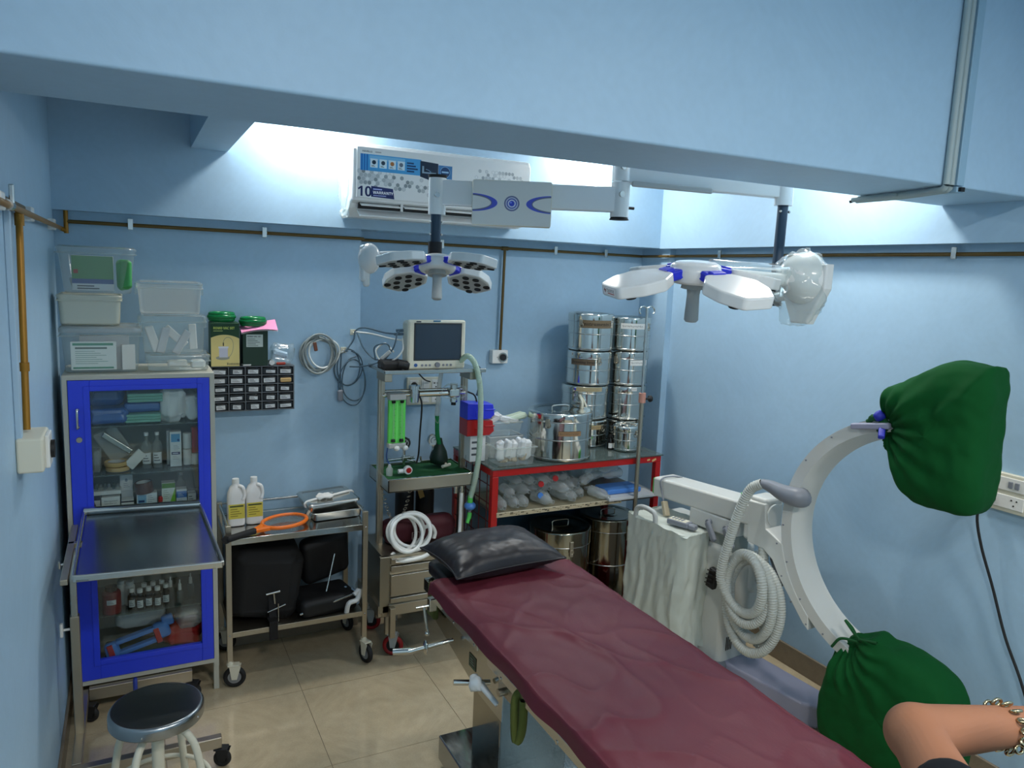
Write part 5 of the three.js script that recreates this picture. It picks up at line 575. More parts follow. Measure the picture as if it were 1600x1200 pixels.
// ---------- red table ----------
const labelTex = (s, bg = '#b09a72', fg = '#2a241c', font = 'serif') => canvasMat(256, 64, (x, w, h) => { x.fillStyle = bg; x.fillRect(0, 0, w, h); text(x, s, 14, 44, 34, fg, font); }, 0.6);
const scrawls = {}, scrawl = bg => scrawls[bg] ??= canvasMat(256, 64, (x, w, h) => { x.fillStyle = bg; x.fillRect(0, 0, w, h); x.strokeStyle = '#2f2a24'; x.lineWidth = 5; for (let i = 0; i < 11; i++) { x.beginPath(); x.moveTo(20 + i * 20, 22 + (i * 7) % 9); x.lineTo(28 + i * 20, 44 - (i * 5) % 11); x.stroke(); } }, 0.6);
function drum(label, x, y, z, r, h, opt = {}) {
  const o = thing('sterilising_drum', label, 'steel drum', [x, y, z], opt.group), s = opt.m ?? M.chrome, lid = opt.lid ?? 0.22;
  part('body', L([[0, 0.002], [r - 0.006, 0], [r - 0.001, 0.004], [r, 0.012], [r, h * (1 - lid)], [r - 0.002, h * (1 - lid) + 0.002]], x, y, z, 48), s, o);
  part('lid', L([[r - 0.001, h * (1 - lid)], [r + 0.003, h * (1 - lid)], [r + 0.003, h - 0.012], [r + 0.001, h - 0.004], [r - 0.008, h], [r * 0.8, h - 0.002], [r * 0.76, h - 0.007], [r * 0.42, h - 0.007], [r * 0.38, h - 0.002], [0, h - 0.001]], x, y, z, 48), s, o);
  for (const k of opt.bands ?? [0.06, 0.45, 1 - lid]) { const g = new THREE.TorusGeometry(r + 0.001, 0.0035, 8, 56); g.rotateX(Math.PI / 2); g.translate(x, y + h * k, z); part('band', g, M.steel, o); }
  const a = opt.turn ?? 0.35, lx = x + Math.sin(a) * (r + 0.006), lz = z + Math.cos(a) * (r + 0.006);
  part('latch', [R(0.022, h * 0.16, 0.008, 0.003, lx, y + h * (1 - lid) - 0.004, lz, 0, a), put(new THREE.TorusGeometry(0.012, 0.0025, 6, 18), lx, y + h * (1 - lid) - 0.02, lz + 0.004, 0, a)], M.steelOld, o);
  if (opt.handle !== false) part('handle', TU([[x - r * 0.3, y + h - 0.004, z], [x - r * 0.28, y + h + 0.018, z], [x, y + h + 0.022, z], [x + r * 0.28, y + h + 0.018, z], [x + r * 0.3, y + h - 0.004, z]], 0.004, 24), M.chrome, o);
  if (opt.tex) { const w = opt.tw ?? r * 1.1, la = opt.la ?? -0.15, g = new THREE.CylinderGeometry(r + 0.0045, r + 0.0045, opt.th ?? 0.034, 18, 1, true, la - w / r / 2, w / r); g.translate(x, y + h * (opt.ty ?? 0.72), z); part('label', g, opt.tex, o); }
  return o;
}
{
  const x0 = 1.672, x1 = 2.772, zf = -3.455, zb = -4.0, yt = 0.985, t = thing('steel_table', 'red framed table with glass top and lower shelf in the far corner', 'table', [2.22, 0, -3.72]);
  for (const [x, z] of [[x0 + 0.018, zf - 0.018], [x1 - 0.018, zf - 0.018], [x0 + 0.018, zb + 0.018], [x1 - 0.018, zb + 0.018]]) part('leg', RB(x - 0.018, x + 0.018, 0, yt - 0.046, z - 0.018, z + 0.018, 0.003), M.red, t);
  part('top_frame', [RB(x0, x1, yt - 0.045, yt - 0.008, zf - 0.036, zf, 0.003), RB(x0, x1, yt - 0.045, yt - 0.008, zb, zb + 0.036, 0.003), RB(x0, x0 + 0.036, yt - 0.045, yt - 0.008, zb + 0.036, zf - 0.036, 0.003), RB(x1 - 0.036, x1, yt - 0.045, yt - 0.008, zb + 0.036, zf - 0.036, 0.003)], M.red, t);
  part('top', RB(x0 - 0.004, x1 + 0.012, yt - 0.008, yt, zb, zf + 0.006, 0.002), mat(0x8fa3a0, 0.03, 0, { transmission: 0.75, thickness: 0, ior: 1.5 }), t);
  part('tape_scrap', [B(0.03, 0.012, 0.001, 2.72, 0.955, zf + 0.0008, 0, 0, 0.4), B(0.02, 0.01, 0.001, 2.68, 0.958, zf + 0.0008, 0, 0, 0.2)], M.tape, t);
  part('shelf', [RB(x0 + 0.03, x1 - 0.01, 0.722, 0.738, zb + 0.02, zf - 0.004, 0.002)], mat(0x6e6a60, 0.4), t);
  const lace = canvasMat(1024, 64, (x, w, h) => { x.fillStyle = '#b9ad90'; x.fillRect(0, 0, w, h); for (let i = 0; i < 60; i++) { x.fillStyle = i % 3 ? '#4c4536' : '#7c7258'; x.fillRect((i * 397) % w, (i * 29) % 44, 6 + (i * 7) % 20, 4 + (i * 5) % 16); } x.fillStyle = '#e0d8c0'; x.fillRect(0, 0, w, 8); }, 0.6);
  part('shelf_cloth', [put(B(x1 - x0 - 0.3, 0.026, 0.003, 0, 0, 0), x0 + 0.03 + (x1 - x0 - 0.3) / 2, 0.73, zf + 0.002)], lace, t); part('shelf_cloth', [RB(x0 + 0.035, x1 - 0.28, 0.7385, 0.741, zb + 0.05, zf + 0.002, 0.001)], mat(0x8f8870, 0.6), t);
  part('wire_side', (() => { const g = []; for (let i = 0; i < 5; i++) g.push(bar([x0 + 0.01, 0.25, zb + 0.08 + i * 0.095], [x0 + 0.01, 0.94, zb + 0.08 + i * 0.095], 0.003, 0.003, 6)); for (let i = 0; i < 7; i++) g.push(bar([x0 + 0.01, 0.28 + i * 0.1, zb + 0.03], [x0 + 0.01, 0.28 + i * 0.1, zf - 0.03], 0.003, 0.003, 6)); return g; })(), mat(0x5a1a1a, 0.5), t);
  // drums on top
  drum('big shiny steel drum standing alone at the front of the red table', 2.165, yt, -3.625, 0.182, 0.27, { tex: scrawl('#8f6f4e'), tw: 0.13, th: 0.026, ty: 0.6, la: -0.2, turn: -0.9, lid: 0.18 });
  const A = [2.478, -3.852, 0.134], Bs = [2.772, -3.86, 0.125];
  drum('bottom drum of the left tall drum stack', A[0], yt, A[1], A[2], 0.166, { handle: false, tex: scrawl('#b09a72'), tw: 0.09, la: -0.1, ty: 0.75, th: 0.026 });
  drum('third drum from the bottom of the left stack, labelled Dressing', A[0] + 0.006, 1.36, A[1], A[2], 0.206, { handle: false, tex: labelTex('Dressing Drum', '#6e5c48', '#14100c'), tw: 0.15, la: -0.85, ty: 0.68, turn: -0.1 });
  drum('second drum from the bottom of the left stack with a knotted tie', A[0] - 0.012, 1.153, A[1], A[2] + 0.006, 0.205, { handle: false, tex: labelTex('', '#b3a27c'), tw: 0.16, la: -0.35, ty: 0.92, th: 0.026, turn: -0.75 });
  drum('top drum of the left stack, labelled Instruments', A[0] + 0.008, 1.568, A[1], A[2] + 0.002, 0.222, { tex: labelTex('Instruments Drum', '#7d6a50', '#100c08'), tw: 0.2, la: -0.3, ty: 0.72, th: 0.046, turn: -1.0, handle: false });
  drum('bottom drum of the right tall drum stack', Bs[0], yt, Bs[1], Bs[2], 0.148, { handle: false, lid: 0.3 }); drum('second drum from the bottom of the right stack', Bs[0] + 0.004, 1.135, Bs[1], Bs[2], 0.212, { handle: false, tex: scrawl('#d9dad6'), tw: 0.035, ty: 0.92, th: 0.022, la: -0.2 });
  drum('third drum from the bottom of the right stack with a white label', Bs[0] + 0.004, 1.349, Bs[1], Bs[2], 0.212, { handle: false, tex: scrawl('#d9dad6'), tw: 0.12, ty: 0.68, la: 0.0, turn: -1.2 }); drum('top drum of the right stack with a white label', Bs[0] + 0.006, 1.563, Bs[1], Bs[2] + 0.002, 0.207, { handle: false, tex: scrawl('#d9dad6'), tw: 0.15, ty: 0.74, la: -0.45, turn: 0.4 });
  drum('small steel drum before the right drum stack', 2.625, yt, -3.62, 0.076, 0.155, { bands: [0.1, 0.45, 0.75], handle: false }); drum('small steel drum at the right corner of the red table', 2.725, yt, -3.73, 0.074, 0.15, { bands: [0.1, 0.45, 0.75], handle: false, tex: labelTex('', '#d9dad6'), tw: 0.05, la: 0.2 });
  { const o = thing('medicine_bottle', 'small dark bottle with white label between the drums on the red table', 'bottle', [2.545, yt, -3.66]); part('bottle', L([[0, 0], [0.016, 0], [0.017, 0.05], [0.009, 0.065], [0.009, 0.075], [0, 0.075]], 2.545, yt, -3.66, 18), M.amber, o); part('cap', C(0.011, 0.011, 0.016, 2.545, yt + 0.08, -3.66), M.rubber, o); part('label', put(new THREE.CylinderGeometry(0.0172, 0.0172, 0.03, 16, 1, true, -1.2, 1.8), 2.545, yt + 0.025, -3.66), M.paper, o); }
  { const o = thing('gauze_tie', 'white cloth tie hanging from the left drum stack', 'cloth tie', [2.4, 1.18, -3.74]); part('tie', [TU([[2.365, 1.31, -3.745], [2.375, 1.25, -3.725], [2.355, 1.19, -3.72]], 0.009, 16, 6), TU([[2.37, 1.3, -3.74], [2.395, 1.24, -3.715], [2.37, 1.2, -3.715]], 0.007, 16, 6)], M.cream, o); }
  // boxes at the left end of the table
  function tub(label, x0, x1, y0, h, zc, d, m, name = 'plastic_tub', cat = 'tub', flare = 0.88) { const cx = (x0 + x1) / 2, w = x1 - x0, o = thing(name, label, cat, [cx, y0, zc]), lev = [[0.02, 0.002], [flare, 0.002], [1, h], [1.05, h], [1.05, h - 0.006]]; part('tub', grid(4, lev.length - 1, (u, v) => { const [s, y] = lev[Math.round(v * (lev.length - 1))], k = Math.round(u * 4) % 4, sx = [1, -1, -1, 1][k], sz = [1, 1, -1, -1][k]; return [cx + sx * w / 2 * s, y0 + y, zc + sz * d / 2 * s]; }).toNonIndexed(), m, o); o.children[0].geometry.computeVertexNormals(); part('rim', [RB(cx - w / 2 - 0.004, cx + w / 2 + 0.004, y0 + h - 0.004, y0 + h + 0.003, zc + d / 2 - 0.003, zc + d / 2 + 0.005, 0.002), RB(cx - w / 2 - 0.005, cx - w / 2 + 0.003, y0 + h - 0.004, y0 + h + 0.003, zc - d / 2, zc + d / 2, 0.002), RB(cx + w / 2 - 0.003, cx + w / 2 + 0.005, y0 + h - 0.004, y0 + h + 0.003, zc - d / 2, zc + d / 2, 0.002)], m, o); return o; }
  tub('clear plastic tub of syringe packs at the front left of the red table', 1.712, 1.935, yt, 0.1, -3.55, 0.15, M.clear); tub('clear plastic tub stacked behind the syringe tub', 1.745, 1.95, yt, 0.12, -3.74, 0.16, M.frosted); tub('second clear tub piled on the rear tub', 1.75, 1.945, yt + 0.125, 0.075, -3.74, 0.15, M.clear); tub('white plastic tub at the far left end of the red table', 1.68, 1.735, yt, 0.085, -3.7, 0.12, M.frosted, 'plastic_tub', 'tub');
  for (let i = 0; i < 5; i++) packet('syringe_pack', ['syringe pack at the left end of the front tub', 'syringe pack second from left in the front tub', 'syringe pack in the middle of the front tub', 'syringe pack second from right in the front tub', 'syringe pack at the right end of the front tub'][i], 'packet', 1.742 + i * 0.041, yt + 0.075 + (i % 2) * 0.014, -3.535 + (i % 2) * 0.014, 0.05, 0.1, 0.05, M.packWhite, 0.014, 30, rnd(-0.4, 0.4));
  for (let i = 0; i < 3; i++) packet('catheter_pack', ['beige catheter pack at the left in the front tub', 'beige catheter pack in the middle of the front tub', 'beige catheter pack at the right in the front tub'][i], 'packet', 1.765 + i * 0.06, yt + 0.035, -3.535, 0.045, 0.05, 0.04, mat(0xb7a68a, 0.6), 0.01, 40);
  for (let i = 0; i < 4; i++) packet('gauze_pack', ['white pack at the left on the rear tubs', 'white pack crossing the rear tubs', 'flat white pack at the right on the rear tubs', 'pale green edged pack on the rear tubs'][i], 'packet', 1.78 + i * 0.048, yt + 0.205 + (i % 2) * 0.012, -3.72, 0.12, 0.03, 0.06, i === 3 ? mat(0xb9cbb5, 0.5) : M.packWhite, 0.012, 30, [0.5, -0.35, -0.2, 0.25][i]);
  const bin = (label, y, m) => { const o = thing('stacking_bin', label, 'bin', [1.655, y, -3.66]), s = EX([[-0.07, 0], [0.06, 0], [0.085, 0.02], [0.075, 0.075], [-0.07, 0.085]], 0.11, 0.002, 1); s.rotateY(0); s.translate(1.655, y, -3.66); part('bin', s, m, o); part('front_lip', RB(1.655 + 0.03, 1.655 + 0.088, y + 0.045, y + 0.052, -3.605, -3.6, 0.002), m, o); part('label_holder', RB(1.63, 1.68, y + 0.012, y + 0.04, -3.606, -3.602, 0.001), m, o); return o; };
  bin('blue plastic stacking bin on top of the red one', 1.225, M.blueBright); bin('red plastic stacking bin under the blue one', 1.135, M.red);
  carton('white carton under the red stacking bin', 1.61, 1.70, 0.988, 1.132, -3.62, 0.09, TL, M.paper, 0, 'supply_carton'); packet('plastic_bag', 'clear bag hanging between the hose and the red table', 'bag', 1.645, 1.04, -3.66, 0.06, 0.14, 0.07, M.film, 0.014, 24);
  // lower shelf: clear bottles
  const bot = thing('plastic_bottle', 'clear empty plastic bottle heaped on the lower shelf of the red table', 'bottle', [0, 0, 0], 'clear bottles on the lower shelf'); part('bottle', L([[0, 0], [0.028, 0.001], [0.031, 0.008], [0.0295, 0.03], [0.031, 0.05], [0.0295, 0.07], [0.031, 0.1], [0.022, 0.125], [0.0115, 0.14], [0.0115, 0.155], [0.009, 0.155]], 0, 0, 0, 22), M.pet, bot);
  const lay = (o, x, y, z, a) => { o.position.set(x, y, z); o.rotation.set(Math.PI / 2, 0, a, 'XYZ'); };
  const ord = ['first', 'second', 'third', 'fourth', 'fifth', 'sixth', 'seventh', 'eighth', 'ninth'], layer = ['bottom', 'middle', 'top']; let first = true; for (let k = 0; k < 3; k++) for (let i = 0; i < 9 - k * 2; i++) { const x = 1.76 + k * 0.05 + i * 0.076 + rnd(-0.008, 0.008), y = 0.774 + k * 0.052, z = -3.6 - k * 0.03 + rnd(-0.05, 0.03), o = first ? bot : copyOf(bot, [0, 0, 0]); first = false; o.userData.label = `clear empty bottle, ${ord[i]} from left in the ${layer[k]} layer of the shelf heap`; lay(o, x, y, z, rnd(-0.35, 0.35)); }
  for (const [x, y, m, l] of [[2.09, 0.885, M.red, 'clear bottle with red cap at the right of the heap'], [2.0, 0.86, M.red, 'clear bottle with red cap in the middle of the heap'], [2.0, 0.795, M.skyPlastic, 'clear bottle with blue cap at the front of the heap']]) { const o = thing('capped_bottle', l, 'bottle', [x, y, -3.52]); o.origin = [0, 0, 0]; part('bottle', L([[0, -0.13], [0.03, -0.129], [0.031, -0.03], [0.012, 0], [0.012, 0.01], [0, 0.01]], 0, 0, 0, 20), M.pet, o); part('cap', C(0.016, 0.016, 0.02, 0, 0.018, 0), m, o); o.rotation.set(Math.PI / 2 - 0.15, 0, 0.4); }
  packet('plastic_bag', 'big clear plastic bag slumped behind the bottle heap', 'bag', 2.0, 0.84, -3.86, 0.6, 0.18, 0.1, M.pet, 0.03, 9); packet('plastic_bag', 'clear plastic bag behind the tubes at the right of the lower shelf', 'bag', 2.5, 0.85, -3.84, 0.3, 0.16, 0.12, M.pet, 0.03, 11);
  for (let i = 0; i < 5; i++) { const o = copyOf(bot, [0, 0, 0], `clear tube bottle, ${ord[i]} from left of those piled above the blue case`); o.userData.group = 'tube bottles above the blue case'; lay(o, 2.38 + i * 0.06, 0.84 + (i % 2) * 0.05, -3.62 - (i % 3) * 0.03, 0.9 + i * 0.12); }
  single('blue_tray', R(0.24, 0.03, 0.14, 0.01, 2.55, 0.772, -3.56), M.skyPlastic, 'flat bright blue plastic case on the lower shelf', 'case', [2.55, 0.757, -3.56]); single('paper_board', RB(2.4, 2.76, 0.742, 0.756, -3.7, -3.425, 0.002), M.paperGrey, 'white board sticking out at the right of the lower shelf', 'board', [2.58, 0.742, -3.56]);
  // beneath
  const floorM = mat(0x9a9788, 0.13, 1);
  drum('steel drum on the floor under the red table nearer the pillow', 2.225, 0.0, -3.66, 0.18, 0.56, { m: floorM, lid: 0.16, bands: [0.1, 0.5, 0.84], turn: -0.15, handle: true }); drum('steel drum on the floor under the red table beside the C-arm', 2.60, 0.0, -3.72, 0.17, 0.57, { m: floorM, lid: 0.14, bands: [0.12, 0.5, 0.86], turn: 0.2 });
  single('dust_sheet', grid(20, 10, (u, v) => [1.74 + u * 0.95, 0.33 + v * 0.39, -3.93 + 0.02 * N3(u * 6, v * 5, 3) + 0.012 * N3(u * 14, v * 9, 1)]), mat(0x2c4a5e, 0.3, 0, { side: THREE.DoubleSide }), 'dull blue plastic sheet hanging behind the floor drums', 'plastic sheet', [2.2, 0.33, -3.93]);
  const cr = thing('plastic_crate', 'low open red plastic crate on the floor before the drums', 'crate', [2.45, 0, -3.4]); const cz0 = -3.47, cz1 = -3.26, cx0 = 2.24, cx1 = 2.465; part('base', RB(cx0, cx1, 0.0, 0.01, cz0, cz1, 0.002), M.redDark, cr); for (const g of [RB(cx0, cx1, 0, 0.2, cz0, cz0 + 0.012, 0.003), RB(cx0, cx1, 0, 0.19, cz1 - 0.012, cz1, 0.003), RB(cx0, cx0 + 0.012, 0, 0.2, cz0, cz1, 0.003), RB(cx1 - 0.012, cx1, 0, 0.2, cz0, cz1, 0.003)]) part('side', g, mat(0x9a0f12, 0.45), cr); part('grip', [RB(2.3, 2.4, 0.2, 0.225, cz0 - 0.004, cz0 + 0.016, 0.004)], M.red, cr); 
}
// ---------- drip stand ----------
{
  const x = 2.582, z = -3.425, t = thing('drip_stand', 'slim chrome drip stand with double hook before the drums', 'drip stand', [x, 0, z]);
  part('lower_tube', bar([x, 0.06, z], [x, 1.31, z], 0.0125), M.steelOld, t); part('upper_tube', bar([x - 0.002, 1.3, z], [x - 0.005, 1.845, z], 0.008), M.steel, t); part('joint', [C(0.012, 0.012, 0.03, x - 0.003, 1.64, z)], M.steel, t);
  part('clamp', [C(0.02, 0.02, 0.055, x, 1.335, z)], mat(0xc08a7a, 0.5), t); part('clamp_knob', [put(L([[0, 0.012], [0.018, 0.01], [0.02, 0], [0.006, -0.006], [0.006, -0.03], [0, -0.03]], 0, 0, 0, 18), x + 0.045, 1.33, z + 0.01, 0, 0, -Math.PI / 2)], M.rubber, t);
  for (const s of [-1, 1]) part('hook', TU([[x - 0.005, 1.84, z], [x - 0.005 + s * 0.02, 1.852, z], [x - 0.005 + s * 0.045, 1.845, z], [x - 0.005 + s * 0.052, 1.822, z], [x - 0.005 + s * 0.042, 1.812, z]], 0.0045, 24), M.chrome, t);
  for (let i = 0; i < 5; i++) { const a = i * Math.PI * 0.4 + 0.5; part('base_leg', bar([x, 0.075, z], [x + Math.cos(a) * 0.085, 0.045, z + Math.sin(a) * 0.085], 0.009), M.steelOld, t); part('castor', S(0.021, x + Math.cos(a) * 0.09, 0.021, z + Math.sin(a) * 0.09), M.rubber, t); }
}
// ---------- C-arm X-ray machine (its own axes: c across, y up, s forward; turned 7 degrees) ----------
{
  const th = THREE.MathUtils.degToRad(7), o = [2.95, 0, -2.45], cs = Math.cos(th), sn = Math.sin(th);
  const t = thing('c_arm_machine', 'white mobile C-arm X-ray machine along the right wall', 'x-ray machine', [0, 0, 0]);
  t.position.set(o[0] * cs + o[2] * sn, 0, -o[0] * sn + o[2] * cs); t.rotation.y = th; t.origin = o;
  // ring
  const yc = 0.968, sc = -1.478, c0 = 2.859, prof = [[0.541, 0], [0.49, 0], [0.459, 0.11], [0.541, 0.11]];
  const a0 = Math.PI * 0.42, a1 = Math.PI * 1.60, n = 96;
  const quad = (p, q) => grid(1, n, (u, v) => { const a = a0 + (a1 - a0) * v, r = p[0] + (q[0] - p[0]) * u, c = c0 + p[1] + (q[1] - p[1]) * u; return [c, yc + Math.sin(a) * r, sc + Math.cos(a) * r]; });
  part('ring', [quad(prof[0], prof[1]), quad(prof[1], prof[2]), quad(prof[2], prof[3]), quad(prof[3], prof[0])], mat(0xd3d4cf, 0.33, 0, { side: THREE.DoubleSide }), t);
  part('ring_track', [grid(1, n, (u, v) => { const a = a0 + (a1 - a0) * v; return [c0 + 0.02 + u * 0.07, yc + Math.sin(a) * 0.5435, sc + Math.cos(a) * 0.5435]; })], mat(0x8f9496, 0.3, 0.8, { side: THREE.DoubleSide }), t);
  part('screw', [0.62, 0.72, 0.82, 0.92, 1.02, 1.12, 1.22, 1.32, 1.42].map(k => { const a = Math.PI * k; return C(0.004, 0.004, 0.003, c0 - 0.001, yc + Math.sin(a) * 0.53, sc + Math.cos(a) * 0.53, 0, 0, Math.PI / 2, 10); }), M.greyPlastic, t);
  part('grab_bar', [beam([c0 - 0.022, 1.445, -1.72], [c0 - 0.022, 1.475, -1.56], 0.026, 0.026, 0.008)], M.lavender, t);
  // arc bracket that holds the ring
  const ar = []; for (let k = 0; k <= 14; k++) { const a = Math.PI * (1.075 + 0.19 * k / 14); ar.push([-(sc + Math.cos(a) * 0.542), yc + Math.sin(a) * 0.542]); }
  const bs = shape([...ar, [1.838, 0.512], [1.86, 0.53], [1.93, 0.61], [2.0, 0.69], [2.045, 0.76], [2.1, 0.795], [2.19, 0.80], [2.2, 0.99], [2.115, 0.995], [2.1, 0.885], [2.06, 0.868]].map(p => [p[0], p[1]]));
  const bg = EX(bs, 0.11, 0.004, 2); bg.rotateY(Math.PI / 2); bg.translate(c0 + 0.053, 0, 0); part('ring_bracket', bg, M.carmWhite, t);
  part('bracket_screw', [[0.84, -2.03], [0.7, -1.99], [0.6, -1.93], [0.53, -1.845]].map(([y, s]) => C(0.004, 0.004, 0.003, c0 - 0.002, y, s, 0, 0, Math.PI / 2, 10)), M.greyPlastic, t);
  part('pivot_cover', [C(0.05, 0.05, 0.008, 2.915, 0.945, -2.1, Math.PI / 2)], M.carmWhite, t); part('brake_knob', [beam([2.99, 0.72, -2.14], [2.97, 0.6, -2.06], 0.03, 0.035, 0.012)], M.greyPlastic, t);
  // horizontal arm and column
  part('horizontal_arm', [beam([2.93, 0.9, -2.83], [2.93, 0.925, -2.19], 0.15, 0.105, 0.014)], M.carmWhite, t); part('arm_end_cap', [R(0.13, 0.09, 0.02, 0.02, 2.93, 0.9, -2.835)], M.lime, t); part('arm_joint', [R(0.14, 0.2, 0.12, 0.02, 2.93, 0.9, -2.17), R(0.12, 0.04, 0.1, 0.016, 2.93, 1.0, -2.16)], M.carmWhite, t); part('lime_clip', R(0.03, 0.018, 0.04, 0.006, 2.93, 0.992, -2.28), M.lime, t);
  part('column_head', [RB(2.855, 3.03, 0.78, 0.865, -2.56, -2.28, 0.01)], M.carmWhite, t); for (const s of [-2.42, -2.31]) part('brake_lever', [bar([2.855, 0.825, s], [2.835, 0.825, s], 0.014), beam([2.832, 0.83, s], [2.815, 0.75, s + 0.07], 0.022, 0.035, 0.01)], M.greyPlastic, t); part('column', [RB(2.88, 3.02, 0.3, 0.8, -2.52, -2.3, 0.02)], mat(0x9aa29c, 0.5), t);
  // cabinet body, base and leg
  part('generator_cabinet', [RB(2.73, 3.12, 0.1, 0.745, -2.86, -2.44, 0.03), RB(2.86, 3.08, 0.1, 0.72, -2.46, -2.3, 0.03)], M.carmWhite, t);
  part('base', [RB(2.72, 3.14, 0.05, 0.13, -2.9, -2.28, 0.02)], M.greyPlastic, t);
  const lg = EX([[2.905, -2.4], [3.1, -2.34], [3.075, -1.87], [3.045, -1.815], [2.96, -1.815], [2.925, -1.87]].map(([c, s]) => [c, -s]), 0.11, 0.014, 3); lg.rotateX(-Math.PI / 2); lg.translate(0, 0.075, 0); part('leg', lg, M.lavender, t);
  for (const [c, s] of [[3.0, -1.9], [2.76, -2.8], [3.1, -2.8], [2.78, -2.34]]) part('wheel', C(0.03, 0.03, 0.03, c, 0.03, s, 0, 0, Math.PI / 2), M.rubber, t);
  part('vent_slot', [0, 1, 2, 3].map(i => B(0.004, 0.07, 0.004, 2.905 + i * 0.012, 0.22, -2.299)), M.dark, t); part('rear_bumper', [R(0.15, 0.34, 0.1, 0.04, 2.98, 0.5, -2.26), R(0.13, 0.2, 0.08, 0.035, 2.985, 0.61, -2.23)], M.carmWhite, t); decal('rating_plate', 0.07, 0.055, canvasMat(128, 96, (x, w, h) => { x.fillStyle = '#8f9698'; x.fillRect(0, 0, w, h); lines(x, 8, 10, 110, 6, 14, '#5f676a', 4); }), t, [2.985, 0.6, -2.187]);
  // push handle
  part('push_handle', TU([[2.715, 0.66, -2.8], [2.712, 0.79, -2.795], [2.712, 0.825, -2.76], [2.712, 0.825, -2.69], [2.712, 0.80, -2.655], [2.715, 0.66, -2.65]], 0.013, 50, 12), M.lightGrey, t);
  // hose with elbow handle
  part('hose_elbow', [(() => { const c = curve([[2.79, 1.115, -2.09], [2.8, 1.112, -2.05], [2.81, 1.1, -1.99], [2.83, 1.095, -1.93], [2.87, 1.09, -1.93]]), fr = c.computeFrenetFrames(24); return grid(14, 24, (u, v) => { const p = c.getPointAt(v), i = Math.round(v * 24), a = u * Math.PI * 2, r = 0.02 + 0.024 * Math.sin(v * 1.7); return p.addScaledVector(V(0, 1, 0), Math.cos(a) * r - 0.35 * (r - 0.02)).addScaledVector(fr.tangents[i].clone().cross(V(0, 1, 0)).normalize(), Math.sin(a) * r).toArray(); }, true); })(), R(0.05, 0.075, 0.07, 0.02, 2.85, 1.085, -1.945)], M.greyPlastic, t);
  const hz = M.hoseGrey, HS = (pts) => hose(pts, 0.024, 0.0115, 0.0035, 14);
  const coil = [[2.79, 1.115, -2.085], [2.785, 1.07, -2.145], [2.775, 0.95, -2.19], [2.768, 0.8, -2.225]], keys = [[-2.135, 0.635, 0.115, 0.14], [-2.125, 0.605, 0.11, 0.155], [-2.12, 0.56, 0.125, 0.2], [-2.115, 0.50, 0.15, 0.215], [-2.12, 0.55, 0.13, 0.2]], turns = 4.4;
  for (let i = 0; i <= turns * 12; i++) { const a = Math.PI + i / 12 * Math.PI * 2, f = i / 12 / turns * (keys.length - 1), k = Math.min(keys.length - 2, Math.floor(f)), m = keys[k].map((v, q) => v + (keys[k + 1][q] - v) * (f - k)); coil.push([2.768 + 0.02 * (i / 12) + 0.012 * Math.sin(a * 1.5 + 1), m[1] + m[3] * Math.sin(a), m[0] + m[2] * Math.cos(a)]); }
  coil.push([2.88, 0.8, -2.12], [2.9, 0.84, -2.16]);
  part('hose', HS(coil), hz, t);
  part('cable_rack', [beam([2.79, 0.63, -2.31], [2.79, 0.53, -2.33], 0.03, 0.05, 0.006), ...[0, 1, 2, 3].map(i => bar([2.77, 0.62 - i * 0.022, -2.34 - i * 0.004], [2.77, 0.625 - i * 0.022, -2.30 - i * 0.004], 0.003))], M.dark, t);
  // tube head and detector hidden in covers
  part('tube_housing', [RB(2.86, 2.98, 0.16, 0.46, -1.62, -1.3, 0.03)], M.carmWhite, t); part('detector_housing', [RB(2.86, 2.98, 1.32, 1.64, -1.53, -1.3, 0.03)], M.carmWhite, t);
  // things that lie on or hang over it share its frame
  const W = (c, y, s) => [c * cs + s * sn, y, -c * sn + s * cs];
  function cover(name, label, outline, mid, half, knot, m, sd) {        // cloth bag round an outline in the (s, y) plane
    const crv = new THREE.CatmullRomCurve3(outline.map(p => V(0, p[1], p[0])), true, 'centripetal'), g = grid(140, 72, (u, v) => {
      const ph = (v - 0.5) * Math.PI, e = Math.sign(ph) * Math.pow(Math.abs(Math.sin(ph)), 0.55), k = Math.pow(Math.max(0, Math.cos(ph)), 0.55), p = crv.getPointAt(u % 1); let y = mid[1] + (p.y - mid[1]) * k, s = mid[0] + (p.z - mid[0]) * k, c = mid[2] + half * e;
      const dk = Math.hypot(y - knot[1], s - knot[0]), ang = Math.atan2(y - knot[1], s - knot[0]), near = Math.exp(-dk * 5.5);
      const f = 0.016 * near * Math.sin(ang * 17 + 3 * N3(dk * 6, c * 5, sd)) * Math.min(1, dk * 12) + 0.013 * N3(y * 9 + sd, s * 9, c * 9) + 0.006 * N3(y * 22, s * 22, c * 22 + sd);
      const q = 1 - 0.55 * Math.exp(-dk * dk * 130); c = mid[2] + (c - mid[2]) * q; const nl = Math.hypot(y - mid[1], s - mid[0]) + 1e-6; const push = 1 - Math.abs(e);
      return [c + Math.sign(e || 1) * f * Math.abs(e), y + (y - mid[1]) / nl * f * push, s + (s - mid[0]) / nl * f * push]; }, true);
    const th2 = thing(name, label, 'cloth cover', [0, 0, 0]); const b = [mid[2], outline.reduce((a, p) => Math.min(a, p[1]), 9), mid[0]]; th2.position.set(...W(...b)); th2.rotation.y = th; th2.origin = b; part('cloth', g, m, th2); return th2;
  }
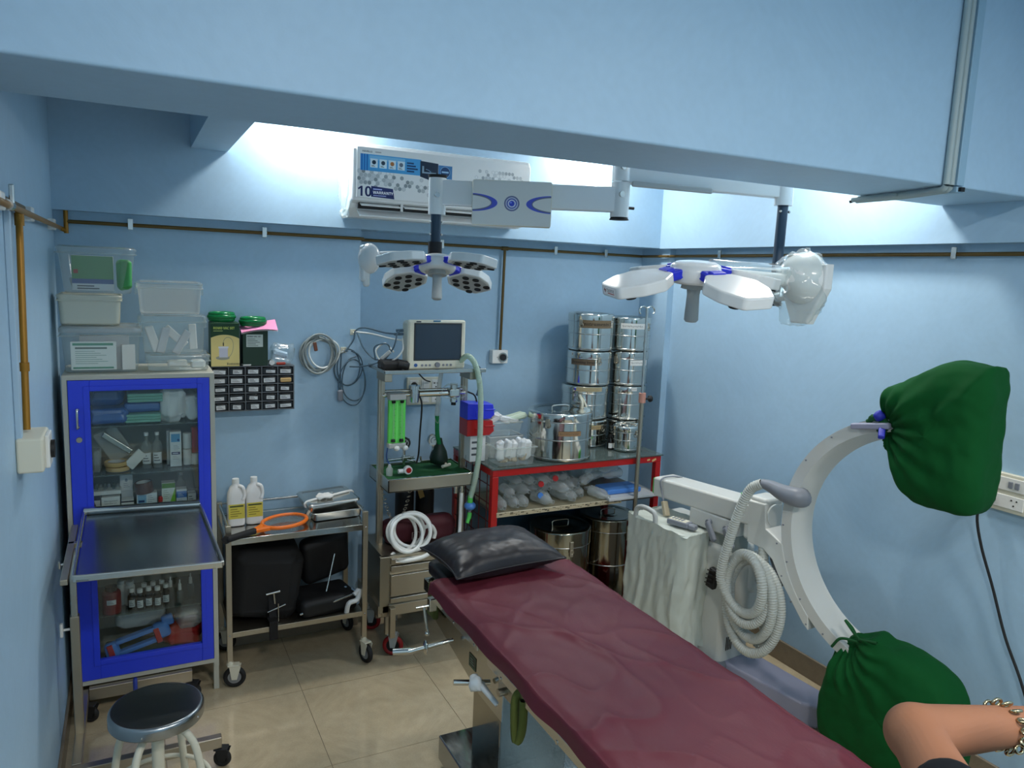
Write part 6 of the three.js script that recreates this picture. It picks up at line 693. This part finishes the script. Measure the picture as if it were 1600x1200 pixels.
  const up = cover('machine_cover', 'bright green cloth bag tied over the raised end of the C-arm', [[-1.612, 1.45], [-1.622, 1.52], [-1.618, 1.605], [-1.53, 1.665], [-1.42, 1.735], [-1.33, 1.75], [-1.26, 1.748], [-1.23, 1.744], [-1.222, 1.70], [-1.22, 1.55], [-1.215, 1.38], [-1.212, 1.26], [-1.24, 1.205], [-1.32, 1.185], [-1.45, 1.2], [-1.54, 1.27], [-1.575, 1.36], [-1.612, 1.40]], [-1.40, 1.47, 2.92], 0.135, [-1.605, 1.45], M.green, 3);
  part('draw_cord', [lumpy(TU([[2.86, 1.47, -1.665], [2.85, 1.495, -1.64], [2.86, 1.48, -1.6], [2.84, 1.46, -1.595]], 0.012, 20), 0.006, 40), lumpy(S(0.03, 2.865, 1.465, -1.6, 0.9, 1.2, 0.9, 18), 0.01, 40)], M.greenCloth, up); part('blue_tie', [lumpy(beam([2.85, 1.47, -1.6], [2.8, 1.43, -1.57], 0.026, 0.02, 0.005), 0.003, 40), lumpy(S(0.022, 2.85, 1.505, -1.615, 1, 1, 1, 14), 0.006, 40)], mat(0x232fae, 0.5), up);
  const lo = cover('machine_cover', 'dark green cloth bag tied over the lowered end of the C-arm', [[-1.70, 0.49], [-1.66, 0.545], [-1.58, 0.585], [-1.48, 0.585], [-1.36, 0.57], [-1.26, 0.53], [-1.215, 0.47], [-1.19, 0.36], [-1.18, 0.2], [-1.2, 0.08], [-1.3, 0.04], [-1.5, 0.035], [-1.66, 0.045], [-1.735, 0.1], [-1.745, 0.26], [-1.725, 0.4]], [-1.45, 0.31, 2.92], 0.14, [-1.66, 0.54], M.green, 11);
  part('draw_cord', [TU([[2.86, 0.565, -1.6], [2.84, 0.6, -1.62], [2.85, 0.63, -1.665], [2.85, 0.61, -1.63], [2.86, 0.57, -1.6], [2.85, 0.585, -1.545], [2.85, 0.59, -1.52]], 0.0055, 40), TU([[2.85, 0.56, -1.6], [2.845, 0.545, -1.67], [2.85, 0.49, -1.71]], 0.006, 24)], M.greenCloth, lo);
  // plastic sheet over the generator cabinet
  const sh = thing('dust_cover', 'crumpled grey-white plastic sheet draped over the C-arm generator', 'cover', [0, 0, 0]); sh.position.set(...W(2.8, 0.1, -2.65)); sh.rotation.y = th; sh.origin = [2.8, 0.1, -2.65];
  const fold = (y, q, k) => 0.012 * N3(y * 5, q * 9, k) + 0.007 * N3(y * 16, q * 20, k + 5);
  const pth = [[2.96, -2.845], [2.72, -2.845], [2.7, -2.83], [2.7, -2.46], [2.72, -2.435], [2.86, -2.425]], seg = pth.map((p, i) => i ? Math.hypot(p[0] - pth[i - 1][0], p[1] - pth[i - 1][1]) : 0), tot = seg.reduce((a, b) => a + b), along = d => { let i = 1; while (i < pth.length - 1 && d > seg[i]) d -= seg[i++]; const k = Math.min(1, d / seg[i]); return [pth[i - 1][0] + (pth[i][0] - pth[i - 1][0]) * k, pth[i - 1][1] + (pth[i][1] - pth[i - 1][1]) * k]; };
  part('side_drape', grid(70, 40, (u, v) => { const [c, s] = along(u * tot), y = 0.17 + 0.02 * N3(u * 8, 1, 2) + v * (0.60 + 0.0), fl = (1 - v) * 0.02 * Math.sin(u * 30 + N3(u * 4, v * 2, 3) * 3) + fold(y, u * 2, 4); const side = u > 0.25 && u < 0.78 ? 1 : 0; return [c - side * Math.abs(fl) - (side ? 0.004 : 0), y, s + (u > 0.78 ? Math.abs(fl) : -0)]; }), M.coverCloth, sh);
  part('top_drape', grid(30, 30, (u, v) => [2.695 + u * 0.27, 0.768 + 0.006 * N3(u * 6, v * 6, 2) + 0.003 * N3(u * 18, v * 18, 7) - (u < 0.04 ? 0.006 : 0), -2.848 + v * 0.425]), M.coverCloth, sh);
  const rm = thing('remote_control', 'grey hand control lying on the draped generator', 'remote', [0, 0, 0]); rm.position.set(...W(2.78, 0.778, -2.55)); rm.rotation.y = th + 0.2; part('handset', [R(0.055, 0.028, 0.12, 0.006, 0, 0.014, 0), R(0.04, 0.03, 0.045, 0.012, 0, 0.01, 0.075)], M.greyPlastic, rm); part('face', R(0.046, 0.004, 0.1, 0.002, 0, 0.0285, -0.004), M.cream, rm); part('key', [0, 1, 2, 3].map(i => B(0.03, 0.003, 0.008, 0, 0.031, -0.035 + i * 0.018)), M.greyPlastic, rm);
  const pd = thing('hand_switch', 'beige hand switch hanging by its cord over the arm', 'hand switch', [0, 0, 0]); pd.position.set(...W(2.84, 0.79, -2.71)); pd.rotation.y = th; part('switch_body', put(R(0.035, 0.08, 0.022, 0.006, 0, 0, 0), 0, 0.02, 0, -0.5, 0, -0.15), mat(0xb0a58c, 0.45), pd); part('cord', TU([[0, 0.06, -0.02], [0.01, 0.1, -0.045], [0.0, 0.15, -0.05], [0.02, 0.172, -0.05], [0.08, 0.176, -0.04], [0.14, 0.165, -0.03]], 0.0045, 36), M.greyPlastic, pd);
}
// ---------- right wall socket ----------
{
  const t = thing('switch_board', 'white switch board with plug on the right wall behind the green cover', 'switch board', [3.07, 1.15, -1.66]); part('plate', RB(3.052, 3.075, 1.152, 1.305, -1.76, -1.5, 0.005), M.cream, t);
  for (const y of [1.265, 1.195]) part('module', RB(3.047, 3.056, y - 0.026, y + 0.026, -1.745, -1.6, 0.002), M.white, t); for (const z of [-1.655, -1.63]) part('rocker', RB(3.042, 3.05, 1.252, 1.278, z - 0.008, z + 0.008, 0.002), M.greyPlastic, t); part('plug', [put(L([[0, 0.03], [0.018, 0.03], [0.022, 0], [0, 0]], 0, 0, 0, 20), 3.05, 1.195, -1.725, 0, 0, Math.PI / 2)], M.rubber, t); part('pin_hole', [[1.205, -1.645], [1.205, -1.625], [1.185, -1.635]].map(([y, z]) => C(0.003, 0.003, 0.003, 3.0465, y, z, 0, 0, Math.PI / 2)), M.dark, t);
  const c = thing('power_cable', 'black power cable running down the right wall from the plug', 'cable', [3.03, 0.2, -1.6]); part('cable', TU([[3.03, 1.195, -1.735], [3.01, 1.12, -1.745], [3.02, 1.0, -1.72], [3.04, 0.84, -1.665], [3.045, 0.66, -1.595], [3.045, 0.5, -1.51], [3.03, 0.3, -1.42], [3.0, 0.02, -1.36]], 0.0055, 60), M.rubber, c);
}
// ---------- operating table ----------
{
  const xl = 0.985, xr = 1.575, zh = -2.54, zt = -0.72, yt = 0.85, t = thing('operating_table', 'stainless steel operating table with padded top', 'operating table', [1.28, 0, -1.7]);
  part('mattress', [RB(xl + 0.035, xr - 0.035, 0.775, 0.835, zh + 0.02, zt, 0.02)], M.leather, t); part('head_pad', [RB(xl + 0.06, xr - 0.07, 0.78, 0.842, -2.74, zh + 0.01, 0.02)], M.leather, t);
  part('top_frame', [RB(xl + 0.04, xl + 0.07, 0.725, 0.775, -2.7, zt, 0.003), RB(xr - 0.07, xr - 0.04, 0.725, 0.775, -2.7, zt, 0.003), RB(xl + 0.04, xr - 0.04, 0.725, 0.775, -2.72, -2.69, 0.003), RB(xl + 0.04, xr - 0.04, 0.755, 0.775, zh, zt, 0.003), RB(xl + 0.04, xr - 0.04, 0.725, 0.775, zt - 0.03, zt, 0.003)], M.steelBrushed, t);
  part('side_rail', [RB(xl + 0.012, xl + 0.02, 0.752, 0.784, -2.56, -2.13, 0.002), ...[-2.52, -2.34, -2.16].map(z => C(0.006, 0.006, 0.03, xl + 0.025, 0.76, z, 0, 0, Math.PI / 2))], M.steel, t); part('side_rail', [RB(xl + 0.012, xl + 0.02, 0.745, 0.778, -2.05, -0.9, 0.002), ...[-1.95, -1.6, -1.3, -1.0].map(z => C(0.006, 0.006, 0.03, xl + 0.025, 0.75, z, 0, 0, Math.PI / 2))], M.steel, t); part('side_rail', [RB(xr - 0.016, xr - 0.008, 0.745, 0.775, -2.5, -0.9, 0.002)], M.steel, t);
  part('rail_clamp', [R(0.03, 0.05, 0.03, 0.004, xl + 0.0, 0.755, -2.52), bar([xl - 0.01, 0.75, -2.52], [xl - 0.06, 0.745, -2.53], 0.005), bar([xl - 0.03, 0.745, -2.525], [xl - 0.02, 0.65, -2.51], 0.006), S(0.01, xl - 0.02, 0.645, -2.51)], M.chrome, t);
  part('handle_crank', [bar([xl + 0.04, 0.66, -2.4], [xl - 0.12, 0.63, -2.43], 0.008), bar([xl - 0.1, 0.63, -2.43], [xl - 0.17, 0.625, -2.46], 0.012), put(S(0.02, 0, 0, 0, 0.4, 1.4, 1), xl - 0.06, 0.64, -2.42)], M.chrome, t);
  part('side_skirt', [EX([[2.7, 0.73], [2.02, 0.73], [2.02, 0.55], [2.2, 0.55], [2.62, 0.63], [2.7, 0.66]].map(([z, y]) => [z, y]), 0.004)].map(g => { g.rotateY(Math.PI / 2); g.translate(xl + 0.06, 0, 0); return g; }), M.steelBrushed, t); part('side_skirt', [EX([[2.7, 0.73], [2.02, 0.73], [2.02, 0.55], [2.2, 0.55], [2.62, 0.63], [2.7, 0.66]], 0.004)].map(g => { g.rotateY(Math.PI / 2); g.translate(xr - 0.06, 0, 0); return g; }), M.steelBrushed, t);
  decal('name_plate', 0.06, 0.05, canvasMat(96, 80, (x, w, h) => { x.fillStyle = '#0d1512'; x.fillRect(0, 0, w, h); x.strokeStyle = '#2d7a52'; x.lineWidth = 4; x.strokeRect(8, 8, w - 16, h - 16); lines(x, 18, 26, 60, 3, 14, '#86b39c', 4); }, 0.4), t, [xl + 0.0565, 0.64, -2.26], 0, -Math.PI / 2, 0);
  part('bellows', [0, 1, 2, 3, 4, 5, 6, 7].map(i => RB(1.21 + (i % 2) * 0.012, 1.49 - (i % 2) * 0.012, 0.44 + i * 0.035, 0.477 + i * 0.035, -2.57 + (i % 2) * 0.012, -2.35 - (i % 2) * 0.012, 0.004)), M.rubber, t);
  part('column', [RB(1.2, 1.5, 0.13, 0.44, -2.585, -2.335, 0.006)], mat(0x99968c, 0.3, 1, { roughnessMap: scuffTex }), t); part('column_rim', RB(1.195, 1.505, 0.43, 0.445, -2.59, -2.33, 0.004), M.steel, t);
  part('base', [RB(1.068, 1.52, 0.03, 0.135, -2.62, -1.25, 0.006)], mat(0xa3a7a8, 0.24, 1, { roughnessMap: scuffTex }), t); for (const [x, z] of [[1.12, -2.55], [1.47, -2.55], [1.12, -1.32], [1.47, -1.32]]) part('foot', C(0.03, 0.034, 0.032, x, 0.016, z), M.rubber, t); part('kick_plate', [RB(1.1, 1.49, 0.012, 0.03, -2.6, -1.27, 0.002)], M.dark, t);
  part('pedal', [RB(1.03, 1.07, 0.05, 0.065, -2.35, -2.2, 0.004)], M.rubber, t);
  part('tilt_lever', [bar([xl + 0.05, 0.65, -2.1], [xl - 0.07, 0.66, -2.13], 0.009)], M.chrome, t); part('lever_wrap', [lumpy(S(0.022, xl + 0.0, 0.655, -2.1, 1, 1.2, 1.5, 18), 0.01, 34), lumpy(bar([xl + 0.01, 0.655, -2.08], [xl + 0.03, 0.63, -2.0], 0.014, 0.008, 16), 0.008, 34)], M.packWhite, t);
  part('arm_socket', [RB(xl + 0.03, xl + 0.06, 0.68, 0.74, -2.0, -1.9, 0.004), C(0.012, 0.012, 0.04, xl + 0.02, 0.71, -1.94, 0, 0, Math.PI / 2)], M.steelOld, t);
  const st = single('cloth_strap', [TU([[xl + 0.03, 0.775, -1.83], [xl + 0.008, 0.75, -1.835], [xl + 0.004, 0.68, -1.83], [xl + 0.01, 0.615, -1.825], [xl + 0.016, 0.66, -1.805], [xl + 0.016, 0.76, -1.8]], 0.0135, 40, 6).scale(1, 1, 1)], mat(0x586024, 0.85), 'olive green cloth strap hanging from the table rail', 'strap', [xl, 0.6, -1.82]);
  single('cloth_strap', [lumpy(put(new RoundedBoxGeometry(0.02, 0.13, 0.07, 5, 0.008), xl + 0.035, 0.73, -2.6), 0.006, 24)], mat(0x4c5524, 0.85), 'olive green cloth strap wrapped under the head end of the table', 'strap', [xl + 0.035, 0.66, -2.6]);
  // sheet
  const half = (xr - xl) / 2, cx = (xl + xr) / 2, drop = 0.052, W = 2 * half + 2 * drop;
  const sheet = single('table_sheet', grid(90, 220, (u, v) => {
    const q = (u - 0.5) * W, z = zh + 0.012 * N3(u * 6, 2, 1) + v * (zt + 0.03 - zh), side = Math.max(0, Math.abs(q) - half + 0.0), sg = Math.sign(q); let x = cx + sg * Math.min(Math.abs(q), half), y = yt;
    const ridge = (a, b, k) => Math.pow(1 - Math.min(1, Math.abs(N3(a, b, k)) * 1.6), 10), calm = 0.5 + 0.5 * N3(q * 2, z * 1.3, 12), wr = 0.007 * N3(q * 2.2, z * 1.5, 5) + 0.0045 * N3(q * 7 + z, z * 5, 9) + 0.002 * N3(q * 16, z * 14, 4) + 0.008 * calm * ridge(q * 2.4 + z * 0.5, z * 1.6 - q * 0.8, 7) + 0.006 * ridge(q * 3.5 - z * 1.2, z * 1.2 + q, 3) + 0.005 * ridge(q * 5 + z * 2.2, z * 3.1 - q * 2, 21) * calm;
    y += wr; if (side > 0) { const k = side / drop; y = yt + wr * (1 - k) - side * 0.97 - 0.006 * (1 - Math.cos(Math.min(1, side / 0.02) * 1.5)); x += sg * (0.006 * Math.sin(Math.min(1, side / 0.02) * 1.5) + 0.010 * N3(z * 5, side * 8, 3 + sg) * k + 0.006 * k * Math.sin(z * 21 + 2 * N3(z * 2, 1, 1))); } else { const e = Math.max(0, Math.abs(q) - half + 0.03) / 0.03; y -= 0.010 * e * e; }
    if (v < 0.012) y -= 0.01; return [x, y + 0.004, z]; }), M.maroon, 'creased maroon rubber sheet covering the operating table', 'sheet', [cx, 0.77, -1.6]);
  // pillow
  const p = thing('pillow', 'black leatherette pillow at the head of the operating table', 'pillow', [1.25, 0.846, -2.56]), hw = 0.235, hd = 0.172, pc = [1.252, 0.905, -2.565], pillow = sgn => grid(48, 36, (u, v) => { const a = u * 2 - 1, b = v * 2 - 1, e = (1 - Math.pow(Math.abs(a), 3.2)) * (1 - Math.pow(Math.abs(b), 3.2)), pin = 1 - 0.10 * (1 - Math.pow(Math.abs(b), 2)) * Math.pow(Math.abs(a), 4), pin2 = 1 - 0.10 * (1 - a * a) * Math.pow(Math.abs(b), 4), h = (sgn > 0 ? 0.075 : 0.052) * Math.pow(Math.max(0, e), 0.55) + 0.006 * N3(a * 3, b * 3, sgn * 4) * e + 0.004 * N3(a * 8, b * 8, sgn) * (1 - e * 0.4); const x = a * hw * pin, z = b * hd * pin2, t = -0.05; return [pc[0] + x * Math.cos(t) - z * Math.sin(t), pc[1] + sgn * h + 0.004 * a, pc[2] + x * Math.sin(t) + z * Math.cos(t)]; });
  const lower = pillow(-1); { const ix = lower.index.array; for (let i = 0; i < ix.length; i += 3) { const k = ix[i]; ix[i] = ix[i + 1]; ix[i + 1] = k; } lower.computeVertexNormals(); }
  const pm = mat(0x1d1a1e, 0.42, 0, { side: THREE.DoubleSide, bumpMap: paintBump, bumpScale: 0.0004 }); part('cushion', [pillow(1), lower], pm, p);
  part('piping', (() => { const pts = []; const t = -0.05; for (let i = 0; i < 60; i++) { const k = i / 60 * 4, sd = Math.floor(k), f = (k % 1) * 2 - 1, a = [f, 1, -f, -1][sd], b = [-1, f, 1, -f][sd]; const pin = 1 - 0.10 * (1 - b * b) * Math.pow(Math.abs(a), 4), pin2 = 1 - 0.10 * (1 - a * a) * Math.pow(Math.abs(b), 4), x = a * hw * pin, z = b * hd * pin2; pts.push([pc[0] + x * Math.cos(t) - z * Math.sin(t), pc[1] + 0.004 * a, pc[2] + x * Math.sin(t) + z * Math.cos(t)]); } return TU(pts, 0.004, 160, 6, true); })(), M.leather, p);
}
// ---------- person at the right, arm across the chest ----------
{
  const t = thing('person', 'bare bent forearm with silver bracelet of a person in dark clothes', 'person', [1.18, 0, -0.42]);
  const E = [1.192, 1.242, -0.746], Wr = [1.49, 1.198, -0.72], Sh = [0.985, 1.235, -0.475], Sr = [1.33, 1.23, -0.36], nk = [1.175, 1.26, -0.43], hd = [1.19, 1.43, -0.44], hipL = [1.1, 0.78, -0.42], hipR = [1.26, 0.78, -0.40], El = [1.45, 0.98, -0.46], Wl = [1.44, 0.80, -0.58];
  const dirF = V(...Wr).sub(V(...E)).normalize(), palm = V(...Wr).addScaledVector(dirF, 0.075).toArray();
  const mid = (a, b, k) => a.map((v, i) => v + (b[i] - v) * k);
  const torso = [[[1.17, 1.15, -0.42], [1.175, 0.97, -0.41], 0.11, 0.1], [[1.175, 0.97, -0.41], [1.18, 0.8, -0.41], 0.1, 0.115], [Sh, Sr, 0.055, 0.055], [[1.1, 1.12, -0.44], [1.13, 0.92, -0.42], 0.095, 0.085], [[1.24, 1.12, -0.42], [1.22, 0.92, -0.41], 0.095, 0.085], [[1.22, 1.085, -0.60], [1.36, 1.07, -0.54], 0.095, 0.095], [[1.24, 1.07, -0.59], [1.2, 0.95, -0.46], 0.09, 0.09]];
  const armL = [[Sh, E, 0.054, 0.044], [E, Wr, 0.0475, 0.033]];
  const fingers = []; const up = V(0, 1, 0); for (let i = 0; i < 4; i++) { const b = V(...palm).add(V(0, 0.03 - i * 0.02, 0)), l = [0.075, 0.085, 0.08, 0.062][i], m = b.clone().addScaledVector(dirF, l * 0.5).add(V(0.004, 0, 0.01)), e = m.clone().addScaledVector(dirF, l * 0.42).add(V(0.0, -0.006, 0.022)); fingers.push([b.toArray(), m.toArray(), 0.0095, 0.009], [m.toArray(), e.toArray(), 0.009, 0.0078]); }
  const thb = V(...Wr).addScaledVector(dirF, 0.03).add(V(0, 0.028, 0)), thm = thb.clone().addScaledVector(dirF, 0.035).add(V(0, 0.026, 0.01)), the = thm.clone().addScaledVector(dirF, 0.032).add(V(0, 0.008, 0.008));
  const hand = [[Wr, mid(Wr, palm, 0.4), 0.028, 0.03], [V(...Wr).addScaledVector(dirF, 0.03).add(V(0, 0.02, 0)).toArray(), V(...palm).add(V(0, 0.026, 0)).toArray(), 0.018, 0.015], [V(...Wr).addScaledVector(dirF, 0.03).add(V(0, -0.015, 0)).toArray(), V(...palm).add(V(0, -0.026, 0)).toArray(), 0.018, 0.014], ...fingers, [thb.toArray(), thm.toArray(), 0.012, 0.0105], [thm.toArray(), the.toArray(), 0.0105, 0.0085]];
  const armR = [[Sr, El, 0.054, 0.042], [El, Wl, 0.044, 0.028], [Wl, [1.43, 0.72, -0.62], 0.028, 0.024], ...[0, 1, 2, 3].map(i => [[1.445 - i * 0.018, 0.72, -0.62], [1.44 - i * 0.017, 0.645, -0.635 + i * 0.002], 0.0095, 0.008]), [[1.41, 0.75, -0.62], [1.395, 0.695, -0.65], 0.012, 0.009]];
  const legs = [[hipL, [1.1, 0.43, -0.43], 0.09, 0.06], [[1.1, 0.43, -0.43], [1.1, 0.09, -0.40], 0.058, 0.038], [hipR, [1.26, 0.43, -0.42], 0.09, 0.06], [[1.26, 0.43, -0.42], [1.26, 0.09, -0.39], 0.058, 0.038], [[1.1, 0.045, -0.40], [1.09, 0.035, -0.55], 0.042, 0.032], [[1.26, 0.045, -0.39], [1.27, 0.035, -0.54], 0.042, 0.032]];
  const head = [[nk, [1.185, 1.34, -0.435], 0.05, 0.048], [hd, [hd[0], hd[1] + 0.05, hd[2] + 0.015], 0.075, 0.078], [[hd[0], hd[1] - 0.03, hd[2] - 0.03], [hd[0], hd[1] - 0.07, hd[2] - 0.055], 0.055, 0.03], [[hd[0], hd[1] + 0.01, hd[2] - 0.07], [hd[0], hd[1] - 0.02, hd[2] - 0.092], 0.012, 0.014], [[hd[0] - 0.078, hd[1] + 0.015, hd[2]], [hd[0] - 0.08, hd[1] - 0.02, hd[2] - 0.004], 0.012, 0.01], [[hd[0] + 0.078, hd[1] + 0.015, hd[2]], [hd[0] + 0.08, hd[1] - 0.02, hd[2] - 0.004], 0.012, 0.01]];
  const body = mergeGeometries([sdfMesh([...torso, ...armR.slice(0, 2), ...legs, [Sh, mid(Sh, E, 0.6), 0.054, 0.046], head[0]], 0.0125, 0.012), sdfMesh([...armL], 0.005, 0.006), sdfMesh(hand, 0.003, 0.006), sdfMesh(armR.slice(1), 0.005, 0.006), sdfMesh(head, 0.004, 0.009)].map(prep));
  part('body', body, M.skin, t);
  for (const s of [-1, 1]) { part('eye', S(0.011, hd[0] + s * 0.03, hd[1] + 0.012, hd[2] - 0.066), M.capWhite, t); part('iris', S(0.0055, hd[0] + s * 0.03, hd[1] + 0.012, hd[2] - 0.0735), M.dark, t); } part('mouth', R(0.042, 0.008, 0.01, 0.003, hd[0], hd[1] - 0.055, hd[2] - 0.083), mat(0x8a4a42, 0.5), t);
  part('shirt', sdfMesh([...torso, [Sh, mid(Sh, E, 0.52), 0.05, 0.042], [Sr, mid(Sr, El, 0.45), 0.06, 0.054]], 0.0125, 0.014, 0.014), M.blackCloth, t); part('trousers', sdfMesh([legs[0], legs[1], legs[2], legs[3], [[1.13, 0.8, -0.41], [1.22, 0.8, -0.41], 0.1, 0.1]], 0.0125, 0.012, 0.016), mat(0x14161c, 0.85), t); for (const i of [4, 5]) part('shoe', sdfMesh([legs[i]], 0.008, 0.01, 0.006), M.rubber, t);
  { const k = V(0, 2, 0).sub(V(...mid(Sh, E, 0.5))).normalize(), at = f => V(...mid(Sh, E, f)).addScaledVector(k, 0.062).toArray(); part('sleeve_piping', TU([at(0.2), at(0.36), at(0.5)], 0.0035, 20), M.paper, t); }
  part('shirt_piping', TU([[1.09, 1.2, -0.545], [1.11, 1.1, -0.55], [1.125, 1.0, -0.53]], 0.004, 20), M.paper, t);
  part('hair', sdfMesh([[[hd[0], hd[1] + 0.045, hd[2] + 0.02], [hd[0], hd[1] + 0.06, hd[2] - 0.01], 0.088, 0.082], [[hd[0], hd[1] + 0.0, hd[2] + 0.05], [hd[0], hd[1] - 0.05, hd[2] + 0.06], 0.06, 0.04]], 0.006, 0.012), mat(0x0d0a09, 0.6), t);
  const bc = V(...E).lerp(V(...Wr), 0.77), q = new THREE.Quaternion().setFromUnitVectors(V(0, 0, 1), dirF), links = []; for (let i = 0; i < 14; i++) { const a = i / 14 * Math.PI * 2, g = new THREE.TorusGeometry(0.0085, 0.0032, 7, 14); g.scale(1.25, 0.85, 1); g.rotateX(0.9); g.rotateY(Math.PI / 2); g.rotateZ(a); g.translate(Math.cos(a) * 0.0415, Math.sin(a) * 0.0415, 0); g.applyQuaternion(q); g.translate(bc.x, bc.y, bc.z); links.push(g); }
  part('bracelet', links, mat(0xb9ad8c, 0.25, 1), t, 'silver curb chain bracelet');
}
// ---------- finish ----------
scene.traverse(o => { if (o.isMesh) { o.castShadow = true; o.receiveShadow = true; } });
renderer.render(scene, camera);
